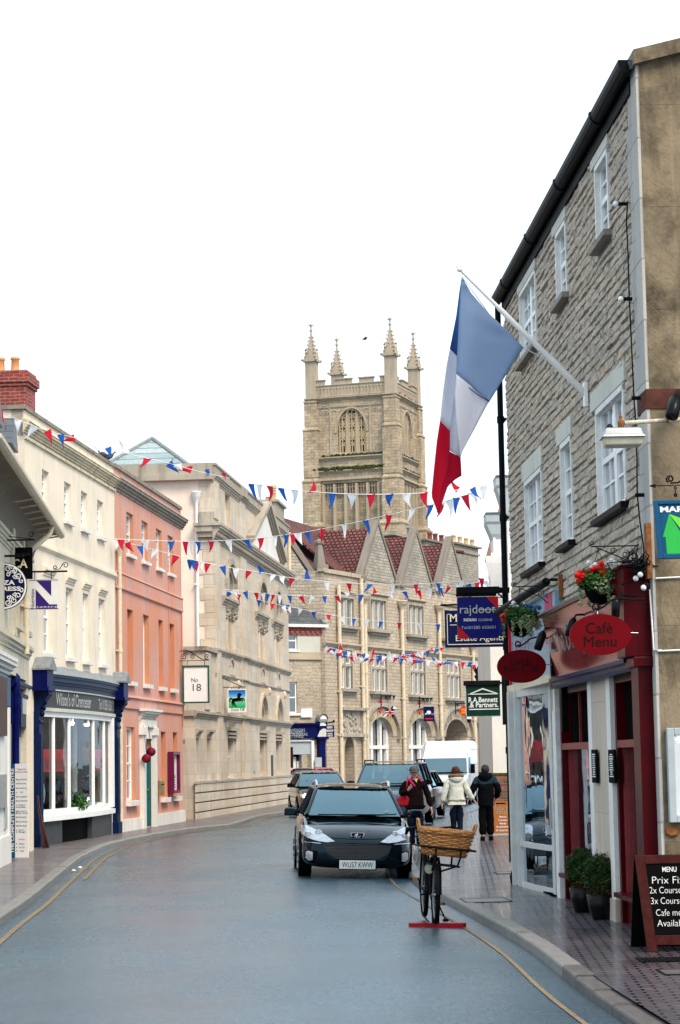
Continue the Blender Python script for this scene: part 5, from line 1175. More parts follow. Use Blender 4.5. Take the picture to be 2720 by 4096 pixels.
# gables
GS=[(4.5,6.35,8.4),(9.6,11.45,13.4),(14.75,16.5,18.3),(18.9,21.6,24.4)]
for i,(a,c,b)in enumerate(GS):
 if i==3:continue
 m=MB();m.prism([(a,10.9),(b,10.9),(b,11.1),(c+.05,13.75),(c-.05,13.75),(a,11.1)],0.0,.3);gb=m.build('gable','gable_stone',po)
 m=MB();th=.2
 for p,q in(((a-.2,10.95),(c,13.85)),((c,13.85),(b+.2,10.95))):
  A,B=Vector((p[0],0,p[1])),Vector((q[0],0,q[1]));n=Vector((-(B.z-A.z),0,B.x-A.x)).normalized()
  if n.z<0:n=-n
  m.prism([(A.x,A.z),(B.x,B.z),(B.x+n.x*th*(.2 if B.z>A.z else .2),B.z+.25),(A.x+n.x*th,A.z+n.z*th)]if B.z>A.z else[(A.x,A.z),(B.x,B.z),(B.x+n.x*th,B.z+n.z*th),(A.x+.0,A.z+.25)],-.05,.36)
 m.box(a-.5,a+.1,-.1,.4,10.8,11.05);m.box(b-.1,b+.5,-.1,.4,10.8,11.05);m.build('coping','dark_stone_coping',gb)
 m=MB();m.slab([(c,.3,13.6),(c,3.3,13.6),(b,3.3,11.0),(b,.3,11.0)],.08);m.slab([(a,.3,11.0),(a,3.3,11.0),(c,3.3,13.6),(c,.3,13.6)],.08);m.build('gable_roof','red_tile',gb)
# main roof: slope, ridge and the cross wing with its lead valley
rz=FP.z(RP(620,145),4.6)
m=MB()
m.slab([(3.0,.4,10.9),(END,.4,10.9),(END,4.6,rz-.9),(3.0,4.6,rz)],.1)
def fq(x,y,d):s,z=FP.px(RP(x,y),d);return(s,d,z)
m.slab([fq(437,450,.6),fq(622,430,.6),fq(622,145,4.6),fq(256,180,4.6)],.08);m.slab([fq(236,395,1.2),fq(437,452,.62),fq(256,180,4.55),fq(76,140,4.6)],.08);m.build('roof','red_tile',po)
m=MB();m.tube([fq(256,180,4.4),fq(437,450,.4)],.11,6);m.build('valley','lead',po)
m=MB();m.tube([fq(76,136,4.6),fq(622,142,4.6)],.12,6);m.tube([fq(622,200,4.6),fq(1240,262,4.6)],.12,6);m.build('ridge_tile','red_tile',po)
# windows
def mullioned(q,n,tr,lab=None):
 a,b,c,e=q;m=MB();w_=.11
 m.box(a-.16,a,-.03,.28,c,e);m.box(b,b+.16,-.03,.28,c,e);m.box(a-.16,b+.16,-.03,.28,e,e+.18);m.mould([(0,e+.2),(-.14,e+.26),(-.14,e+.32),(0,e+.38)],a-.3,b+.3)
 for i in range(1,n):x=a+(b-a)*i/n;m.box(x-w_/2,x+w_/2,.05,.2,c,e)
 if tr:z=c+(e-c)*tr;m.box(a,b,.04,.2,z-.06,z+.06)
 o=m.build('window','sandstone_trim',po)
 m=MB();k=0
 for i in range(n):
  x0,x1=a+(b-a)*i/n+(w_/2 if i else 0),a+(b-a)*(i+1)/n-(w_/2 if i<n-1 else 0)
  for z0,z1 in(((c,c+(e-c)*tr-.06),(c+(e-c)*tr+.06,e))if tr else((c,e),)):
   m.box(x0,x0+.05,.1,.16,z0,z1);m.box(x1-.05,x1,.1,.16,z0,z1);m.box(x0,x1,.1,.16,z0,z0+.05);m.box(x0,x1,.1,.16,z1-.05,z1)
 m.build('casement','white_old',o)
 m=MB();m.add([(a,.17,c),(b,.17,c),(b,.17,e),(a,.17,e)],[(0,1,2,3)]);m.build('pane','leaded_pane',o)
 m=MB();m.box(a-.35,b+.35,-.28,.28,c-.16,c-.01);m.box(a-.2,b+.2,-.12,0,c-.3,c-.16);m.build('sill','bank_trim',o)
for i,q in enumerate(TW):mullioned(q,3 if i else 2,0)
for i,q in enumerate(FW):mullioned(q,3 if i else 2,.62)
for i,(a,b)in enumerate(AR):
 m=MB();archring(m,a-.05,b+.05,3.05,.98,.62,-.04,.02,16,rise2=1.45);o=m.build('arch','sandstone_trim',po)
 m=MB();archring(m,a-.68,b+.68,3.0,1.55,.16,-.2,.0,16,rise2=1.74);m.box(a-.95,a-.62,-.2,0,2.9,3.02);m.box(b+.62,b+.95,-.2,0,2.9,3.02);archring(m,a,b,3.05,.96,.07,-.08,.3,14);m.build('hood_mould','bank_trim',o)
 txt=("KING'S STREET","KING'S STREET",'The Old Post Office')[i];n=len(txt);m=MB();c0=(a+b)/2;R1,R2=(b-a)/2+.32,1.22
 for j,chh in enumerate(txt):
  if chh==' ':continue
  an=PI*(.87-.74*j/(n-1));x,z=c0+R1*math.cos(an),3.02+R2*math.sin(an);sl=math.atan2(R2*math.cos(an),-R1*math.sin(an))+PI
  v,f=text_verts(chh,.38 if i<2 else .42,bold=.02);ca,sa=math.cos(sl),math.sin(sl)
  m.add([(x+(px*ca-pz*sa),-.06-.03,z+(px*sa+pz*ca))for px,pz,_ in v],f)
 m.build('lettering','gold' if i<2 else 'dark_cornice',o)
 if i<2:
  m=MB();m.slab([(c0-.3,-.1,4.35),(c0-.02,-.1,4.22),(c0+.28,-.1,4.75),(c0-.1,-.1,4.9)],.04);m.build('crest','scarlet',o)
  m=MB();q=.13
  for x in(a+.9,a+2.05):m.box(x-q,x+q,.2,.36,.9,3.9)
  m.box(a,a+.16,.2,.36,.9,3.2);m.box(b-.3,b,.2,.36,.9,3.4);m.box(a,b,.18,.36,2.42,2.6);m.box(a,b,.2,.36,.9,1.05);archring(m,a+.02,b-.02,3.02,.9,.16,.2,.36,12);wn=m.build('window_frame','white_old',o)
  m=MB();m.box(a,b,.4,.42,.9,4.05);m.build('pane','pane',wn)
 else:
  m=MB();m.box(a,b,2.4,2.5,0,4.1);m.box(a,b,.5,2.4,4.02,4.08);m.build('archway_back','warm_inside',o)
m=MB();archring(m,dz[0],dz[1],2.35,.7,.3,-.08,.05,12);m.box(dz[0]-.3,dz[0],-.08,.05,0,2.35);m.box(dz[1],dz[1]+.3,-.08,.05,0,2.35);m.build('door_arch','sandstone_trim',po)
m=MB();m.box(dz[0],dz[1],.5,.55,0,3.1);m.build('door','dark_grey_paint',po)
q=pb_(432,574,1305,1460);m=MB();m.box(q[0],q[1],-.06,0,q[2],q[3]);m.box(q[0]-.2,q[1]+.2,-.3,0,q[3],q[3]+.14);m.box(q[0]-.3,q[1]+.3,-.22,0,q[2]-.16,q[2]);r=random.Random(9)
for i in range(30):x,z=r.uniform(q[0]+.2,q[1]-.2),r.uniform(q[2]+.1,q[3]-.1);m.ball((x,-.08,z),.12,.05,.1,6,4)
m.build('carved_panel','bank_trim',po)
for x,yt,jn in((415,480,(7,5.2,3.1)),(566,440,(7.2,5.5,2.9)),(586,590,(6.2,4.0)),(832,625,(6.9,5,3.0)),(1078,650,(6.5,4.8,2.6)),(1298,900,(5.9,4,2.5))):
 s=FP.s(RP(x,1100));downpipe(po,s,.3,FP.z(RP(x,yt)),-.13,.1,'pipe_cream',yt>585,jn)
m=MB();q=pb_(1345,1420,1390,1700);m.box(q[0],q[0]+.5,-.1,.3,0,q[3]);m.box(q[1]-.3,q[1]+.4,-.1,.3,0,q[3]);m.box(q[0]-.2,q[1]+1,-.35,.1,q[3],q[3]+.25);m.box(q[0]+.5,q[1]-.3,.1,.2,0,q[3]);m.build('porch','sandstone_trim',po)
# end wall toward us: gable with coping, parapet and finial
FE=Frame(-4.6,103.7,-.7,106.0)
m=MB();Mi=FP.M.inverted()@FE.M;m.T=Mi
def eq(x,y,d=0.0):s,z=FE.px(RP(x,y),d);return(s,z)
a,b,c,d_,e_=eq(62,160,.6),eq(212,398,.6),eq(330,398,.6),eq(330,1700,.6),eq(62,1700,.6)
m.prism([(e_[0]-4,0),(d_[0]+.1,0),(d_[0]+.1,c[1]),(b[0],b[1]),(a[0],a[1]),(a[0]-4,a[1]-3.8)],.6,1.2);m.build('end_wall','gable_stone',po)
m=MB();m.T=Mi;A,B=Vector((a[0],a[1])),Vector((b[0]+.1,b[1]));m.prism([(A.x,A.y),(B.x,B.y),(B.x+.25,B.y+.1),(A.x+.1,A.y+.35)],.5,1.35);f0,f1=eq(215,400,.5),eq(375,400,.5);m.box(f0[0],f1[0],.45,1.3,f0[1]-.15,f0[1]+.12);m.box(f0[0]+.1,f1[0]-.1,.5,1.2,f0[1]-1.2,f0[1]-.15);m.build('parapet','dark_stone_coping',po)
f2=eq(318,388,.5);m=MB();m.T=Mi;m.ring([[(f2[0]+x*w_,.85+y*w_,f2[1]+z)for x,y in((-1,-1),(1,-1),(1,1),(-1,1))]for z,w_ in((.1,.32),(.35,.32),(.37,.22),(1.35,.1),(1.38,.17),(1.5,.17),(1.62,.02))],sm=False);m.build('finial','dark_stone_coping',po)
# chimney stacks behind
for xl,xr,yt,dd,pots,mt,lab in((985,1145,168,8,(1022,1058,1098),'pot_red',0),(1180,1352,190,10,(1180,1220,1262,1302),'buff_pot',1)):
 s0,s1=FP.s(RP(xl+8,yt),dd),FP.s(RP(xr-12,yt),dd);zt=FP.z(RP(xl,yt+4),dd)
 m=MB();m.box(s0,s1,dd,dd+1.2,9,zt-.55);m.box(s0-.12,s1+.12,dd-.1,dd+1.3,zt-.62,zt-.5);m.box(s0,s1,dd,dd+1.2,zt-.5,zt-.12);ch=m.build('chimney','gable_stone',po)
 m=MB();m.box(s0-.25,s1+.25,dd-.2,dd+1.4,zt-.12,zt);m.build('capping','dark_stone_coping',ch)
 chimney_pots(ch,[(FP.s(RP(x,yt),dd+.5),dd+.5,zt)for x in pots],mt,.62,.17)
m=MB();q=(FP.s(RP(775,160),9),FP.s(RP(990,160),9));zt=FP.z(RP(880,150),9);m.box(q[0]+.8,q[1]-.3,9,10,8,zt);m.slab([(q[0],8.8,zt),(q[1],8.8,zt-.15),(q[1],10.2,zt-.15),(q[0],10.2,zt)],.2);ch=m.build('chimney','gable_stone',po)
chimney_pots(ch,[(FP.s(RP(900,120),9.5),9.5,zt)],'lead',.7,.3)
m=MB();m.slab([(20,5,10.5),(40,5,10.5),(40,12,13.0),(20,12,13.0)],.1);m.build('rear_roof','red_tile',po)
# ---------------------------------------------------------------- corner house with the blue estate agent's front
ch_=thing('corner_shop','rubble stone corner house with slate roof and dark blue estate agent front','building',FE.M)
L_=FE.len
def ex(x,y,d=0.0):return FE.px(RP(x,y),d)
q1=FE.box(RP,80,148,785,908);q2=FE.box(RP,92,148,1120,1325)
q1=(q1[0]-.3,q1[1],q1[2],q1[3]);q2=(q2[0]-.4,q2[1],q2[2],q2[3])
zE=ex(200,742)[1];zB=ex(200,930)[1]
m=MB();m.wall(-5,L_-.12,0,zB,[q2,(-4,L_-1.55,.7,3.2)],0,.25);m.build('wall','corner_rubble',ch_)
m=MB();m.wall(-5,L_-.12,zB,zE-.3,[q1],-.01,.2);m.build('upper_wall','lintel_render',ch_)
m=MB();m.box(-5,L_-.1,-.1,0,zB-.3,zB-.15);m.box(-5,L_-.1,-.06,0,zB-.15,zB+.06);m.build('string_course','sandstone_trim',ch_)
m=MB();m.box(-5,L_-.3,-.06,.1,zE-.5,zE-.12)
for i in range(30):m.box(-4+i*.28,-3.86+i*.28,-.12,-.06,zE-.42,zE-.3)
m.build('brick_eaves','red_brick',ch_)
m=MB();m.box(-5,L_-.1,-.28,-.1,zE-.12,zE+.02);m.build('gutter','white_old',ch_)
p0,p1,p2,p3=ex(75,472,1.8),ex(108,470,1.8),ex(328,735,-.2),ex(70,735,-.2)
m=MB();m.slab([(p3[0]-3,-.2,zE),(p2[0],-.2,zE),(p1[0],1.8,p1[1]),(p0[0]-3,1.8,p1[1])],.08);m.build('roof','slate',ch_);m=MB();m.tube([(p2[0],-.22,zE+.05),(p1[0],1.75,p1[1]+.05)],.1,5);m.build('flashing','lead',ch_)
window(ch_,*q1,.08,1,2,(.1,.1,.1));window(ch_,*q2,.08,1,2,(.15,.1,.12))
a0,z0=FE.px(RJ(840,300));a1=FE.s(RJ(1060,300));zf0,zf1=FE.z(RJ(400,690)),FE.z(RJ(400,300))
m=MB();m.box(-5,a0,-.22,0,zf0,zf1-.12);m.cornice(-5,a0,zf1-.16,zf1,.2,-.2,3);m.box(a0-.1,a1+.05,-.34,0,FE.z(RJ(900,720)),FE.z(RJ(900,655)));m.box(a0+.02,a1-.1,-.25,0,0,FE.z(RJ(900,660)));m.box(a0-.02,a1-.02,-.3,0,FE.z(RJ(900,655)),FE.z(RJ(900,240)))
m.build('shopfront','navy_paint',ch_,'dark blue shopfront with arched end block')
m=MB();zc=FE.z(RJ(960,190));cx=(a0+a1)/2-.03;R_=(a1-a0)/2
m.add([(cx+R_*rr*math.cos(t_),y,zc+R_*rr*1.05*math.sin(t_))for y in(-.42,.05)for rr in(1.08,)for t_ in[PI*i/12 for i in range(13)]],[(i,i+1,i+14,i+13)for i in range(12)],None,True);m.box(cx-R_*1.08,cx+R_*1.08,-.4,0,zc-.1,zc+.01);m.build('arched_hood','lead',ch_)
m=MB();m.prism([(cx+R_*.8*math.cos(t_),zc+R_*.85*math.sin(t_))for t_ in[PI*i/10 for i in range(11)]],-.38,-.3);m.box(cx-R_*.72,cx+R_*.72,-.32,-.3,FE.z(RJ(950,360)),FE.z(RJ(950,250)));m.build('light_panel','board_white',ch_)
m=MB();m.prism([(cx-.32,FE.z(RJ(900,655))),(cx+.22,FE.z(RJ(900,655))),(cx+.3,FE.z(RJ(900,520))),(cx+.2,FE.z(RJ(900,450))),(cx,FE.z(RJ(900,435))),(cx-.18,FE.z(RJ(900,500)))],-.33,-.3);m.build('console_panel','lintel_render',ch_)
m=MB();r=random.Random(3)
for i,tx in enumerate(('SURVEYORS','VALUERS','AUCTIONEERS','LETTINGS')):letter(m,tx,FE.s(RJ(215,500)),FE.z(RJ(215,480+i*56)),-.22,.2,th=.01)
m.build('lettering','board_grey',ch_)
w0,w1=-4,FE.s(RJ(690,1200));m=MB();m.box(w1,w1+.14,-.12,.1,.3,FE.z(RJ(690,760)));m.box(w0,w1,-.12,.1,FE.z(RJ(400,780)),FE.z(RJ(400,750)));m.box(w0,w1,-.1,.1,FE.z(RJ(400,730)),FE.z(RJ(400,715)));wf_=m.build('window_frame','white_gloss',ch_)
m=MB();m.box(w0,w1,-.02,0,FE.z(RJ(400,1130)),FE.z(RJ(400,790)));m.build('blind','board_grey',ch_)
m=MB();m.box(w0,w1,.5,.55,.3,3.2);m.box(FE.s(RJ(600,1300)),w1,.0,.2,.3,FE.z(RJ(400,1130)),1);m.build('shop_interior',['dark_inside','shop_wall'],ch_)
m=MB();cols=0
for i,x in enumerate((60,130,205,310,380,455,525)):
 for j in range(5):
  u,v=FE.px(RJ(x,1200+j*112),.3);m.box(u,u+.17,.28,.3,v-.2,v,r.choice((0,1,2,0)));m.box(u,u+.17,.275,.29,v-.24,v-.2,0)
m.build('property_card',['board_white','poster_blue','pier_stone'],ch_)
m=MB();m.box(-5,L_-.1,.0,.1,.0,.7);m.build('stall_riser','navy_shop',ch_)
m=MB();s_,z_=FE.px(RP(205,1322),-.05);m.box(s_-.3,s_+.3,-.12,0,z_-.22,z_+.2);m.build('alarm_box','board_white',ch_)
m=MB();s_,z_=FE.px(RJ(900,1440),-.26);m.box(s_-.18,s_+.18,-.28,-.25,z_-.4,z_+.4);m.build('opening_plate','board_grey',ch_)
# ---------------------------------------------------------------- church tower
ang=math.radians(18);C0=at(*RT(1035,1370),236)
u1=Vector((math.cos(ang),-math.sin(ang)));W_=9.8
FT1=Frame(C0.x-u1.x*W_,C0.y-u1.y*W_,C0.x,C0.y)
FT2=Frame(C0.x,C0.y,C0.x+math.sin(ang)*W_,C0.y+math.cos(ang)*W_)
tw_=thing('church_tower','tall gothic stone church tower with battlements and four crocketed pinnacles behind the rooftops','church tower',FT1.M)
Z=lambda y:FT1.z(RT(900,y))
zp=FT1.z(RT(1030,775));z1_,z2_,z3_=FT1.z(RT(1030,1360)),FT1.z(RT(1030,1490)),26.0
M2=FT1.M.inverted()@FT2.M
m=MB()
bel=(3.3,6.6,z1_+.45,FT1.z(RT(620,925)),2.6,.5)
low=(1.6,7.9,24.5,FT1.z(RT(620,1640)),0,.45)
for k in range(2):
 m.T=None if k==0 else M2
 m.wall(0,W_,0,zp,[bel if k==0 else(3.2,6.6,bel[2],bel[3],2.6,.5),low],0,.3)
m.T=None;m.box(.4,W_-.4,.5,W_-.3,10,zp-.5);m.build('wall','tower_stone',tw_)
for k in range(2):
 T_=None if k==0 else M2;bl=bel if k==0 else(3.2,6.6,bel[2],bel[3])
 m=MB();m.T=T_
 for z,o,h in((zp,.45,.4),(z1_,.35,.35),(z2_,.4,.35),(zp-1.05,.12,.2)):m.cornice(-o*.8,W_+o*.8,z-h,z,o,0,3)
 m.box(1.2,8.3,-.3,0,FT1.z(RT(620,1612)),FT1.z(RT(620,1590)))
 m.build('string_course','tower_trim',tw_)
 m=MB();m.T=T_;a,b=bl[0],bl[1]
 archring(m,a-.05,b+.05,bl[3]-2.6,2.6,.22,-.12,.0,16)
 for i in range(1,6):
  x=a+(b-a)*i/6;big=i%2==0
  ht=bl[3]-.15-2.6*(1-math.sqrt(max(0,1-((x-(a+b)/2)/((b-a)/2))**2)));m.box(x-(.13 if big else .05),x+(.13 if big else .05),.1,.4,bl[2],ht)
 m.build('tracery','tower_trim',tw_)
 m=MB();m.T=T_
 for i in range(3):
  xa,xb=a+(b-a)*i/3+.13,a+(b-a)*(i+1)/3-.13;xc=(xa+xb)/2
  for j in range(3):
   z0=bl[2]+.95+j*(1.05 if j<2 else 1.0);z0=bl[2]+(.9,2.3,3.3)[j]
   m.box(xc-.09,xc+.09,.26,.3,z0+.1,z0+.68,1);m.box(xc-.24,xc+.24,.255,.3,z0+.28,z0+.48,1)
   for sx,sz in((-1,0),(1,0),(-1,.66),(1,.66)):m.box(xc+sx*.24-.05,xc+sx*.24+.05,.26,.3,z0+sz+.02,z0+sz+.12,1)
  m.box(xa-.02,xb+.02,.28,.4,bl[2]-.1,bl[2]+4.35);m.box(xc-.2,xc-.04,.26,.3,bl[2]+.05,bl[2]+.75,1);m.box(xc+.04,xc+.2,.26,.3,bl[2]+.05,bl[2]+.75,1);archring(m,xa,xb,bl[2]+4.3,.4,.12,.2,.36,8)
 m.build('dark_cross_panel',['tower_ochre','dark_inside'],tw_)  # solid panels; dark crosses painted on for the shade of the piercings
 m=MB();m.T=T_
 for i in range(6):
  xa,xb=a+(b-a)*i/6+.06,a+(b-a)*(i+1)/6-.06
  for j in range(6):
   zz=bl[2]+4.7+j*.38
   if zz<bl[3]-.5 and abs((xa+xb)/2-(a+b)/2)<(b-a)/2*math.sqrt(max(0,1-((zz+.5-bl[3]+2.6)/2.75)**2))or zz<bl[3]-2.4:m.slab([(xa,.25,zz),(xb,.25,zz),(xb,.5,zz+.22),(xa,.5,zz+.22)],.06)
 m.build('louvre','lead',tw_)
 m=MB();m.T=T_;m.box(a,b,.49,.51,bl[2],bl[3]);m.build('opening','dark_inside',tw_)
# blank panelling beside the window and the arcade of the stage below
 m=MB();m.T=T_
 for x0,x1 in((1.1,2.55),(7.1,8.5)):
  for x in(x0,x1):m.box(x-.09,x+.09,-.1,0,z1_+.3,zp-1.3)
  archring(m,x0+.1,x1-.1,z1_+5.2,.5,.12,-.08,0,8)
  for i in range(4):xa=x0+(x1-x0)*i/4;archring(m,xa+.04,xa+(x1-x0)/4-.04,zp-1.9,.22,.06,-.06,0,6)
 for i in range(7):x=2.0+i*.95;archring(m,x-.3,x+.3,zp-1.7,.22,.07,-.06,0,6)
 for i in range(6):x=1.6+6.3*i/5;m.box(x-.13,x+.13,-.12,.45,24.5,low[3]-.1)
 for i in range(5):
  xa,xb=1.6+6.3*i/5,1.6+6.3*(i+1)/5
  for j in range(3):xx=xa+.16+(xb-xa-.32)*j/3;ww=(xb-xa-.32)/3;archring(m,xx,xx+ww,low[3]-.75,.3,.05,.02,.2,6);m.box(xx,xx+.05,.02,.2,low[3]-1.2,low[3]-.1)
  archring(m,xa+.2,xb-.2,low[3]-6.2,.7,.1,0,.2,8);archring(m,xa+.25,(xa+xb)/2,low[3]-6.3,.35,.06,0,.2,6);archring(m,(xa+xb)/2,xb-.25,low[3]-6.3,.35,.06,0,.2,6);m.box(xa,xb,.05,.2,low[3]-5.5,low[3]-5.3)
 m.build('panelling','tower_trim',tw_)
# battlemented parapet with its own little arcade
 m=MB();m.T=T_;hz=zp+1.3;m.box(0.4,W_-.4,-.02,.35,zp,hz)
 for i in range(22):x=.9+i*.375;m.box(x-.05,x+.05,-.1,0,zp+.25,hz-.3);archring(m,x+.06,x+.3,hz-.45,.12,.05,-.08,0,5)
 m.box(.4,W_-.4,-.1,.1,zp+.1,zp+.25)
 for x0,x1 in((.9,1.9),(3.1,5.0),(5.9,7.5),(8.3,9.1))if k==0 else((.5,1.9),(3.4,5.6),(7.2,9.2)):m.box(x0,x1,-.02,.35,hz,hz+.6);m.box(x0-.12,x1+.12,-.14,.45,hz+.6,hz+.72)
 m.box(.4,W_-.4,-.12,.42,hz,hz+.1);m.build('parapet','tower_trim',tw_)
# far side parapet
 m=MB();m.T=(Matrix.Translation((0,W_-.35,0))if k==0 else M2@Matrix.Translation((0,W_-.35,0)));m.box(.4,W_-.4,0,.35,zp,hz)
 for x0,x1 in((1.2,3.2),(4,5.8),(6.8,8.6)):m.box(x0,x1,0,.35,hz,hz+.7)
 m.build('parapet','tower_trim',tw_)
for i,(sx,sy)in enumerate(((0,0),(W_,0),(W_,W_),(0,W_))):
 m=MB();b0=.62
 cx,cy=sx+(.35 if sx==0 else-.35),sy+(.35 if sy==0 else-.35)
 for z0,z1,q in((0,27.6,1.35),(27.6,32.6,.98),(32.6,38.3,.86),(38.3,zp,.72)):
  m.box(cx-q,cx+q,cy-q,cy+q,z0,z1-.4);m.ring([[(cx+x*r_,cy+y*r_,z)for x,y in((-1,-1),(1,-1),(1,1),(-1,1))]for z,r_ in((z1-.4,q),(z1,q-.2))],sm=False)
  m.box(cx-q-.08,cx+q+.08,cy-q-.08,cy+q+.08,z1-.5,z1-.38)
 m.build('buttress','tower_stone',tw_)
 m=MB();zs=zp+4.25;q=.58
 m.box(cx-q,cx+q,cy-q,cy+q,zp-.1,zs);m.box(cx-q-.2,cx+q+.2,cy-q-.2,cy+q+.2,zs-.15,zs+.1)
 top=zs+3.1;m.ring([[(cx+x*r_,cy+y*r_,z)for x,y in((-1,-1),(1,-1),(1,1),(-1,1))]for z,r_ in((zs,q),(top,.07))],sm=False)
 for dx,dy in((1,0),(-1,0),(0,1),(0,-1)):
  A=Vector((cx+dx*q,cy+dy*q,zs));t_=Vector((-dy,dx,0));n_=Vector((dx,dy,0))
  m.add([A-t_*q,A+t_*q,A+Vector((0,0,1.1)),A-t_*q+n_*.12,A+t_*q+n_*.12,A+Vector((0,0,1.1))+n_*.12],[(0,1,2),(3,4,5)[::-1],(0,3,4,1),(1,4,5,2),(2,5,3,0)]);m.ball(A+Vector((0,0,1.25))+n_*.1,.14,n=6,k=4);
 for dx,dy in((1,1),(-1,1),(1,-1),(-1,-1)):
  m.ball((cx+dx*(q+.22),cy+dy*(q+.22),zs+.05),.17,n=6,k=4)
  for j in range(1,7):f=j/7;r_=q*(1-f)+.07*f;z=zs+3.1*f;m.ball((cx+dx*(r_+.07),cy+dy*(r_+.07),z),.13-.05*f,n=6,k=4)
 m.lathe([(.07,top),(.1,top+.2),(.22,top+.34),(.1,top+.45),(.08,top+.75),(.24,top+.9),(.1,top+1.0),(.03,top+1.25)],(cx,cy,0),6);m.box(cx-.3,cx+.3,cy-.05,cy+.05,top+.85,top+.95);m.box(cx-.05,cx+.05,cy-.3,cy+.3,top+.85,top+.95)
 m.build('pinnacle','tower_trim',tw_)
m=MB();r=random.Random(8)
for _ in range(260):x=r.uniform(.4,8.8);m.ball((x,-.3+r.uniform(-.1,.22),z2_+r.uniform(-.02,.3)),r.uniform(.1,.26),.2,.12,6,4)
for _ in range(120):x=r.uniform(1.6,9);m.ball((x,-.1+r.uniform(-.1,.1),z1_+r.uniform(0,.25)),r.uniform(.08,.2),.15,.1,6,4)
tag(m.build('moss','moss',tw_))
m=MB();m.slab([(0.5,.5,zp+.3),(W_-.5,.5,zp+.3),(W_-.5,W_-.5,zp+.3),(.5,W_-.5,zp+.3)],.2);m.build('roof','lead',tw_)
# pigeons
def pigeon(name,lab,x,y,z,rz,s=1.0,group=None,fly=False):
 t=thing(name,lab,'bird',TM(x,y,z,rz,s=s),group);m=MB()
 prof=[(-.17,.05,.012),(-.12,.055,.03),(-.05,.07,.058),(.03,.085,.066),(.09,.105,.05),(.12,.14,.03),(.135,.175,.028),(.155,.185,.02),(.185,.178,.004)]
 m.ring([[(x,w_*math.cos(a),z+w_*math.sin(a))for a in[2*PI*i/8 for i in range(8)]]for x,z,w_ in prof])
 if not fly:m.tube([(.01,.02,.05),(.01,.02,0)],.006,4);m.tube([(.01,-.02,.05),(.01,-.02,0)],.006,4)
 m.build('body','pigeon',t);
 if fly:
  for sx in(-1,1):m=MB();m.slab([(.06,sx*.05,.09),(.04,sx*.22,.17),(-.02,sx*.4,.12),(-.05,sx*.22,.13),(-.06,sx*.05,.08)],.01);m.build('wing','pigeon',t)
 return t
p=at(*RA(808,860),57.2);pigeon('pigeon','grey pigeon on the yellow parapet, left of the pair',p.x,p.y,9.88,2.4,1.2)
p=at(*RA(850,878),57.6);pigeon('pigeon','grey pigeon on the yellow parapet, right of the pair',p.x,p.y,9.88,.5,1.2)
p=at(*RT(748,268),150);pigeon('flying_bird','small bird flying in the white sky above the church tower',p.x,p.y,p.z,.2,1.3,fly=True)
proto=None;r=random.Random(12)
for row,(zz,n)in enumerate(((z1_+.03,12),(z2_+.03,10),(zp+.03,5))):
 for i in range(n):
  P=FT2.w(.8+(W_-1.8)*(i+r.uniform(.1,.9))/n,-.2,zz)
  if proto is None:proto=pigeon('pigeon','grey pigeon perched on the ledges of the church tower',P.x,P.y,P.z,r.uniform(0,6),1.5,'pigeons on the church tower ledges')
  else:c=copy_tree(proto);c.matrix_world=TM(P.x,P.y,P.z,r.uniform(0,6),s=1.5)
# ---------------------------------------------------------------- buildings beyond on the right
def at_plane(R,x,y,Y):return at(*R(x,y),Y)
for i,(Y,R_,xl,yt,H_,lab,wl)in enumerate(((60,RW,296,90,0,'white house with grey boxed eaves just visible behind the black downpipe','board_grey'),(66,RW,180,515,0,'white painted house with panelled bay and wide grey cornice behind the black downpipe','white_plaster'),(74,RW,165,940,0,'cream house with brown eaves peeping out left of the white bay','cream_paint'))):
 p=at_plane(RW,xl,yt,Y);top=p.z;wx=at_plane(RW,(430,258,222)[i],700,Y).x
 h=thing('house',lab,'building',TM(wx,Y,0));m=MB();m.box(0,7,0,1,0,top-.25);m.box(1.5,7,1,9,0,top-.25);m.build('wall','house_white' if i<2 else 'cream_paint',h)
 m=MB();eo=wx-p.x
 if i<2:m.ring([[(-o,y0,z),(7,y0,z),(7,1,z),(-o,1,z)]for z,o,y0 in((top-(.75 if i else 1.2),.0,0.),(top-(.6 if i else 1.0),.05,-.05),(top-.3,eo*.9,-.05),(top-.22,eo,-.1),(top,eo,-.1))],sm=False);m.build('cornice','board_grey',h);m=MB();m.box(-eo*1.02,7,-.12,1,top,top+.06);m.build('roof','slate',h)
 else:m.slab([(-eo,-.2,top-.3),(7,-.2,top-.3),(7,3,top+2),(-eo+.8,3,top+2)],.1);m.build('roof','old_brick',h)
 if i==1:
  m=MB();zz=at_plane(RW,300,965,Y).z;m.box(-.06,4,-.1,0,zz-.08,zz+.02);m.ring([[(-o,-o,z),(4,-o,z),(4,0,z),(-o,0,z)]for z,o in((zz-1.2,.0),(zz-.3,.22),(zz-.08,.25))],sm=False)
  for x in(0.02,.55,1.3):m.box(x,x+.06,-.03,0,2,top-.7)
  m.build('panelling','white_gloss',h);window(h,.75,1.25,zz+.4,zz+1.6,-.06,1,2,None);window(h,.75,1.25,zz-2.4,zz-.5,-.06,1,2,None)
p=at_plane(RS,340,630,53);wx=p.x
h=thing('cottage','low cream rendered building on a dark brick base beyond the black downpipe','building',TM(wx,53,0));m=MB();zb_=at_plane(RS,400,1455,53).z;m.box(0,6,0,5,zb_,4.9);m.build('wall','cream_wall',h);m=MB();m.box(-.03,6,-.04,5,0,zb_);m.build('brick_base','old_brick',h);m=MB();m.box(-.05,6,-.06,5,zb_,zb_+.05);m.build('coping','moss',h)
m=MB();m.box(-.06,6,-.06,5,4.9,4.98);m.build('roof_coping','sandstone_trim',h)
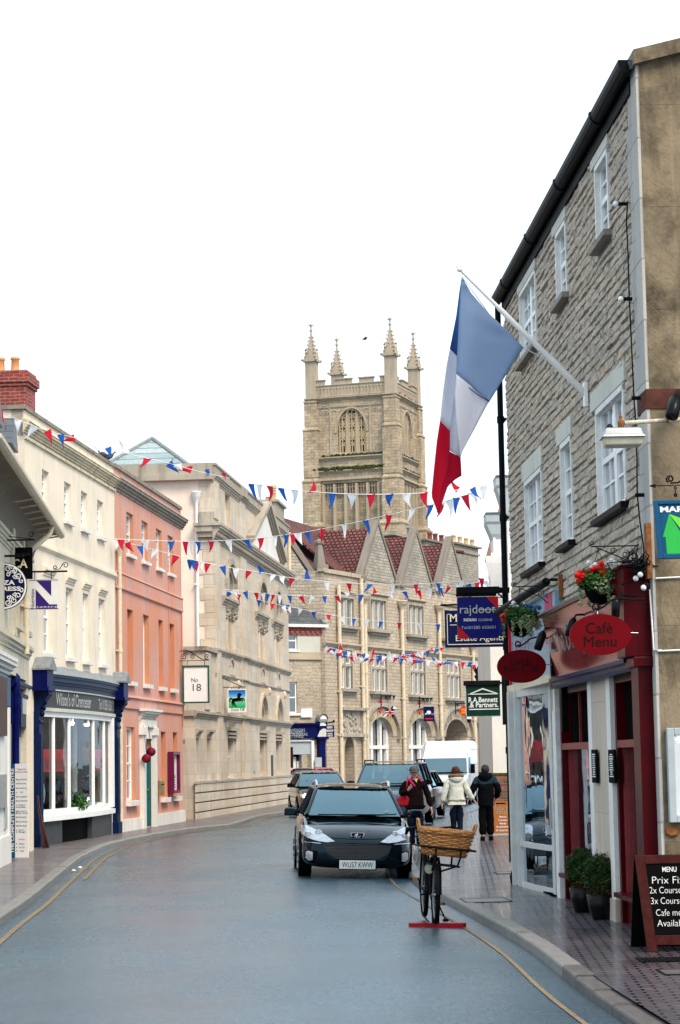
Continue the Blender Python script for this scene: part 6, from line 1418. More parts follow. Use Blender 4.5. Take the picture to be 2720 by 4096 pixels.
# row of buildings behind the viewpoint and beyond the frame on the right, seen only mirrored in glass: nearest neighbour of the gable
# ---------------------------------------------------------------- signs, lamps and baskets along the right-hand side
def board(lab,R,xl,xr,yt,yb,Y,mat,rz=0.0,th=.05,name='hanging_sign',cat='sign'):
 c=((xl+xr)/2,(yt+yb)/2);M_=facing(R(*c),Y,rz);k=U(Y)*(R(1,0)[0]-R(0,0)[0])
 t=thing(name,lab,cat,M_);w_,h_=(xr-xl)/2*k,(yb-yt)/2*k
 m=MB();m.box(-w_,w_,0,th,-h_,h_);m.build('board',mat,t,bevel=.004)
 return t,k,w_,h_,lambda x,y:((x-c[0])*k,(c[1]-y)*k)
t,k,w_,h_,q=board('blue sign with red corners and silver writing under a black light bar',RY,35,622,380,975,33.0,'royal_blue')
m=MB();m.add([(w_,-.003,h_),(w_-175*k,-.003,h_),(w_,-.003,h_-190*k)],[(0,1,2)]);m.add([(-w_,-.003,-h_),(-w_+180*k,-.003,-h_),(-w_,-.003,-h_+190*k)],[(0,1,2)]);m.build('red_corner','scarlet',t)
m=MB();x,z=q(320,575);letter(m,'rajdoot',x,z,0,175*k,width=510*k);m.box(q(340,0)[0],q(585,0)[0],-.008,0,q(0,572)[1],q(0,562)[1]);m.build('lettering','silver_letters',t)
m=MB();x,z=q(213,708);letter(m,'INDIAN',x,z,0,56*k,width=180*k,bold=.04);m.build('lettering','board_white',t);m=MB();x,z=q(430,712);letter(m,'CUISINE',x,z,0,50*k,width=200*k);x,z=q(335,818);letter(m,'Tel:01285 652651',x,z,0,58*k,width=490*k);m.build('lettering','silver_letters',t)
m=MB();a,b=q(28,240),q(640,335);m.box(a[0],b[0],-.06,.12,b[1],a[1]);m.build('light_bar','iron_black',t,bevel=.01)
m=MB();a,b=q(20,340),q(600,372);m.box(a[0],b[0],.0,.06,b[1],a[1]);a,b=q(600,250),q(790,330);m.box(a[0],b[0],.02,.06,b[1],a[1])
for y in(362,395,510,535):a=q(620,y);m.tube([(a[0],.03,a[1]),(a[0]+90*k,.03,a[1])],.006,4)
m.tube([(q(620,330)[0],.03,q(0,330)[1]),(q(720,430)[0],.03,q(0,430)[1])],.012,5);m.build('bracket','iron_black',t)
t,k,w_,h_,q=board('wide navy estate agents sign with cream border, half hidden behind the blue restaurant sign',RS,48,440,388,628,39.0,'sign_navy')
m=MB()
for a,b,c,d in((62,66,410,610),(62,432,606,611),(62,80,410,414),(428,432,410,611)):x0,z1=q(a,c);x1,z0=q(b,d);m.box(x0,x1,-.004,0,z0,z1)
x0,z1=q(82,480);x1,z0=q(125,484);m.box(x0,x1,-.004,0,z0,z1);m.build('border','cream_letters',t)
m=MB();x,z=q(104,440);letter(m,'M',x,z,0,72*k,width=44*k,bold=.01);x,z=q(272,574);letter(m,'Estate Agents',x,z,0,54*k,width=312*k);m.build('lettering','cream_letters',t)
m=MB();a=q(440,400);m.tube([(a[0]-.1,.02,a[1]+.03),(a[0]+.5,.02,a[1]+.03)],.015,5);a=q(440,610);m.tube([(a[0]-.1,.02,a[1]),(a[0]+.5,.02,a[1])],.015,5);m.build('bracket','iron_black',t)
t,k,w_,h_,q=board('dark green estate agent sign with white roof line drawn above the name Bennett',RS,182,413,868,1076,41.5,'board_white')
m=MB();m.box(-w_+5*k,w_-9*k,-.01,0,-h_+5*k,h_-3*k);m.build('panel','bennett_green',t)
m=MB()
for p,r_ in(((198,932),(293,893)),((293,893),(390,928))):a,b=q(*p),q(*r_);m.prism([a,(b[0],b[1]),(b[0],b[1]-9*k),(a[0],a[1]-5*k)]if p[0]==198 else[a,b,(b[0],b[1]-5*k),(a[0],a[1]-9*k)],-.016,-.01)
a,b=q(198,929),q(390,934);m.box(a[0],b[0],-.016,-.01,b[1],a[1]);a,b=q(203,1026),q(396,1032);m.box(a[0],b[0],-.016,-.01,b[1],a[1])
x,z=q(293,968);letter(m,'R.A.Bennett',x,z,-.01,46*k,width=188*k,bold=.02);x,z=q(296,1001);letter(m,'.& Partners.',x,z,-.01,44*k,width=190*k,bold=.02);m.build('lettering','board_white',t)
m=MB();a,b=q(200,936),q(385,940);m.box(a[0],b[0],-.014,-.01,b[1],a[1]);m.build('red_line','maroon',t)
m=MB();a,b=q(172,845),q(408,876);m.box(a[0],b[0],-.05,.1,b[1],a[1]);m.build('light_bar','iron_black',t,bevel=.01)
m=MB();a=q(408,855);m.box(a[0],a[0]+.5,.0,.05,a[1]-.04,a[1]);a=q(418,960);m.box(a[0],a[0]+.5,.02,.05,a[1]-.5,a[1]+.5);m.build('bracket','iron_black',t)
# oval cafe signs, each on its scrolled arm
for nm_,R,cx,cy,rx,ry,Y,lines,lab in(('hanging_sign',RS,1054,547,201,133,20.9,(('Café',1046,503,172,88),('Menu',1050,590,212,84)),'large dark red oval sign reading Café Menu on a curled iron arm'),('hanging_sign',RS,544,752,159,107,27.5,(('Lunch',535,716,128,66),('from £7.50',540,766,224,66)),'smaller dark red oval sign reading Lunch from £7.50')):
 M_=facing(R(cx,cy),Y,0.02);k=U(Y)*.61862/4;t=thing(nm_,lab,'sign',M_)
 m=MB();m.ring([[(rx*k*math.cos(a),y,ry*k*math.sin(a))for a in[2*PI*i/56 for i in range(56)]]for y in(-.0,.025)],sm=False);m.build('board','oval_red',t)
 m=MB()
 for tx,x,y,wd,sz in lines:letter(m,tx,(x-cx)*k,(cy-y)*k,0,sz*k*1.15,width=wd*k,th=.004)
 m.build('lettering','dull_text',t)
 m=MB();s_=rx/201;m.tube(scroll((-22*s_*k,(ry+48*s_)*k),26*s_*k,-1.9,-1.1,16,.45,.01),.009,6)
 m.tube([((-22+0)*s_*k,.01,(ry+22*s_)*k),(30*s_*k,.01,(ry+50*s_)*k),(80*s_*k,.02,(ry+90*s_)*k),(130*s_*k,.02,(ry+102*s_)*k),(210*s_*k,.03,(ry+92*s_)*k),(300*s_*k,.05,(ry+92*s_)*k)],.011,6)
 m.tube([(-14*s_*k,.01,ry*k-.01),(-14*s_*k,.01,(ry+26*s_)*k)],.006,5);m.build('bracket','iron_black',t)
 m=MB()
 for j in range(4):m.ball((-14*s_*k,.01,(ry+(2+j*6)*s_)*k),.008,n=6,k=4)
 m.tube([(rx*k-.02,.01,10*k),(rx*k+45*k*s_,.01,6*k)],.006,5);m.build('clip','chrome',t)
 m=MB()
 for j in range(26):x_=(rx+42*s_)*k;z_=-j*.022+6*k;m.tube([(x_,.01,z_),(x_+.006,.01,z_-.009),(x_,.01,z_-.02),(x_-.006,.01,z_-.009)],.0022,4,loop=True)
 m.build('chain','iron_black',t)
# hanging baskets
def basket(lab,R,x,y,rx,Y,flowers,seed,arm):
 M_=facing(R(x,y),Y);k=U(Y)*(R(1,0)[0]-R(0,0)[0]);r_=rx*k;t=thing('hanging_basket',lab,'hanging basket',M_,'flower baskets on the right-hand wall');rd_=random.Random(seed)
 m=MB();m.lathe([(.02,-r_*.95),(r_*.35,-r_*.85),(r_*.6,-r_*.5),(r_*.68,-.02),(r_*.6,0),(.02,.0)],n=18);m.build('bowl','black_board',t)
 m=MB();leaves(m,(0,0,r_*.1),(r_*.98,r_*.9,r_*.5),1000,.034,rnd=rd_,shell=.45);leaves(m,(0,0,r_*.35),(r_*.8,r_*.8,r_*.4),300,.04,rnd=rd_);m.build('dark_foliage','leaf_green',t)
 m=MB();leaves(m,(r_*.15,-r_*.45,-r_*.12),(r_*.6,r_*.5,r_*.42),420,.024,rnd=rd_,shell=.5);leaves(m,(r_*.8,-r_*.1,-r_*.3),(r_*.25,r_*.3,r_*.3),160,.022,rnd=rd_)
 for _ in range(9):
  a=rd_.uniform(0,6.28);
  for j in range(7):leaves(m,(r_*.85*math.cos(a),r_*.8*math.sin(a),-r_*.15-j*.03),(.02,.02,.02),6,.02,rnd=rd_)
 m.build('variegated_foliage','leaf_pale',t)
 for mt,pts in flowers:
  m=MB()
  for fx,fz in pts:
   cx_,cz_=fx*r_,fz*r_;cy_=-r_*.45+rd_.uniform(-.05,.1)
   for _ in range(9):
    d=Vector((rd_.gauss(0,1),rd_.gauss(0,1)-.8,rd_.gauss(0,1))).normalized();p=Vector((cx_,cy_,cz_))+d*.018;u=d.orthogonal().normalized();v=d.cross(u);s=rd_.uniform(.016,.028)
    m.add([p+(u*math.cos(a)+v*math.sin(a))*s+d*(.006 if a>3 else 0)for a in[2*PI*i/6 for i in range(6)]],[tuple(range(6))])
  m.build('flower',mt,t)
 m=MB()
 for a in(0.3,2.4,4.5):m.tube([(r_*.6*math.cos(a),r_*.6*math.sin(a),0),(0,0,r_*1.45)],.003,4)
 m.tube([(0,0,r_*1.45),(0,0,r_*1.55)],.005,4);m.build('chain','iron_black',t)
 m=MB();z_=r_*1.6;L=arm;m.tube([(-.06,0,z_),(L,0,z_)],.007,5);m.tube([(-.02,0,z_-.01),(L*.45,0,z_-.14),(L,0,z_-.45)],.006,5)
 for j in range(4):m.tube(scroll((L*(.25+.2*j),z_-.05-.035*j),.035+.01*j,j*1.3,1.3*(-1)**j,12,.25,0),.005,4)
 m.tube(scroll((-.06,z_+.03),.03,-1.5,-1.2,12,.3,0),.005,4);m.build('bracket','iron_black',t)
 return t
basket('larger hanging basket of red and white flowers and trailing leaves above the café sign',RS,1045,215,150,22.4,(('petal_red',((-.98,.3),(-.85,.45),(-.9,.1),(-.55,.42),(-.35,.55),(-.15,.6),(.05,.78),(.12,.55),(.2,.3),(-.35,.3),(-.75,.25),(.1,.4))),('petal_white',((-.45,.85),(-.2,.75),(.55,.95),(.62,.8),(-.3,.68),(.45,.85),(.7,.7)))),3,.62)
basket('smaller hanging basket of white, blue and red flowers beside the blue restaurant sign',RY,935,690,285,28.3,(('petal_red',((-.95,.1),(-.9,-.1),(-.7,.25),(-.55,.45))),('petal_white',((-.35,.75),(-.2,.55),(-.45,.6),(.25,.7),(.1,.4),(.35,.35),(-.3,.35))),('petal_blue',((.3,.5),(.2,.62),(.4,.58),(.75,.55),(.95,.5),(.62,.4)))),8,.6)
# rusty uprights carrying the brackets
for x,y0_,y1_,d_ in((1322,1710,2140,-.06),(655,2100,2290,-.04)):
 s_,z_=FR.px(RH(x,y0_),d_);_,zz=FR.px(RH(x,y1_),d_);m=MB();m.box(s_-.06,s_+.06,d_-.03,d_+.02,zz,z_);m.build('bracket_post','rust',rbld)
# sloping trough light over the blue shop and the black swan-neck spot lamps
a_=at(*RY(600,615),31.6);b_=at(*RY(1300,170),28.0);t=thing('trough_light','long dark cylindrical light slanting along the front of the pale blue shop','light')
m=MB();m.tube([a_,b_],.055,14);m.build('tube','gutter_black',t);m=MB();m.tube([b_,b_+Vector((.05,-.1,.02)),b_+Vector((.45,0,.02))],.02,6);c_=a_.lerp(b_,.3);m.tube([c_,c_+Vector((.5,0,.02))],.015,6);m.build('arm','iron_black',t)
for i,(R,x,y,Y,sc,lab)in enumerate(((RZ,465,530,24.4,1.0,'black swan-neck spot lamp left of the café menu oval'),(RZ,155,665,27.2,.95,'black swan-neck spot lamp at the near end of the blue shop fascia'),(RZ,915,330,21.5,1.05,'black swan-neck spot lamp above the café menu oval'))):
 M_=facing(R(x,y),Y);t=thing('spot_lamp',lab,'lamp',M_);k=U(Y)*.39541/4
 m=MB();m.T=Matrix.Rotation(.35 if i<2 else .05,4,'Y');m.ring([[(x_*42*k*q_,y_*50*k*q_,z_*k)for x_,y_ in((-1,-.7),(-.6,-1),(.6,-1),(1,-.7),(1,.7),(.6,1),(-.6,1),(-1,.7))]for z_,q_ in((-100,.7),(-90,.95),(60,1),(95,.6),(105,.3))]);m.build('head','pot_black',t)
 m=MB();m.tube([(35*k,0,95*k),(55*k,0,125*k),(110*k,.02,130*k),(220*k,.05,120*k)],.012,6);m.build('arm','iron_black',t)
M_=facing(RZ(285,710),27.2);k=U(27.2)*.39541/4;t=thing('alarm_box','small white alarm box in the shadow at the far end of the café fascia','alarm box',M_);m=MB();m.prism([(-38*k,80*k),(30*k,90*k),(38*k,-70*k),(-25*k,-78*k)],0,.06);m.build('box','board_grey',t);m=MB();m.box(-18*k,10*k,-.004,0,-40*k,30*k);m.build('label','maroon_light',t)
# festoon lights clipped up the quoin, ending in a tangle
t=thing('festoon_lights','black festoon cable with white bulbs running up the stone corner beside the gable','string lights',None)
def fw(R,x,y,d=-.09):s_,z_=FR.px(R(x,y),d);return FR.w(s_,d,z_)
m=MB();m.tube([fw(RG,1168,1345),fw(RG,1158,1500),fw(RG,1170,1750),fw(RG,1180,2090),fw(RH,1190,200),fw(RH,1215,740),fw(RH,1230,960),fw(RH,1238,1200),fw(RH,1240,1480),fw(RH,1262,1700),fw(RH,1290,1900),fw(RH,1295,2150)],.008,5);m.build('cable','iron_black',t)
for j,(R,x,y,dx)in enumerate(((RG,1140,1368,-1),(RG,1180,2095,-1),(RH,1222,750,1),(RH,1248,1492,1))):
 p=fw(R,x,y);m=MB();m.tube([p+Vector((-.03*dx,0,0)),p+Vector((.06*dx,0,0))],.02,8);o=m.build('lamp_holder','iron_black',t);m=MB();m.ball(p+Vector((.085*dx,0,0)),.03,n=10,k=8);m.build('bulb','bulb',o)
m=MB();r=random.Random(17)
for j in range(26):
 c_=Vector(fw(RH,1240+r.uniform(-20,30),2020+r.uniform(-90,90),-.16));e_=Vector(fw(RH,1240+r.uniform(-150,90),2060+r.uniform(-130,140),-.2));n_=Vector((r.gauss(0,1),r.gauss(0,1),r.gauss(0,1)))*.07;m.tube([c_,c_.lerp(e_,.4)+n_,e_,c_.lerp(e_,.5)-n_*1.2,c_+n_*.3],.006,5)
m.build('cable_bundle','iron_black',t)
for x,y in((1115,2150),(1230,2130),(1265,2100),(1290,2200)):
 p=fw(RH,x,y,-.2);m=MB();m.ball(p,.028,n=10,k=8);m.build('bulb','bulb',t);m=MB();m.ball(p+Vector((.03,.01,.02)),.03,n=8,k=6);m.build('lamp_holder','iron_black',t)
m=MB();m.tube([fw(RG,1200,1555,-.05),fw(RG,1165,1610,-.05),fw(RG,900,1950,-.05),fw(RG,680,2280,-.05),fw(RH,520,350,-.05),fw(RH,370,520,-.05)],.0035,4);m.tube([fw(RG,1200,1555,-.05),fw(RG,1222,1900,-.05),fw(RH,1240,500,-.05),fw(RH,1265,1200,-.05),fw(RH,1290,1750,-.05)],.005,4);m.build('cable','pipe_white',rbld)
# ---------------------------------------------------------------- pavement things on the right
t=thing('chalkboard','mahogany framed A-board chalked with a prix fixe menu standing on the wet paving','chalkboard',None)
def cp(x,y,Y):return at(*R5(x,y),Y)
Yc=20.3;FLp=gp(*R5(245,2155),.1);TLp=at(*R5(128,1285),FLp.y+.12);ux=Vector((1,-.05,-.0));ux.normalize();dn=(FLp-TLp);
def cb(u,v,o=0.0):return TLp+ux*u+dn*v+Vector((0,-1,0))*o
def cslab(m,u0,u1,v0,v1,o0,o1,mi=None):
 v=[cb(u,v_,o)for o in(o0,o1)for u,v_ in((u0,v0),(u1,v0),(u1,v1),(u0,v1))];m.add(v,[(0,1,2,3),(7,6,5,4),(0,4,5,1),(1,5,6,2),(2,6,7,3),(3,7,4,0)],mi)
m=MB();cslab(m,.0,.09,0,1,0,.03);cslab(m,.71,.8,0,1,0,.03);cslab(m,.09,.71,0,.09,0,.03);cslab(m,.09,.71,.83,.93,0,.03);m.build('frame','mahogany',t,bevel=.004)
m=MB();cslab(m,.09,.71,.09,.84,.004,.018);m.build('board','black_board',t)
m=MB();kk=FLp.y/FPX*.4444/4
def chalk(txt,x,y,size,width,bold=-.012):
 v,f=text_verts(txt,size*kk,bold=bold,width=width*kk,shear=.1);P=cp(x,y,FLp.y);u=(P-TLp).dot(ux);v0=(TLp.z-P.z)/(-dn.z);u-=dn.dot(ux)*v0
 m.add([cb(u+a,v0-b/(-dn.z),.021)for a,b,_ in v],f)
chalk('MENU',448,1415,62,130,.01);chalk('Prix Fixe',455,1510,92,330);chalk('2x Courses',422,1600,84,306);chalk('3x Courses',434,1695,84,306);chalk('Cafe menu',470,1800,84,290);chalk('Available',475,1895,84,280);m.build('chalk_writing','chalk',t)
m=MB();m.slab([TLp+Vector((.0,.03,0)),TLp+Vector((.8,.0,0)),Vector((TLp.x+.8,TLp.y+.45,.1)),Vector((TLp.x+.0,TLp.y+.48,.1))],.03);m.build('rear_panel','black_board',t)
def planter(lab,R,x,yb,wpx,ytop_pot,yball,seed):
 g=gp(*R(x,yb),.1);k=g.y/FPX*.33163/4;t=thing('planter',lab,'potted shrub',TM(g.x,g.y+.1,.1),'black planters with clipped box');r_=wpx*k;h=(yb-ytop_pot)*k
 m=MB();m.lathe([(.02,0),(r_*.62,0),(r_*.68,.02),(r_*.88,h*.5),(r_*.99,h),(r_*.93,h),(r_*.9,h-.04)],n=28);pt_=m.build('pot','pot_black',t)
 m=MB();m.lathe([(r_*.9,h-.05),(.01,h-.04)],n=20);m.build('soil','soil',t)
 rd_=random.Random(seed);m=MB();R_=(ytop_pot-yball)*k/2*1.04;c=(0,0,h+R_*.86)
 for _ in range(46):a=rd_.uniform(0,6.28);b=rd_.uniform(.1,.8)*r_;e=Vector((rd_.gauss(0,.5),rd_.gauss(0,.5),rd_.gauss(0,.6)))*R_+Vector(c);m.tube([(b*math.cos(a)*.5,b*math.sin(a)*.5,h-.05),(b*math.cos(a)*1.2,b*math.sin(a)*1.2,h+R_*.4),e],.003,4)
 m.build('stem','twig',t)
 m=MB();rr_=(r_*1.12,r_*1.12,R_)
 for _ in range(60):
  d=Vector((rd_.gauss(0,1),rd_.gauss(0,1),rd_.gauss(.25,1))).normalized();q_=rd_.uniform(.78,1.0);leaves(m,(c[0]+d.x*rr_[0]*q_,c[1]+d.y*rr_[1]*q_,c[2]+d.z*R_*q_),(.06,.06,.05),60,.016,rnd=rd_)
 leaves(m,c,(rr_[0]*.95,rr_[1]*.95,R_*.95),3400,.017,rnd=rd_,shell=.75);m.ball(c,rr_[0]*.8,rr_[1]*.8,R_*.8,14,10);m.build('foliage','leaf_dark',t)
 m=MB();leaves(m,(c[0],c[1]-r_*.3,c[2]-R_*.55),(rr_[0]*.8,rr_[1]*.6,R_*.45),260,.011,rnd=rd_,shell=.4);m.build('dry_leaves','twig',t)
planter('black pot with clipped box ball, the nearer and lower one, beside the stone pier',R7,1300,1145,175,848,372,5)
planter('black pot with clipped box ball, the farther one, in front of the red door frame',R7,1080,1058,168,770,292,6)
# orange A-board
g=gp(*RM(1340,1005),.1);k=g.y/FPX*.3189/4;t=thing('a_board','orange-brown pavement board listing fabrics and blinds, by the foot of the black downpipe','sign board',TM(g.x,g.y,.1))
w_,h_=104*k,415*k;m=MB();m.box(-w_,w_+.12,0,.04,.02,h_);m.build('board','orange_board',t,bevel=.005);m=MB();m.box(-w_-.01,w_+.13,-.01,.06,0,.035);m.build('foot','board_grey',t)
m=MB();m.box(-.12,.1,-.004,0,h_-.06,h_-.03);m.build('hand_slot','black_board',t)
m=MB();letter(m,'fabric',.03,h_-75*k,0,98*k,width=205*k);letter(m,'mill',.04,h_-130*k,0,92*k,width=150*k)
m.build('title','shop_wall',t);m=MB()
for j,tx in enumerate(('Fabrics','Curtains','Blinds','Re-upholstery','29 Castle Street')):letter(m,tx,.03,h_-(188+j*42)*k,0,30*k,width=(88,108,78,165,175)[j]*k,bold=.02)
m.build('lettering','board_white',t)
# ---------------------------------------------------------------- far signs, lamps, pole
t,k,w_,h_,q=board('small blue hanging sign with a white bird between two arched windows',RV,738,862,135,305,112.0,'sign_navy')
m=MB();a=q(798,205);m.ball((a[0],-.02,a[1]),.12,.02,.1,8,6);m.ball((a[0]-.14,-.02,a[1]-.06),.05,.02,.04,6,4);m.build('emblem','board_white',t);m=MB();a=q(800,226);letter(m,'Jack Wills',a[0],a[1],0,.13,width=.7);m.build('lettering','board_grey',t);m=MB();a=q(800,275);m.box(a[0]-.2,a[0]+.2,-.01,0,a[1]-.03,a[1]+.03);m.build('red_line','scarlet',t)
def farbracket(t,q,x0,x1,y,drop,scr):
 m=MB();a,b=q(x0,y),q(x1,y);m.tube([(a[0],.03,a[1]),(b[0],.03,b[1])],.025,5);c_=q(x0,y+drop);m.tube([(a[0],.03,a[1]+.1),(c_[0],.03,c_[1])],.03,5)
 for x,r_ in scr:p_=q(x,y+22);m.tube(scroll(p_,r_*k,1,1.3,12,.3,.03),.018,4)
 for x in(x1-100,x1-30):a=q(x,y);m.tube([(a[0],.03,a[1]),(a[0],.03,a[1]-70*k)],.012,4)
 m.build('bracket','iron_black',t)
farbracket(t,q,695,850,38,110,((740,16),(790,18),(835,16)))
M_=facing(RV(345,205),108,0);k=U(108)*.3444/4;t=thing('hanging_sign','union flag sign cut in the shape of a leaping dog over the left arched window','sign',M_);q=lambda x,y:((x-345)*k,(205-y)*k)
m=MB();P=[q(*a)for a in((262,262),(272,235),(290,210),(298,178),(345,165),(380,130),(395,128),(432,160),(425,172),(392,180),(392,210),(388,268),(372,262),(360,235),(330,235),(318,248),(292,240))];m.prism(P,0,.05);m.build('board','sign_navy',t)
m=MB();a,b=q(296,188),q(392,222);m.box(a[0],b[0],-.01,0,b[1],a[1]);a,b=q(338,162),q(360,245);m.box(a[0],b[0],-.01,0,b[1],a[1]);m.prism([q(380,160),q(395,128),q(430,158),q(420,168)],-.008,0);m.prism([q(262,258),q(300,212),q(318,232),q(285,250)],-.008,0);m.build('white_cross','board_white',t)
m=MB();a,b=q(298,196),q(392,214);m.box(a[0],b[0],-.02,-.01,b[1],a[1]);a,b=q(343,162),q(355,268);m.box(a[0],b[0],-.02,-.01,b[1],a[1]);m.build('red_cross','scarlet',t)
farbracket(t,q,248,420,12,120,((310,18),(350,18),(400,16)))
M_=facing(RV(1215,185),117,0);k=U(117)*.3444/4;t=thing('hanging_sign','orange-red oval post office sign half hidden by the green estate agent sign','sign',M_);q=lambda x,y:((x-1215)*k,(185-y)*k)
m=MB();m.ring([[(62*k*math.cos(a),y,57*k*math.sin(a))for a in[2*PI*i/30 for i in range(30)]]for y in(0,.08)],sm=False);m.build('board','post_red',t);m=MB();letter(m,'POST',0,14*k,0,34*k,width=75*k,bold=.03);letter(m,'OFFICE',0,-18*k,0,30*k,width=80*k,bold=.03);m.build('lettering','post_yellow',t);farbracket(t,q,1112,1240,98,125,((1135,14),))
t,k,w_,h_,q=board('small dark blue agent sign hanging beside the blue shopfront at the street corner',RJ,1115,1328,355,665,103.0,'sign_navy')
m=MB();letter(m,'PERRY',q(1210,0)[0],q(0,405)[1],0,74*k,width=150*k,bold=.03);letter(m,'BISHOP',q(1215,0)[0],q(0,490)[1],0,74*k,width=180*k,bold=.03)
for y in(560,605,635):a=q(1215,y);m.box(a[0]-70*k,a[0]+70*k,-.01,0,a[1]-7*k,a[1]+7*k)
m.build('lettering','board_white',t);m=MB();a,b=q(1075,292),q(1320,262);m.tube([(a[0],.03,a[1]),(b[0],.03,b[1])],.03,5);m.ball((b[0],.03,b[1]+.04),.06,n=6,k=4)
for x in(1140,1295):a=q(x,290);m.tube([(a[0],.03,a[1]),(a[0],.03,a[1]-65*k)],.012,4)
m.build('bracket','iron_black',t)
p=at(*RP(1358,1760),106);t=thing('sign_post','grey steel sign post with a small plate behind the white van','sign post',TM(p.x,106,0));zt=at(*RV(1410,250),106).z;m=MB();m.tube([(0,0,0),(0,0,zt)],.06,8);m.build('post','galv',t);m=MB();zz=at(*RV(1410,585),106).z;m.box(.02,.42,-.06,-.04,zz-.65,zz+.7);m.build('plate','board_grey',t)
t,k,w_,h_,q=board('round white on black sign with a brushed character at the far right of the street',RV,1450,1532,462,606,100.0,'black_board')
m=MB();m.tube([(55*k*math.cos(a)-5*k,-.02,55*k*math.sin(a)+5*k)for a in[.2+2.4*i/12 for i in range(13)]],.05,5)
for pts in(((-20,18),(28,22)),((2,38),(4,20)),((5,18),(-8,-6),(-30,-26)),((-8,-4),(-10,-44),(6,-34)),((22,8),(2,-10)),((2,-4),(14,-26),(36,-40)),((-26,40),(-34,20))):m.tube([(a*k,-.02,b*k)for a,b in pts],.05,5)
m.build('character','board_white',t)
p=at(*RP(1115,612),62);t=thing('street_lamp','black street lamp head reaching left from behind the navy estate agents sign','street lamp',TM(p.x,p.y,p.z));k=U(62)*.60587/4
m=MB();m.ring([[(x*k,y_,z*k)for y_,z in((-.12*q_,0),(0,9*q_),(.12*q_,0),(0,-7*q_))]for x,q_ in((-28,.15),(-18,.8),(5,1),(28,.7),(38,.3))]);m.build('head','iron_black',t);m=MB();m.tube([(30*k,0,2*k),(260*k,0,0)],.03,6);m.build('arm','iron_black',t)
for x,y,lab in((1385,1032,'black lantern on the far wall just below the bunting, the upper of two'),(1398,1090,'black lantern on the far wall above the green sign, the lower of two')):
 p=at(*RP(x,y),110);t=thing('wall_lamp',lab,'lamp',TM(p.x,p.y,p.z));m=MB();m.ring([[(a*.62,b*.3,z)for a,b in((-q_,-q_),(q_,-q_),(q_,q_),(-q_,q_))]for z,q_ in((-.3,.7),(.1,1),(.25,.5))],sm=False);m.box(.3,2.4,-.04,.04,.1,.18);m.build('lantern','iron_black',t)
p=at(*RV(1265,275),116);t=thing('security_camera','white security camera under the green sign on the stone wall','camera',TM(p.x,p.y,p.z));m=MB();m.box(-.12,.12,-.2,.3,-.02,.16);m.build('bracket','board_white',t);m=MB();m.ball((0,-.1,-.1),.12,n=10,k=6);m.build('dome','pot_black',t)
# ---------------------------------------------------------------- bunting
PEN={}
def pennant_mesh(c,v):
 if(c,v)in PEN:return PEN[(c,v)]
 r_=random.Random(('rbw'.index(c[6]))*17+v*5);tilt=(.12,-.1,.35,-.3,.05)[v];m=MB()
 def f_(u,w):
  x=(u-.5)*.2*(1-w)+tilt*.3*w*w;return(x,.05*math.sin(w*3+v)*w+.02*math.sin(u*5+w*4),-.34*w*(1-.12*abs(tilt)))
 m.grid(f_,4,8);o=m.build('pennant',c);me=o.data;bpy.data.objects.remove(o);PEN[(c,v)]=me;return me
def bunting(lab,pts,cols,n,size=1.0,seed=1,wild=0.12,ang=.0):
 """pts: (x, y, distance) control points; the cord is a sagging curve through them"""
 P=[at(x,y,Y)for x,y,Y in pts];D=[]
 for i in range(len(P)-1):
  p0,p1,p2,p3=P[max(i-1,0)],P[i],P[i+1],P[min(i+2,len(P)-1)]
  for j in range(12):
   t_=j/12;D.append(.5*((2*p1)+(p2-p0)*t_+(2*p0-5*p1+4*p2-p3)*t_**2+(3*p1-p0-3*p2+p3)*t_**3))
 D.append(P[-1]);t=thing('bunting',lab,'bunting',None,'bunting strings across the street')
 m=MB();m.tube(D,.009*size,4);m.build('cord','cord',t)
 r_=random.Random(seed)
 for i in range(n):
  f=(i+.5)/n*(len(D)-1);j=int(f);p=D[j].lerp(D[j+1],f-j);tg=(D[j+1]-D[j]).normalized()
  o=bpy.data.objects.new('pennant',pennant_mesh(('cloth_red','cloth_blue','cloth_white')['rbw'.index(cols[i%len(cols)])],r_.randrange(5)));COL.objects.link(o);o.parent=t
  yaw=math.atan2(tg.y,tg.x);
  if math.cos(yaw)<.3:yaw=.4*(1 if yaw>0 else-1)
  sw=r_.gauss(0,wild)+ang;fl=r_.random()<wild*.25
  o.matrix_world=Matrix.Translation(p)@Matrix.Rotation(yaw*.6,4,'Z')@Matrix.Rotation(-math.atan2(tg.z,math.hypot(tg.x,tg.y))*.5+sw+(2.6 if fl else 0),4,'Y')@Matrix.Rotation(r_.gauss(0,.3),4,'X')@Matrix.Scale(size*r_.uniform(.92,1.08),4)
 return t
def pp(R,x,y,Y):a=R(x,y);return(a[0],a[1],Y)
bunting('topmost bunting, its big pennants blowing from the left eaves across to the stone building',[pp(RA,-60,455,44),pp(RA,230,585,45),pp(RA,450,655,46),pp(RA,700,718,47),pp(RA,1000,812,48),pp(RA,1350,895,48),pp(RD,350,218,48),pp(RD,700,296,47)],'rwwrbrwbwrbwrb',15,.9,3,.9,-.2)
bunting('bunting crossing in front of the church tower between the flag and the stone bank',[pp(RD,900,350,45),pp(RD,1100,372,44),pp(RT,80,1715,43),pp(RT,500,1748,42),pp(RT,920,1755,42),pp(RT,1300,1742,43),pp(RF,480,1880,44),pp(RF,680,1845,46)],'bwrbwrbwrbwrwrbw',16,.92,5,.12,-.12)
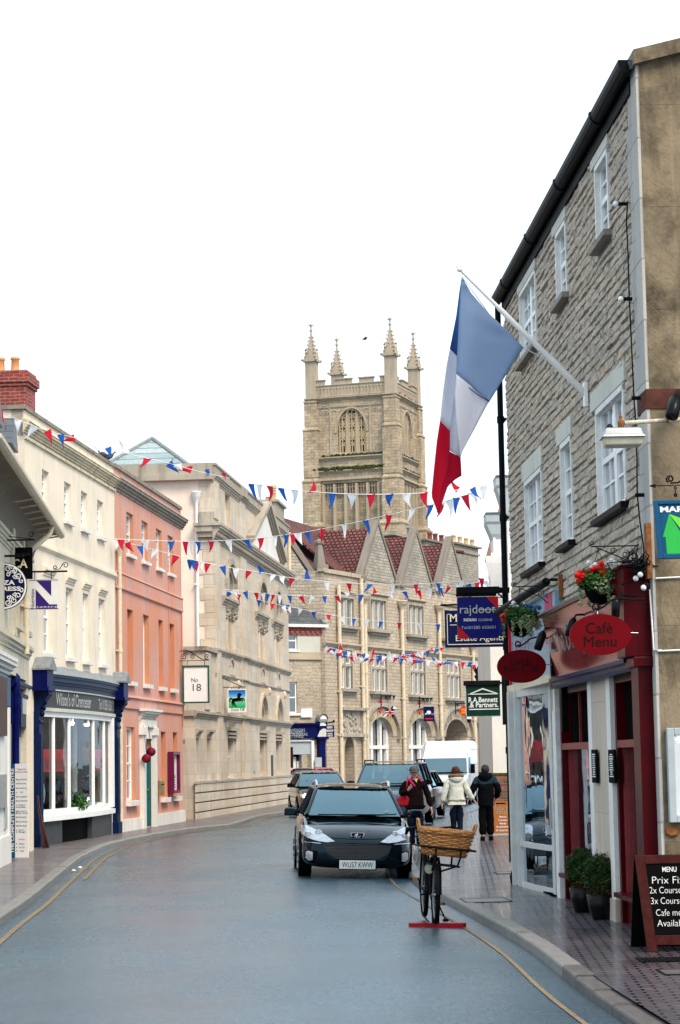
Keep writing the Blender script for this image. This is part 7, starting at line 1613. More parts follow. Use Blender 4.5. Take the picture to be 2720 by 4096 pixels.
bunting('bunting rising left to right over the red roof and the church tower base',[pp(RA,885,1482,57.5),pp(RA,1400,1500,58),pp(RD,400,955,57),pp(RD,900,932,56),pp(RD,1300,885,55),pp(RT,180,2118,53),pp(RT,720,2012,50),pp(RT,1340,1868,47),pp(RF,420,1950,46),pp(RF,580,1900,45.5)],'rwbrwbrwbrwbrwbrwbrwbrwbrwb',26,1.0,7,.14,.0)
bunting('bunting from the cream pipe down across the stone gables',[pp(RA,890,1484,57.6),pp(RA,1150,1550,60),pp(RA,1568,1660,62),pp(RD,300,1150,63),pp(RD,700,1228,64),pp(RD,1100,1292,65),pp(RP,160,438,66),pp(RP,560,470,66),pp(RP,1000,470,64),pp(RP,1410,430,62)],'wrbwrbwrbwrbwrbw',27,1.0,9,.2,.1)
bunting('bunting from the bank quoin level with the top mullioned windows',[pp(RD,580,1450,78),pp(RD,1000,1492,78),pp(RP,30,545,77),pp(RP,300,552,76),pp(RP,600,540,75),pp(RP,950,512,73),pp(RP,1200,482,71),pp(RP,1400,452,70)],'rwbrwbrwb',26,1.0,12,.25,-.1)
bunting('bunting hanging lower between the bank and the navy estate agents sign',[pp(RD,600,1455,78),pp(RD,900,1538,80),pp(RD,1300,1640,82),pp(RP,100,622,84),pp(RP,400,682,86),pp(RP,700,718,86),pp(RP,1115,738,84)],'wbrwbrwb',21,1.0,15,.22,0)
bunting('far bunting level with the lower mullioned windows, drooping to the right',[pp(RP,345,888,98),pp(RP,520,925,98),pp(RP,780,955,98),pp(RP,1100,985,98),pp(RP,1420,985,98)],'wrbwrbw',30,1.0,18,.7,0)
bunting('far bunting curving up to the right over the lower mullioned windows',[pp(RP,340,885,99),pp(RP,470,945,99),pp(RP,700,962,99),pp(RP,900,935,99),pp(RP,1110,888,99)],'brwwbr',26,1.0,21,.8,0)
bunting('far bunting at the right end of the post office wall, lowest of all',[pp(RP,780,935,101),pp(RP,1000,975,101),pp(RP,1220,998,101),pp(RP,1420,1012,101)],'wbrwbr',18,.9,24,.8,0)
# ---------------------------------------------------------------- vehicles
def lerp_tab(T,y):
 for a,b in zip(T,T[1:]):
  if y<=b[0]:
   t=(y-a[0])/(b[0]-a[0]);return[p+(q-p)*t for p,q in zip(a,b)]
 return list(T[-1])
class Car:
 """front at y=0 facing -y, length along +y; the body is one lofted skin, the details are laid on it"""
 def __init__(s,name,lab,cat,M_,paint,st,gh,wheels=(.95,3.65),r=.32,tw=.78):
  s.t=thing(name,lab,cat,M_);s.paint=paint
  m=MB();rings=[]
  for y,w_,zb,ztop,crown in st:
   zm=zb+(ztop-zb)*.5;sh=ztop-crown
   half=[(0,zb),(w_*.6,zb),(w_*.93,zb+.03),(w_*.995,zb+.13),(w_*1.0,zm),(w_*.985,sh-.1),(w_*.95,sh-.02),(w_*.86,sh+.015),(w_*.5,ztop-.008),(0,ztop)]
   rings.append([(x,y,z)for x,z in half]+[(-x,y,z)for x,z in half[-2:0:-1]])
  m.ring(rings,caps=True);s.body=m.build('body',paint,s.t,subsurf=2)
  bpy.context.view_layer.update();dg=bpy.context.evaluated_depsgraph_get();ev=s.body.evaluated_get(dg);me=ev.to_mesh();s.bvh=BVHTree.FromPolygons([v.co.copy()for v in me.vertices],[tuple(p.vertices)for p in me.polygons]);ev.to_mesh_clear()
# greenhouse: wb,zb at the cowl (y0), wt,zt at the header (y1), roof back to y2, tail y3
  g=s.g=gh;y0,y1,y2,y3,wb,wt,zb,zt,cv=g
  def ws(u,v):x=(wb+(wt-wb)*v)*(2*u-1);return(x,y0+(y1-y0)*v+cv*(2*u-1)**2-.04*math.sin(PI*v),zb+(zt-zb)*v)
  m=MB();m.grid(ws,10,6);s.glass=m.build('windscreen','car_glass',s.t)
  m=MB()
  for sx in(-1,1):
   a=[(sx*wb*1.06,y0+cv+.12,zb-.0),(sx*wt*1.03,y1+cv+.05,zt-.03),(sx*wt*1.03,y2,zt-.03),(sx*wb*1.06,y3,zb)]
   m.add(a,[(0,1,2,3)if sx<0 else(3,2,1,0)])
  m.build('side_glass','car_glass',s.t)
  m=MB();m.add([(-wt,y2,zt-.02),(wt,y2,zt-.02),(wb,y3,zb),(-wb,y3,zb)],[(0,1,2,3)]);m.build('rear_glass','car_glass',s.t)
  m=MB()
  def rf(u,v):x=wt*1.08*(2*u-1);q=(2*u-1)**2;return(x,y1-.02+cv*q*(1-v)+(y2-y1+.06)*v,zt+.055*(1-q**2)*(.6+.4*min(1,v*6))+.025*math.sin(PI*v)-.035*(abs(2*u-1)>.99))
  m.grid(rf,14,10)
  for sx in(-1,1):
   m.tube([(ws(0 if sx<0 else 1,v)[0]*1.02,ws(1,v)[1]+.02,ws(1,v)[2])for v in[i/5 for i in range(6)]]+[(sx*wt*1.06,y1+cv+.25,zt+.0),(sx*wt*1.06,y2,zt+.0),(sx*wb*1.06,y3,zb)],.035,8)
   for y in(y1+(y2-y1)*.38,y1+(y2-y1)*.8):m.tube([(sx*wt*1.05,y,zt),(sx*(wb*1.07),y+.02,zb)],.03,6)
  m.build('roof',paint,s.t)
  m=MB();m.box(-wb*.98,wb*.98,y0+.35,y3-.3,zb-.1,zb+.0);m.build('cabin_dark_slab','dark_inside',s.t)  # dark slab across the whole cabin, its interior shade put in as colour
  for sx in(-.38,.38):m=MB();m.ball((sx,y0+1.15,zb+.02),.24,.1,.2,10,7);m.ball((sx,y0+1.2,zb+.27),.13,.06,.1,10,7);m.build('seat','jacket_teal',s.t)
  m=MB();m.tube([(.36+.18*math.cos(a),y0+.55,zb+.03+.15*math.sin(a))for a in[2*PI*i/20 for i in range(20)]],.015,6,loop=True);m.build('steering_wheel','black_trim',s.t)
  for y in wheels:
   for sx in(-1,1):
    w_=lerp_tab(st,y)[1];m=MB();c=(sx*(w_-.1),y,r)
    m.tube([(c[0]-.105,y,r),(c[0]-.09,y,r),(c[0]+.09,y,r),(c[0]+.105,y,r)],[r*.9,r,r,r*.9],28);o=m.build('wheel','tyre',s.t)
    m=MB();xo=c[0]+sx*.108;m.tube([(xo-sx*.02,y,r),(xo,y,r)],[r*.66,r*.62],24)
    for j in range(7):a=2*PI*j/7;m.tube([(xo+sx*.004,y,r),(xo+sx*.004,y+r*.6*math.cos(a),r+r*.6*math.sin(a))],.022,5)
    m.build('rim','alloy',o)
    m=MB();m.tube([(sx*(w_-.02),y,r+.02),(sx*(w_+.004),y,r+.02)],[r*1.16,r*1.14],28);m.build('wheel_arch','black_trim',s.t)
 def hit(s,x,z,off=.006):
  h=s.bvh.ray_cast(Vector((x,-3,z)),Vector((0,1,0)))
  if h[0]is None or h[0].y>1.6:return None
  return h[0]+(h[1]if h[1].y<0 else-h[1])*off
 def patch(s,name,pts,mat,off=.008,n=6,parent=None,label=None):
  c=(sum(p[0]for p in pts)/len(pts),sum(p[1]for p in pts)/len(pts));P=[]
  for i in range(len(pts)):
   a,b=pts[i],pts[(i+1)%len(pts)]
   for j in range(3):P.append((a[0]+(b[0]-a[0])*j/3,a[1]+(b[1]-a[1])*j/3))
  m=MB();rings=[];last=None
  for k in range(n,-1,-1):
   f=max(k/n,.02);r_=[]
   for p in P:
    q=s.hit(c[0]+(p[0]-c[0])*f,c[1]+(p[1]-c[1])*f,off)or last or Vector((p[0],.1,p[1]));last=q;r_.append(q)
   rings.append(r_)
  N=len(P);v=[q for r_ in rings for q in r_];m.add(v,[(i*N+j,i*N+(j+1)%N,(i+1)*N+(j+1)%N,(i+1)*N+j)for i in range(n)for j in range(N)],None,True)
  return m.build(name,mat,parent or s.t,label)
 def line(s,m,pts,r=.005,off=.004):
  P=[]
  for a,b in zip(pts,pts[1:]):
   for j in range(6):q=s.hit(a[0]+(b[0]-a[0])*j/6,a[1]+(b[1]-a[1])*j/6,off);P+=[q]if q else[]
  q=s.hit(*pts[-1],off);P+=[q]if q else[]
  if len(P)>1:m.tube(P,r,5)
 def mirror(s,x,y,z,mat=None):
  for sx in(-1,1):
   m=MB();m.ring([[(sx*(x+.11)+.1*a*q_,y+b*.07,z+.065*q_*c)for a,c in((-1,-1),(1,-1),(1.05,.6),(.6,1),(-.8,1),(-1.05,.3))]for b,q_ in((-1,.7),(-.6,1),(1,1))]);m.tube([(sx*(x-.03),y,z-.05),(sx*(x+.08),y,z-.04)],.02,6);m.build('door_mirror',mat or s.paint,s.t)
 def lamps(s,L,lit=False,two=True):
  for sx in(-1,1):
   o=s.patch('headlamp',[(sx*a,b)for a,b in L],'headlamp',.008)
   cx=sum(a for a,b in L)/len(L);cz=sum(b for a,b in L)/len(L)
   for dx,r_ in((-.07,.055),(.08,.06))if two else((0,.07),):
    q=s.hit(sx*(cx+dx),cz+(-.2*dx),.012)
    if q:
     m=MB();m.tube([q+Vector((0,.0,0)),q+Vector((0,-.012,0))],[r_,r_*.8],16);h_=m.build('lens_ring','chrome',o);m=MB();m.ball(q+Vector((0,-.006,0)),r_*.62,.01,r_*.62,14,8);m.build('bulb','beam' if lit and sx<0 else 'headlamp',o)
def gz(x,y):return road_z(x,y)
# black estate car at the kerb
c=(.165,35.1);M_=TM(c[0],c[1],gz(c[0],c[1])-.03,.045,0,.035)
st=[(.0,.50,.30,.585,.05),(.04,.68,.23,.63,.05),(.14,.80,.19,.70,.06),(.32,.86,.17,.785,.07),(.6,.89,.17,.86,.07),(1.0,.905,.17,.93,.06),(1.35,.91,.17,.985,.04),(1.8,.91,.17,.99,.03),(3.2,.91,.17,1.0,.03),(4.2,.9,.2,1.0,.04),(4.6,.86,.25,.98,.05),(4.76,.78,.35,.9,.1)]
car=Car('parked_car','glossy black estate car with silver roof rails parked facing the camera at the kerb','car',M_,'paint_black',st,(1.0,1.78,3.95,4.6,.76,.59,.985,1.42,.14),(.95,3.7),.33)
car.lamps([(.36,.60),(.5,.69),(.64,.765),(.78,.82),(.86,.83),(.885,.77),(.87,.70),(.79,.645),(.62,.60),(.48,.585)])
car.patch('grille',[(-.52,.53),(-.3,.545),(0,.55),(.3,.545),(.52,.53),(.47,.43),(.34,.36),(.16,.32),(0,.31),(-.16,.32),(-.34,.36),(-.47,.43)],'grille_mesh',.006,label='wide curved mesh grille')
m=MB()
for z in(.505,.465,.425,.385,.345):w_=.5-max(0,.46-z)*1.6;car.line(m,[(-w_,z),(w_,z)],.0035,.012)
car.line(m,[(-.53,.54),(-.3,.552),(0,.557),(.3,.552),(.53,.54),(.48,.42),(.34,.35),(.16,.31),(0,.3),(-.16,.31),(-.34,.35),(-.48,.42),(-.53,.54)],.006,.01);m.build('grille_bars','grille_grey',car.t)
for sx in(-1,1):
 o=car.patch('fog_lamp',[(sx*.70,.43),(sx*.76,.45),(sx*.80,.44),(sx*.81,.34),(sx*.76,.30),(sx*.70,.31)],'headlamp',.01,4)
 m=MB();car.line(m,[(sx*.58,.565),(sx*.7,.575),(sx*.84,.58)],.009,.008);m.build('bumper_strip','chrome',car.t)
 car.patch('air_intake',[(sx*.62,.45),(sx*.82,.47),(sx*.84,.26),(sx*.66,.26)],'black_trim',.003,4)
m=MB();car.line(m,[(-.72,.19),(-.5,.17),(0,.165),(.5,.17),(.72,.19)],.012,.01);m.build('lower_lip','silver_dull',car.t)
m=MB();car.line(m,[(-.44,.655),(-.2,.645),(0,.64),(.2,.645),(.44,.655)],.004,.003);m.build('bonnet_gap','black_board',car.t)
qb=car.hit(0,.69,.01);pm=MB();pm.prism([(-.105,.745),(.105,.745),(.115,.72),(.08,.65),(.03,.63),(-.03,.63),(-.08,.65),(-.115,.72)],qb.y-.016,qb.y+.01);bd=pm.build('badge','chrome',car.t);pm=MB();pm.prism([(-.088,.735),(.088,.735),(.097,.718),(.068,.66),(.026,.643),(-.026,.643),(-.068,.66),(-.097,.718)],qb.y-.02,qb.y-.012);pm.build('badge_field','black_trim',bd)
pm=MB();y_=qb.y-.024
for pts,r_ in(([(-.03,.655),(-.012,.675),(.0,.70)],.009),([(.02,.65),(.015,.675),(.0,.70)],.009),([(.0,.70),(-.02,.712),(-.045,.70)],.008),([(.0,.705),(-.028,.69),(-.055,.678)],.006),([(.018,.68),(.04,.665),(.05,.69),(.035,.715)],.005)):pm.tube([(a,y_,b)for a,b in pts],r_,6)
pm.ball((.0,y_,.718),.016,.006,.014,8,6);pm.build('lion_emblem','chrome',bd)
m=MB();yp=min(car.hit(x,z_).y for x in(-.25,0,.25)for z_ in(.2,.26,.33))-.014;m.box(-.285,.285,yp-.01,yp+.01,.18,.315);pl_=m.build('number_plate','plate',car.t,bevel=.004);m=MB();letter(m,'WU57 KWW',0,.247,yp-.01,.12,width=.49,th=.003);m.build('registration','black_trim',pl_);m=MB();m.box(-.3,.3,yp-.004,yp+.012,.165,.33);m.build('plate_holder','black_trim',car.t)
car.mirror(.93,1.42,1.03)
for sx in(-1,1):
 m=MB();m.tube([(sx*.60,1.95,1.45),(sx*.605,2.05,1.52),(sx*.605,2.4,1.535),(sx*.6,3.8,1.50),(sx*.6,3.95,1.45)],[.02,.024,.024,.024,.02],8);m.build('roof_rail','chrome',car.t)
m=MB();m.ball((0,1.72,1.33),.1,.03,.04,10,6);m.build('rear_view_mirror','black_trim',car.t);m=MB();m.tube([(-.6,1.02,1.0),(-.1,.99,1.005),(.5,1.05,1.01)],.01,5);m.tube([(-.2,1.0,1.0),(.3,.97,1.0),(.68,1.1,1.02)],.01,5);m.build('wiper','black_trim',car.t)
m=MB();m.box(.5,.57,1.2,1.203,1.03,1.09);m.T=None;q=[(.50,1.17,1.05),(.56,1.19,1.05),(.56,1.22,1.09),(.5,1.2,1.09)];m.f=[];m.v=[];m.mi=[];m.sm=[];m.add([(a,b-.035,c_)for a,b,c_ in q],[(0,1,2,3)]);m.build('tax_disc','board_grey',car.t)
# dark people carrier behind
c=(1.05,60.5);M_=TM(c[0],c[1],gz(c[0],c[1]),-.13)
st=[(.0,.6,.35,.78,.06),(.06,.78,.28,.84,.06),(.2,.88,.25,.92,.06),(.6,.95,.22,1.03,.06),(1.1,.97,.22,1.12,.05),(1.5,.97,.22,1.15,.04),(4.4,.97,.25,1.17,.04),(4.8,.9,.3,1.1,.08)]
mv=Car('parked_car','tall dark blue people carrier with black roof rails directly behind the black estate car','car',M_,'paint_dark_blue',st,(1.05,1.85,4.2,4.65,.86,.72,1.14,1.72,.12),(.9,3.9),.34)
mv.lamps([(.5,.80),(.68,.86),(.86,.88),(.87,.72),(.72,.68),(.52,.70)]);mv.mirror(.98,1.5,1.2,'black_trim');mv.patch('grille',[(-.45,.74),(.45,.74),(.4,.6),(-.4,.6)],'black_trim')
for sx in(-1,1):
 m=MB();m.tube([(sx*.74,1.95,1.76),(sx*.75,2.1,1.82),(sx*.75,4.0,1.82),(sx*.74,4.15,1.76)],.022,6);m.build('roof_rail','black_trim',mv.t)
m=MB();m.tube([(-.7,1.08,1.17),(0,1.0,1.17),(.6,1.08,1.18)],.014,5);m.build('wiper','black_trim',mv.t)
m=MB();yp=mv.hit(0,.45).y-.01;m.box(-.26,.26,yp-.01,yp,.4,.51);m.build('number_plate','plate',mv.t)
# dark hatchback with its headlamps on
c=(-.63,72.0);M_=TM(c[0],c[1],gz(c[0],c[1]),.12)
st=[(.0,.55,.32,.62,.05),(.06,.72,.25,.70,.06),(.2,.82,.22,.78,.07),(.6,.87,.2,.88,.06),(1.1,.88,.2,.96,.05),(1.5,.88,.2,1.0,.04),(3.7,.88,.22,1.02,.04),(4.1,.82,.3,.95,.08)]
ht=Car('car','dark grey hatchback with a lit headlamp driving on the left of the parked cars','car',M_,'paint_dark_grey',st,(1.0,1.75,3.2,3.9,.76,.6,.99,1.42,.12),(.85,3.3),.31)
ht.lamps([(.42,.64),(.6,.72),(.78,.76),(.8,.64),(.66,.58),(.45,.58)],lit=True,two=False);ht.mirror(.9,1.4,1.03,'black_trim');ht.patch('grille',[(-.35,.6),(.35,.6),(.3,.5),(-.3,.5)],'black_trim')
for sx in(-.62,):
 q=ht.hit(sx,.67,.02);m=MB();m.ball(q,.1,.03,.085,12,8);m.build('lit_lamp','beam',ht.t)
 q=ht.hit(sx-.17,.70,.014);m=MB();m.ball(q,.05,.02,.03,8,6);m.build('indicator','indicator',ht.t)
m=MB();yp=ht.hit(0,.4).y-.01;m.box(-.26,.26,yp-.01,yp,.35,.46);m.build('number_plate','plate',ht.t)
# dark saloon between the people carrier and the van
c=(1.78,68.5);M_=TM(c[0],c[1],gz(c[0],c[1]),-.16);st2=[(a,b*1.0,d,e,f)for a,b,d,e,f in st]
sa=Car('parked_car','dark saloon parked before the white van, mostly hidden behind the person in the cap','car',M_,'paint_black',st2,(1.0,1.75,3.2,3.9,.76,.6,.99,1.42,.12),(.85,3.3),.31)
sa.lamps([(.46,.66),(.6,.74),(.8,.78),(.82,.66),(.68,.6),(.48,.6)],two=False);sa.mirror(.9,1.4,1.03,'black_trim');m=MB();yp=sa.hit(0,.4).y-.01;m.box(-.26,.26,yp-.01,yp,.35,.46);m.build('number_plate','plate',sa.t)
# red car at the corner
c=(-2.72,99.5);M_=TM(c[0],c[1],.1,-.5)
rc=Car('parked_car','bright red car with only its bonnet and windscreen showing past the bank corner','car',M_,'paint_red',st,(1.0,1.75,3.2,3.9,.76,.6,.99,1.42,.12),(.85,3.3),.31)
rc.lamps([(.46,.66),(.6,.74),(.8,.78),(.82,.66),(.68,.6),(.48,.6)],two=False);rc.mirror(.9,1.4,1.03)
# white van
c=(3.92,88.0);van=thing('parked_van','white high-roofed panel van facing the camera beyond the parked cars','van',TM(c[0],c[1],.03,-.13))
m=MB();rings=[]
def vs(w_,z0,z1,y,f=.0):return[(x,y+f*z_,z_)for x,z_ in((-w_*.96,z0),(w_*.96,z0),(w_,z0+.1),(w_,1.05),(w_*.99,z1-.25),(w_*.93,z1-.08),(w_*.84,z1),(-w_*.84,z1),(-w_*.93,z1-.08),(-w_*.99,z1-.25),(-w_,1.05),(-w_,z0+.1))]
m=MB();m.ring([vs(.99,.25,2.5,1.55),vs(.99,.25,2.56,1.7),vs(.99,.25,2.58,5.3),vs(.97,.25,2.52,5.4)],sm=False)
hood=[(.0,.35,.8,.5),(.0,.35,.95,.86),(.05,.3,.97,1.0),(.45,.3,.985,1.18)]
m.ring([[(-w_,y,zb),(w_,y,zb),(w_,y,zt),(-w_,y,zt)]for y,w_,zb,zt in((.0,.84,.35,.95),(.06,.95,.28,1.05),(.5,.985,.25,1.27),(1.6,.985,.25,1.35))],sm=False)
m.add([(-.9,.92,1.86),(.9,.92,1.86),(.97,1.6,1.86),(-.97,1.6,1.86),(-.78,1.35,2.5),(.78,1.35,2.5),(.84,1.6,2.56),(-.84,1.6,2.56)],[(0,1,5,4),(1,2,6,5),(4,5,6,7),(3,0,4,7),(0,3,2,1)])
for sx in(-1,1):m.tube([(sx*.93,.5,1.27),(sx*.885,.92,1.88)],.045,6);m.slab([(sx*.985,.9,1.3),(sx*.985,1.62,1.3),(sx*.985,1.62,2.1),(sx*.93,1.1,2.1)][::sx],.03)
m.build('body','paint_white',van,bevel=.02)
m=MB();m.grid(lambda u,v:((2*u-1)*(.92-.05*v),.5+.4*v-.1+.1*(2*u-1)**2,1.28+.585*v),8,4);m.build('windscreen','car_glass',van)
m=MB();m.slab([(1.0,.75,1.35),(1.0,1.5,1.35),(.995,1.5,1.9),(.98,1.05,1.9)],.01);m.slab([(-1.0,1.5,1.35),(-1.0,.75,1.35),(-.98,1.05,1.9),(-.995,1.5,1.9)],.01);m.build('side_window','car_glass',van)
m=MB();m.box(-.62,.62,-.03,.0,.66,.8);m.box(-.9,.9,-.06,.05,.33,.56);m.tube([(-.8,.42,1.3),(0,.36,1.3),(.75,.42,1.31)],.018,5);m.box(-.9,.9,.36,.42,1.25,1.29);m.build('grille','black_trim',van)
for sx in(-1,1):
 m=MB();m.slab([(sx*.62,-.012,.72),(sx*.9,.01,.72),(sx*.95,.06,1.02),(sx*.7,.02,.96)][::sx],.03);m.build('headlamp','headlamp',van)
 m=MB();m.box(sx*1.02,sx*1.2,.72,.84,1.25,1.62);m.tube([(sx*.98,.85,1.3),(sx*1.08,.8,1.3)],.03,6);m.build('door_mirror','black_trim',van,bevel=.02)
 for y in(.95,4.4):
  m=MB();m.tube([(sx*.78,y,.33),(sx*1.0,y,.33)],.33,22);o=m.build('wheel','tyre',van);m=MB();m.tube([(sx*1.0,y,.33),(sx*1.01,y,.33)],.2,18);m.build('rim','alloy',o)
for z,w_ in((1.6,.02),(2.2,.02)):m=MB();m.box(.992,1.005,1.7,5.2,z,z+w_);m.build('side_moulding','lamp_metal',van)
m=MB();m.tube([(.55,1.6,2.55),(.53,1.5,2.72)],.008,4);m.build('aerial','black_trim',van)
m=MB();m.box(.999,1.012,1.62,1.7,1.5,1.6);m.build('side_lamp','red_lens',van)
m=MB();m.tube([(-.3+i*.06,.24-.0*i,1.08+.04*abs(math.sin(i*.9)))for i in range(11)],.01,5);m.build('badge','lamp_metal',van)
# ---------------------------------------------------------------- people
def skin_mesh(nodes,edges,root=0,sub=1):
 """nodes: name -> (x, y, z, rx, ry); one continuous surface grown over the skeleton; returns vertices and faces"""
 names=list(nodes);me=bpy.data.meshes.new('sk');me.from_pydata([nodes[n][:3]for n in names],[(names.index(a),names.index(b))for a,b in edges],[]);o=bpy.data.objects.new('sk',me);COL.objects.link(o)
 sk=o.modifiers.new('s','SKIN');sk.use_smooth_shade=True;sk.branch_smoothing=.6
 for i,n in enumerate(names):
  v=me.skin_vertices[0].data[i];v.radius=(nodes[n][3],nodes[n][4]if len(nodes[n])>4 else nodes[n][3]);v.use_root=(i==root)
 ss=o.modifiers.new('d','SUBSURF');ss.levels=sub;ss.render_levels=sub
 dg=bpy.context.evaluated_depsgraph_get();dg.update();em=bpy.data.meshes.new_from_object(o.evaluated_get(dg));v=[tuple(q.co)for q in em.vertices];f=[tuple(p.vertices)for p in em.polygons]
 bpy.data.objects.remove(o);bpy.data.meshes.remove(em);return v,f
def wrinkle(v,a,seed):
 from mathutils import noise
 return[tuple(Vector(p)+Vector((noise.noise(Vector(p)*9+Vector((seed,0,0))),noise.noise(Vector(p)*9+Vector((0,seed,5))),0))*a)for p in v]
def person(lab,M_,H,J,top,legs,cloth,hood=None):
 """J: joint positions in units of body height, figure faces -y; H body height"""
 t=thing('person',lab,'person',M_);S=lambda p:tuple(q*H for q in p)
 N={}
 def nd(n,p,r,r2=None):N[n]=(*S(p),r*H,(r2 or r)*H)
 nd('pelvis',J['pelvis'],.085,.062);nd('waist',J['waist'],.076,.056);nd('chest',J['chest'],.088,.062);nd('collar',J['collar'],.07,.05);nd('neck',J['neck'],.03);nd('head0',(J['head'][0],J['head'][1],J['head'][2]-.025),.042);nd('head1',J['head'],.047,.052);nd('head2',(J['head'][0],J['head'][1]+.004,J['head'][2]+.04),.038)
 E_=[('pelvis','waist'),('waist','chest'),('chest','collar'),('collar','neck'),('neck','head0'),('head0','head1'),('head1','head2')]
 for s in 'LR':
  nd('sh'+s,J['sh'+s],.036);nd('el'+s,J['el'+s],.026);nd('wr'+s,J['wr'+s],.016);nd('hip'+s,J['hip'+s],.058);nd('kn'+s,J['kn'+s],.036);nd('an'+s,J['an'+s],.021);nd('toe'+s,J['toe'+s],.018)
  E_+=[('collar','sh'+s),('sh'+s,'el'+s),('el'+s,'wr'+s),('pelvis','hip'+s),('hip'+s,'kn'+s),('kn'+s,'an'+s),('an'+s,'toe'+s)]
  wv,ev=Vector(J['wr'+s]),Vector(J['el'+s]);d=Vector(J.get('hd'+s,tuple((wv-ev).normalized())));d.normalize();side=Vector(J.get('pn'+s,(0,-1,0)));side=(side-d*side.dot(d)).normalized();palm=wv+d*.042
  nd('pm'+s,palm,.019,.011);E_.append(('wr'+s,'pm'+s));lat=d.cross(side)
  curl=J.get('curl'+s,.35)
  for i in range(4):
   L=(.034,.039,.037,.029)[i];b=palm+side*(.016-.0105*i)+d*.012;m1=b+d*L*.55+lat*curl*.012;m2=m1+(d*(1-curl)+lat*curl).normalized()*L*.5
   for k,q in enumerate((b,m1,m2)):nd('f%s%d%d'%(s,i,k),q,(.0058,.0053,.0045)[k])
   E_+=[('pm'+s,'f%s%d0'%(s,i)),('f%s%d0'%(s,i),'f%s%d1'%(s,i)),('f%s%d1'%(s,i),'f%s%d2'%(s,i))]
  b=wv+d*.022+side*.017;nd('t%s0'%s,b,.0068);nd('t%s1'%s,b+d*.02+side*.012,.0055);E_+=[('wr'+s,'t%s0'%s),('t%s0'%s,'t%s1'%s)]
 v,f=skin_mesh(N,E_);m=MB();m.add(v,f,None,True);m.build('body','skin',t)
# coat: torso and sleeves as one garment
 G={};tk=top
 def gd(n,p,r,r2):G[n]=(*S(p),r*H,r2*H)
 hemz=tk['hem'];px_,py_=J['pelvis'][:2]
 gd('hem',(px_,py_,hemz),tk['w'][0],tk['w'][0]*.72);gd('hip',(px_,py_,hemz+.06),tk['w'][0]*.98,tk['w'][0]*.7);gd('waist',J['waist'],tk['w'][1],tk['w'][1]*.72);gd('chest',J['chest'],tk['w'][2],tk['w'][2]*.74);gd('collar',(J['collar'][0],J['collar'][1],J['collar'][2]+.005),.074,.058);gd('nk',(J['neck'][0],J['neck'][1]+.004,J['neck'][2]-.012),.04,.04)
 GE=[('hem','hip'),('hip','waist'),('waist','chest'),('chest','collar'),('collar','nk')]
 for s in 'LR':
  e,w_=Vector(J['el'+s]),Vector(J['wr'+s]);gd('s'+s,J['sh'+s],tk['arm'][0],tk['arm'][0]);gd('u'+s,tuple(Vector(J['sh'+s]).lerp(e,.5)),tk['arm'][1],tk['arm'][1]);gd('e'+s,J['el'+s],tk['arm'][1]*.94,tk['arm'][1]*.94);gd('w'+s,tuple(e.lerp(w_,.97)),tk['arm'][2],tk['arm'][2])
  GE+=[('collar','s'+s),('s'+s,'u'+s),('u'+s,'e'+s),('e'+s,'w'+s)]
 v,f=skin_mesh(G,GE,2,2);v=wrinkle(v,.012*H,len(lab));m=MB()
 if tk.get('yoke'):
  zc=tk['yoke']*H
  for q in f:c=sum(v[i][2]for i in q)/len(q);m.add([v[i]for i in q],[tuple(range(len(q)))],1 if c>zc else 0,True)
  me=m
  o=m.build('coat',[tk['mat'],tk['mat2']],t);bm=bmesh.new();bm.from_mesh(o.data);bmesh.ops.remove_doubles(bm,verts=bm.verts,dist=.0005);bm.to_mesh(o.data);bm.free()
 else:m.add(v,f,None,True);o=m.build('coat',tk['mat'],t)
# trousers
 G={};GE=[('p','w')];gd('p',(px_,py_,J['pelvis'][2]-.0),.088,.068);gd('w',(px_,py_,J['pelvis'][2]+.05),.08,.062)
 for s in 'LR':
  hp,kn,an=(Vector(J[q+s])for q in('hip','kn','an'));gd('h'+s,tuple(hp),.064,.068);gd('t'+s,tuple(hp.lerp(kn,.5)),.054,.056);gd('k'+s,tuple(kn),legs[0],legs[0]);gd('c'+s,tuple(kn.lerp(an,.5)),legs[1],legs[1]);gd('a'+s,tuple(kn.lerp(an,.98)),legs[2],legs[2]*1.1)
  GE+=[('p','h'+s),('h'+s,'t'+s),('t'+s,'k'+s),('k'+s,'c'+s),('c'+s,'a'+s)]
 v,f=skin_mesh(G,GE,0,2);v=wrinkle(v,.008*H,3+len(lab));m=MB();m.add(v,f,None,True);m.build('trousers',cloth,t)
 for s in 'LR':
  a,b=Vector(S(J['an'+s])),Vector(S(J['toe'+s]));d=(b-a);d.z=0;d.normalize();lt=Vector((-d.y,d.x,0));a0=Vector((a.x,a.y,0))-d*.045*H/1.7;zz=min(a.z-.07*H/1.7,b.z-.03)
  m=MB();m.ring([[a0+d*x+lt*w_*c_+Vector((0,0,zz+h*(0 if s_<0 else 1)))for c_,s_ in((-1,-1),(1,-1),(1.05,0),(.6,1),(-.6,1),(-1.05,0))]for x,w_,h in((-.02,.03,.06),(.03,.04,.1),(.1,.042,.095),(.17,.046,.06),(.24,.04,.045),(.265,.025,.03))]);m.build('shoe',J.get('shoe','trousers_black'),t)
 return t,S
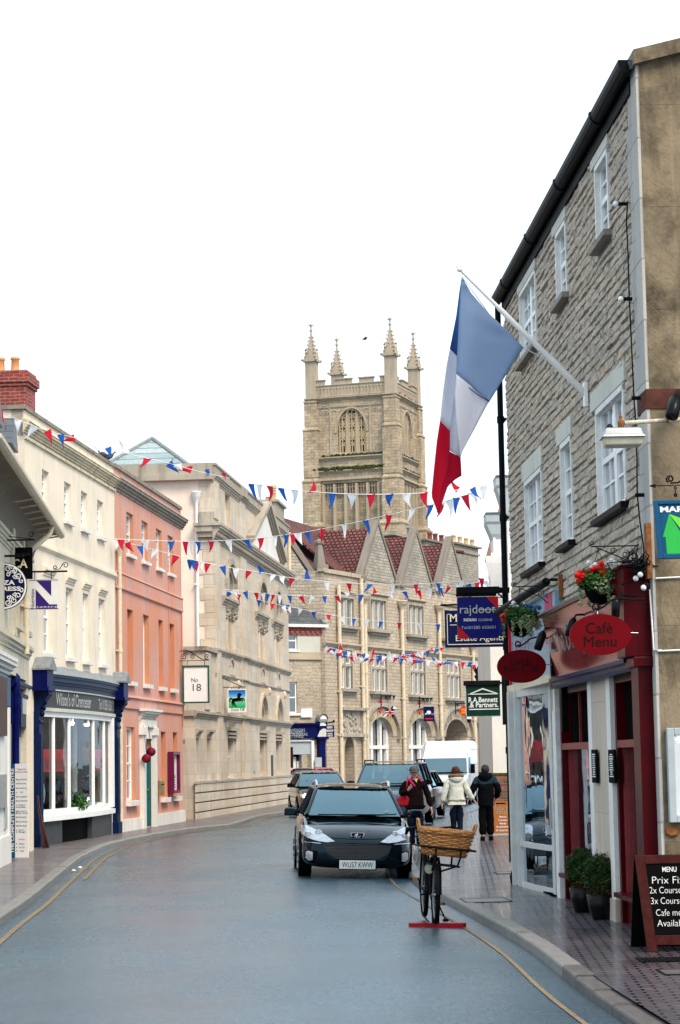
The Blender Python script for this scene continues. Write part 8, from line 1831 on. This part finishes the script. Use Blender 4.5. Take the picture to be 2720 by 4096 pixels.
def walkpose(st=.1,fr=-1,lean=.0,arms=None,sp=0.045,rear=1):
 J={'pelvis':(0,0,.53),'waist':(0,.005,.60),'chest':(0,-.0-lean,.70),'collar':(0,-lean,.80),'neck':(0,-.004-lean,.855),'head':(0,-.012-lean,.915)}
 for s,sx in(('L',1),('R',-1)):
  k=1 if s=='L' else-1;k*=fr;yy=-st*k
  J['hip'+s]=(sx*.05,0,.50);J['kn'+s]=(sx*sp,yy*.5-.02,.28);J['an'+s]=(sx*sp,yy,.055 if k>0 else .06);J['toe'+s]=(sx*(sp+.008),yy-.08,.02 if k>0 else .015)
  J['sh'+s]=(sx*.105,-lean,.80);J['el'+s]=(sx*.15,.02+yy*-.3,.635);J['wr'+s]=(sx*.16,-.03-yy*.4,.49)
 J.update(arms or{});return J
# woman in a grey cap walking towards us
g=gp(*RK(1040,835),.1);H=1.66
J=walkpose(.1,1,.0,{'elR':(-.165,.0,.665),'wrR':(-.08,-.13,.715),'hdR':(.35,-.35,.5),'pnR':(0,0,1),'curlR':.7,'elL':(.165,.02,.64),'wrL':(.19,-.01,.50),'shoe':'shoe_grey','curlL':.5})
t,S=person('person in a grey cap, dark coat and pink scarf with red bag, facing the camera',TM(g.x,g.y,.1,.05),H,J,{'hem':.47,'w':(.125,.112,.115),'arm':(.05,.043,.034),'mat':'jacket_dark'},(.05,.045,.048),'jeans')
hx,hy,hz=S(J['head'])
def face(t,hx,hy,hz,H,hair=None):
 m=MB();m.tube([(hx,hy-.052*H,hz+.012),(hx,hy-.066*H,hz-.012),(hx,hy-.054*H,hz-.02)],[.008,.012,.006],6);m.build('nose','skin',t)
 for sx in(-1,1):m=MB();m.ball((hx+sx*.019*H,hy-.05*H,hz+.012),.011,.006,.006,8,5);m.build('eye','eye_dark',t);m=MB();m.ball((hx+sx*.047*H,hy,hz),.008,.018,.026,8,6);m.build('ear','skin',t)
 m=MB();m.ball((hx,hy-.05*H,hz-.04),.022,.006,.006,8,5);m.build('mouth','lip',t)
face(t,hx,hy,hz,H)
m=MB();m.ring([[(hx+r_*1.0*math.cos(a),hy+.01+r_*1.12*math.sin(a),hz+z)for a in[2*PI*i/18 for i in range(18)]]for z,r_ in((.035,.096),(.05,.102),(.085,.1),(.115,.085),(.135,.05),(.14,.01))]);cp_=m.build('cap','cap_grey',t);m=MB();m.grid(lambda u,v:(hx+(u-.5)*.19*(1-.25*v),hy-.075-.075*v*(1-(2*u-1)**2*.5),hz+.05-.025*v-.02*(2*u-1)**2),8,3);o=m.build('peak','cap_grey',cp_);s_=o.modifiers.new('t','SOLIDIFY');s_.thickness=.006
m=MB();m.ring([[(hx+r_*math.cos(a),hy+.03+r_*.9*math.sin(a),hz+z)for a in[2*PI*i/14 for i in range(14)]]for z,r_ in((.05,.088),(0,.086),(-.04,.07),(-.06,.05))]);m.build('hair','hair_dark',t)
nx,ny,nz=S(J['neck']);m=MB();m.tube([(nx-.03,ny-.02,nz+.02),(nx-.1,ny-.06,nz-.04),(nx-.05,ny-.12,nz-.11),(nx,ny-.13,nz-.16)],[.03,.035,.03,.02],8);m.tube([(nx+.03,ny-.02,nz+.02),(nx+.11,ny-.05,nz-.03),(nx+.13,ny-.09,nz-.07)],[.03,.03,.015],8);m.build('scarf','scarf_pink',t)
m=MB();m.slab([(nx+.0,ny-.105,nz-.04),(nx+.06,ny-.1,nz-.0),(nx+.03,ny-.13,nz-.09)],.01);m.build('blouse','lime',t)
m=MB();bx_,by_,bz_=-.215*1,-.02,.98;m.ring([[(bx_+x*q_,by_+y_*.07,bz_+z_*q_)for x,z_ in((-.15,-.1),(.12,-.14),(.14,.05),(.0,.13),(-.1,.08),(-.17,-.02))]for y_,q_ in((-1,.7),(-.6,1),(.6,1),(1,.7))]);bag=m.build('bag','bag_red',t);m=MB();m.tube([(-.17,-.02,1.08),(-.17,-.13,1.22),(-.15,-.1,1.4),(-.13,0,1.44),(-.16,.1,1.3),(-.18,.03,1.08)],.014,6);m.build('strap','bag_red',bag)
m=MB();m.ring([[(.33+x,-.06+y_*.03,.72+z_)for x,z_ in((-.06,-.07),(.06,-.07),(.06,.06),(-.06,.06))]for y_ in(-1,1)],sm=False);m.tube([(.3,-.06,.78),(.32,-.06,.84),(.35,-.06,.78)],.004,4);
# couple walking away: figures turned round
g1=gp(*RK(1340,795),.1);g1=gp(g1.x*FPX/g1.y+340,842.6,.1);p=at(*RM(770,560),48.0);H1=1.63
J1=walkpose(.03,1,.0,{'elR':(-.155,.01,.655),'wrR':(-.235,-.03,.545),'elL':(.165,.02,.645),'wrL':(.185,-.0,.52),'head':(0,-.012,.912)},sp=.04)
t1,S1_=person('person with short red hair in a quilted cream coat, walking away',TM(p.x,48.0,.1,PI+.05),H1,J1,{'hem':.50,'w':(.128,.118,.12),'arm':(.055,.047,.04),'mat':'jacket_cream'},(.045,.038,.035),'jeans')
hx,hy,hz=S1_(J1['head']);face(t1,hx,hy,hz,H1)
def hair(t,hx,hy,hz,r_,mat,seed):
 from mathutils import noise
 m=MB();m.ball((hx,hy+.012,hz+.025),r_,r_*1.08,r_*1.12,22,14);v=[Vector(q)for q in m.v];m.v=[tuple(q+(q-Vector((hx,hy,hz))).normalized()*.018*noise.noise(q*22+Vector((seed,0,0))))for q in v];m.v=[(x,max(y,hy-.055)if z<hz+.05 else y,z)for x,y,z in m.v];m.build('hair',mat,t)
hair(t1,hx,hy,hz,.098,'hair_red',3)
nx,ny,nz=S1_(J1['neck']);m=MB();m.ring([[(nx+r_*math.cos(a),ny+.03+r_*.85*math.sin(a),nz+z)for a in[2*PI*i/18 for i in range(18)]]for z,r_ in((-.1,.13),(-.05,.165),(.0,.15),(.02,.1))]);hd_=m.build('hood','jacket_cream',t1);m=MB();r=random.Random(4);m.tube([(nx+.14*math.cos(a),ny+.02+.12*math.sin(a),nz+.015+.02*math.sin(a))for a in[2*PI*i/20 for i in range(20)]],.035,8,loop=True);m.v=[(a+r.uniform(-.006,.006),b+r.uniform(-.006,.006),c_+r.uniform(-.006,.006))for a,b,c_ in m.v];m.build('fur_trim','fur',hd_)
p=at(*RM(1140,560),48.4);H2=1.68
J2=walkpose(.04,-1,.0,{'elL':(.165,.01,.655),'wrL':(.215,-.02,.55),'elR':(-.17,-.01,.65),'wrR':(-.13,-.12,.54),'head':(0,-.012,.905)},sp=.05)
t2_,S2_=person('person in a black jacket with slate blue shoulders and dark trousers, walking away',TM(p.x,48.4,.1,PI-.05),H2,J2,{'hem':.42,'w':(.118,.118,.13),'arm':(.06,.05,.038),'mat':'jacket_black','mat2':'jacket_teal','yoke':.735},(.055,.052,.055),'trousers_black')
hx,hy,hz=S2_(J2['head']);face(t2_,hx,hy,hz,H2);hair(t2_,hx,hy,hz,.09,'hair_dark',8)
nx,ny,nz=S2_(J2['neck']);m=MB();m.ring([[(nx+r_*math.cos(a),ny+.05+r_*.8*math.sin(a),nz+z)for a in[2*PI*i/18 for i in range(18)]]for z,r_ in((-.17,.05),(-.12,.13),(-.04,.165),(.0,.14),(.03,.09))]);m.build('hood','jacket_black',t2_)
# ---------------------------------------------------------------- delivery bicycle with its wicker basket
g=gp(*RK(1185,1395),.03);zs=.05;B=thing('bicycle','black delivery bicycle with a big wicker basket standing on a red plank at the kerb','bicycle',TM(g.x+.0,g.y,zs,.05,0,.02))
def wheel(y,r_,x=0.0):
 m=MB();m.tube([(x,y+r_*math.cos(a),.03+r_+r_*math.sin(a))for a in[2*PI*i/40 for i in range(40)]],.027,8,loop=True);o=m.build('wheel','tyre',B)
 m=MB();m.tube([(x,y+(r_-.03)*math.cos(a),.03+r_+(r_-.03)*math.sin(a))for a in[2*PI*i/36 for i in range(36)]],.012,6,loop=True)
 for i in range(28):a=2*PI*i/28;m.tube([(x+(.03 if i%2 else-.03),y,.03+r_),(x,y+(r_-.03)*math.cos(a),.03+r_+(r_-.03)*math.sin(a))],.0018,3)
 m.tube([(x-.045,y,.03+r_),(x+.045,y,.03+r_)],.02,8);m.build('rim','silver_dull',o)
 m=MB();m.tube([(x,y+(r_+.035)*math.cos(a),.03+r_+(r_+.035)*math.sin(a))for a in[(.05+(PI-.1)*i/20)for i in range(21)]],.03,6);m.build('mudguard','iron_black',B)
wheel(0.0,.30);wheel(1.1,.33,x=-.03)
m=MB();fk=(0,.0,.33)
for sx in(-.055,.055):m.tube([(sx,0,.33),(sx,.02,.6),(sx*.7,.08,.74)],.018,6)
m.tube([(0,.08,.72),(0,.12,.88),(0,.15,1.02)],.02,8);m.tube([(0,.09,.76),(-.04,.45,.36),(-.05,.5,.34)],.018,7);m.tube([(0,.11,.84),(-.06,.62,.84)],.016,7);m.tube([(-.05,.5,.34),(-.08,.72,.92)],.017,7)
for sx in(-.05,.05):m.tube([(-.03+sx,1.1,.36),(-.06+sx*.4,.5,.34)],.011,6);m.tube([(-.03+sx,1.1,.36),(-.075+sx*.4,.7,.84)],.01,6)
m.build('frame','iron_black',B)
m=MB();m.ring([[(-.08+w_*math.cos(a),y,.95+.02*math.sin(a))for a in[2*PI*i/10 for i in range(10)]]for y,w_ in((.56,.02),(.62,.035),(.72,.08),(.82,.095),(.86,.06))]);m.build('saddle','black_trim',B)
m=MB();m.tube([(0,.15,1.02),(0,.13,1.06),(.2,.16,1.08),(.29,.3,1.06),(.3,.36,1.0)],.012,7);m.tube([(0,.13,1.06),(-.2,.16,1.08),(-.27,.3,1.06),(-.28,.36,1.02)],.012,7);hb=m.build('handlebar','iron_black',B)
for sx in(-1,1):m=MB();m.tube([(sx*.29,.3,1.06),(sx*.295,.4,1.0)],.018,8);m.build('grip','black_trim',hb)
m=MB();m.tube([(-.13,.5,.3),(.03,.5,.34)],.012,6);m.ring([[(-.01,.5+.09*math.cos(a),.33+.09*math.sin(a))for a in[2*PI*i/24 for i in range(24)]],[(.0,.5+.09*math.cos(a),.33+.09*math.sin(a))for a in[2*PI*i/24 for i in range(24)]]],sm=False);m.tube([(.05,.5,.33),(.06,.48,.2)],.01,6);m.tube([(-.13,.5,.33),(-.14,.52,.47)],.01,6);m.build('crank','iron_black',B)
for x,y,z in((.1,.47,.2),(-.19,.52,.48)):m=MB();m.box(x-.05,x+.05,y-.04,y+.04,z-.012,z+.012);o=m.build('pedal','black_trim',B);m=MB();m.box(x-.03,x+.03,y-.043,y-.04,z-.008,z+.008);m.build('reflector','indicator',o)
m=MB();m.ring([[(-.075+.05*math.cos(a),y,.62+.055*math.sin(a))for a in[2*PI*i/18 for i in range(18)]]for y in(-.03,-.01)],sm=False);m.build('lamp_lens','lamp_diffuser',B);m=MB();m.tube([(-.075,-.01,.62),(-.06,.09,.64)],[.055,.02],12);m.build('lamp_body','iron_black',B)
m=MB();m.prism([(-.03,.62),(.0,.62),(.02,.25),(-.02,.25)],.25,.62)if False else m.slab([(.012,.2,.78),(.012,.66,.78),(.012,.55,.4),(.012,.36,.4)],.03);m.build('frame_plate','iron_black',B)
m=MB();m.tube([(.03,.42,.3),(.11,.3,.1),(.14,.28,.035)],.009,6);m.ball((.14,.28,.03),.04,.04,.02,8,5);m.tube([(.06,.5,.3),(.1,.45,.15),(.04,.4,.1),(.0,.45,.25)],.004,4);m.build('prop_stand','iron_black',B)
# carrier and basket
TB=Matrix.Translation((.085,-.1,.765))@Matrix.Rotation(.1,4,'Y')@Matrix.Rotation(.14,4,'Z')
m=MB();m.T=TB
rw,rd_=.31,.2
m.tube([(-rw,-rd_,.09),(rw,-rd_,.09),(rw+.01,rd_,.09),(-rw,rd_,.09)],.011,7,loop=True);m.tube([(-.16,-rd_*.7,-.1),(.16,-rd_*.7,-.1),(.16,rd_*.7,-.1),(-.16,rd_*.7,-.1)],.01,7,loop=True)
for sx in(-.13,.13):m.tube([(sx*1.1,-rd_,.1),(sx*1.1,-rd_+.0,.0),(sx,-rd_*.72,-.1)],.011,6);m.tube([(sx,rd_*.7,-.1),(sx*1.1,rd_,.09)],.011,6);m.tube([(sx,-.1,-.1),(sx*.2-.06,.15,-.2)],.011,6)
m.build('carrier','iron_black',B)
m=MB();m.T=TB;r=random.Random(2)
def bk(u,z):
 f=min(z/.28,1);a,b=.235+.075*f,.145+.06*f;n=3.2;c_,s_=math.cos(u),math.sin(u);return(a*abs(c_)**(2/n)*(1 if c_>0 else-1),b*abs(s_)**(2/n)*(1 if s_>0 else-1))
NST=22
for k in range(14):
 z=.008+k*.0205;pts=[]
 for i in range(NST*3):
  u=2*PI*i/(NST*3);x,y=bk(u,z);w_=.013*math.cos(NST*u/2+PI*k)+r.uniform(-.001,.001);L=math.hypot(x,y);pts.append((x*(1+w_/L),y*(1+w_/L),z+r.uniform(-.0015,.0015)))
 m.tube(pts,.0086,5,loop=True,m=r.choice((0,0,0,1)))
for i in range(NST):u=2*PI*(i+.5)/NST;m.tube([(*bk(u,0),0),(*bk(u,.22),.29)],.0055,5,m=1)
for j in range(3):
 pts=[]
 for i in range(120):u=2*PI*i/120;x,y=bk(u,.22);pts.append((x+.008*math.cos(u*24+j*2.1),y+.008*math.sin(u*24+j*2.1),.292+.008*math.sin(u*24+j*2.1)))
 m.tube(pts,.0075,5,loop=True,m=0)
m.box(-.22,.22,-.13,.13,.0,.01,1)
bas=m.build('basket',['wicker_light','wicker_dark'],B,'oblong wicker basket with two hooped handles')
for sx in(-1,1):m=MB();m.T=TB;m.tube([(sx*.30,-.05,.25),(sx*.325,-.05,.33),(sx*.335,-.03,.38),(sx*.335,.03,.38),(sx*.325,.05,.33),(sx*.30,.05,.25)],.013,7);m.build('handle','wicker_light',bas)
m=MB();n=10;L_,W2=.32,.065
pts=[(-L_+.03,-W2),(L_-.03,-W2),(L_,-W2+.03),(L_,W2-.03),(L_-.03,W2),(-L_+.03,W2),(-L_,W2-.03),(-L_,-W2+.03)]
m.ring([[(x+.02,y+.0,z)for x,y in pts]for z in(-.035,.022)],sm=False);m.build('plank_base','stand_red',B)
m=MB();m.box(-.04,-.03,-.05,.05,.02,.12);m.box(.03,.04,-.05,.05,.02,.12);m.tube([(-.05,1.08,.03),(-.05,.06,.0)],.012,5);m.build('wheel_clamp','iron_black',B)
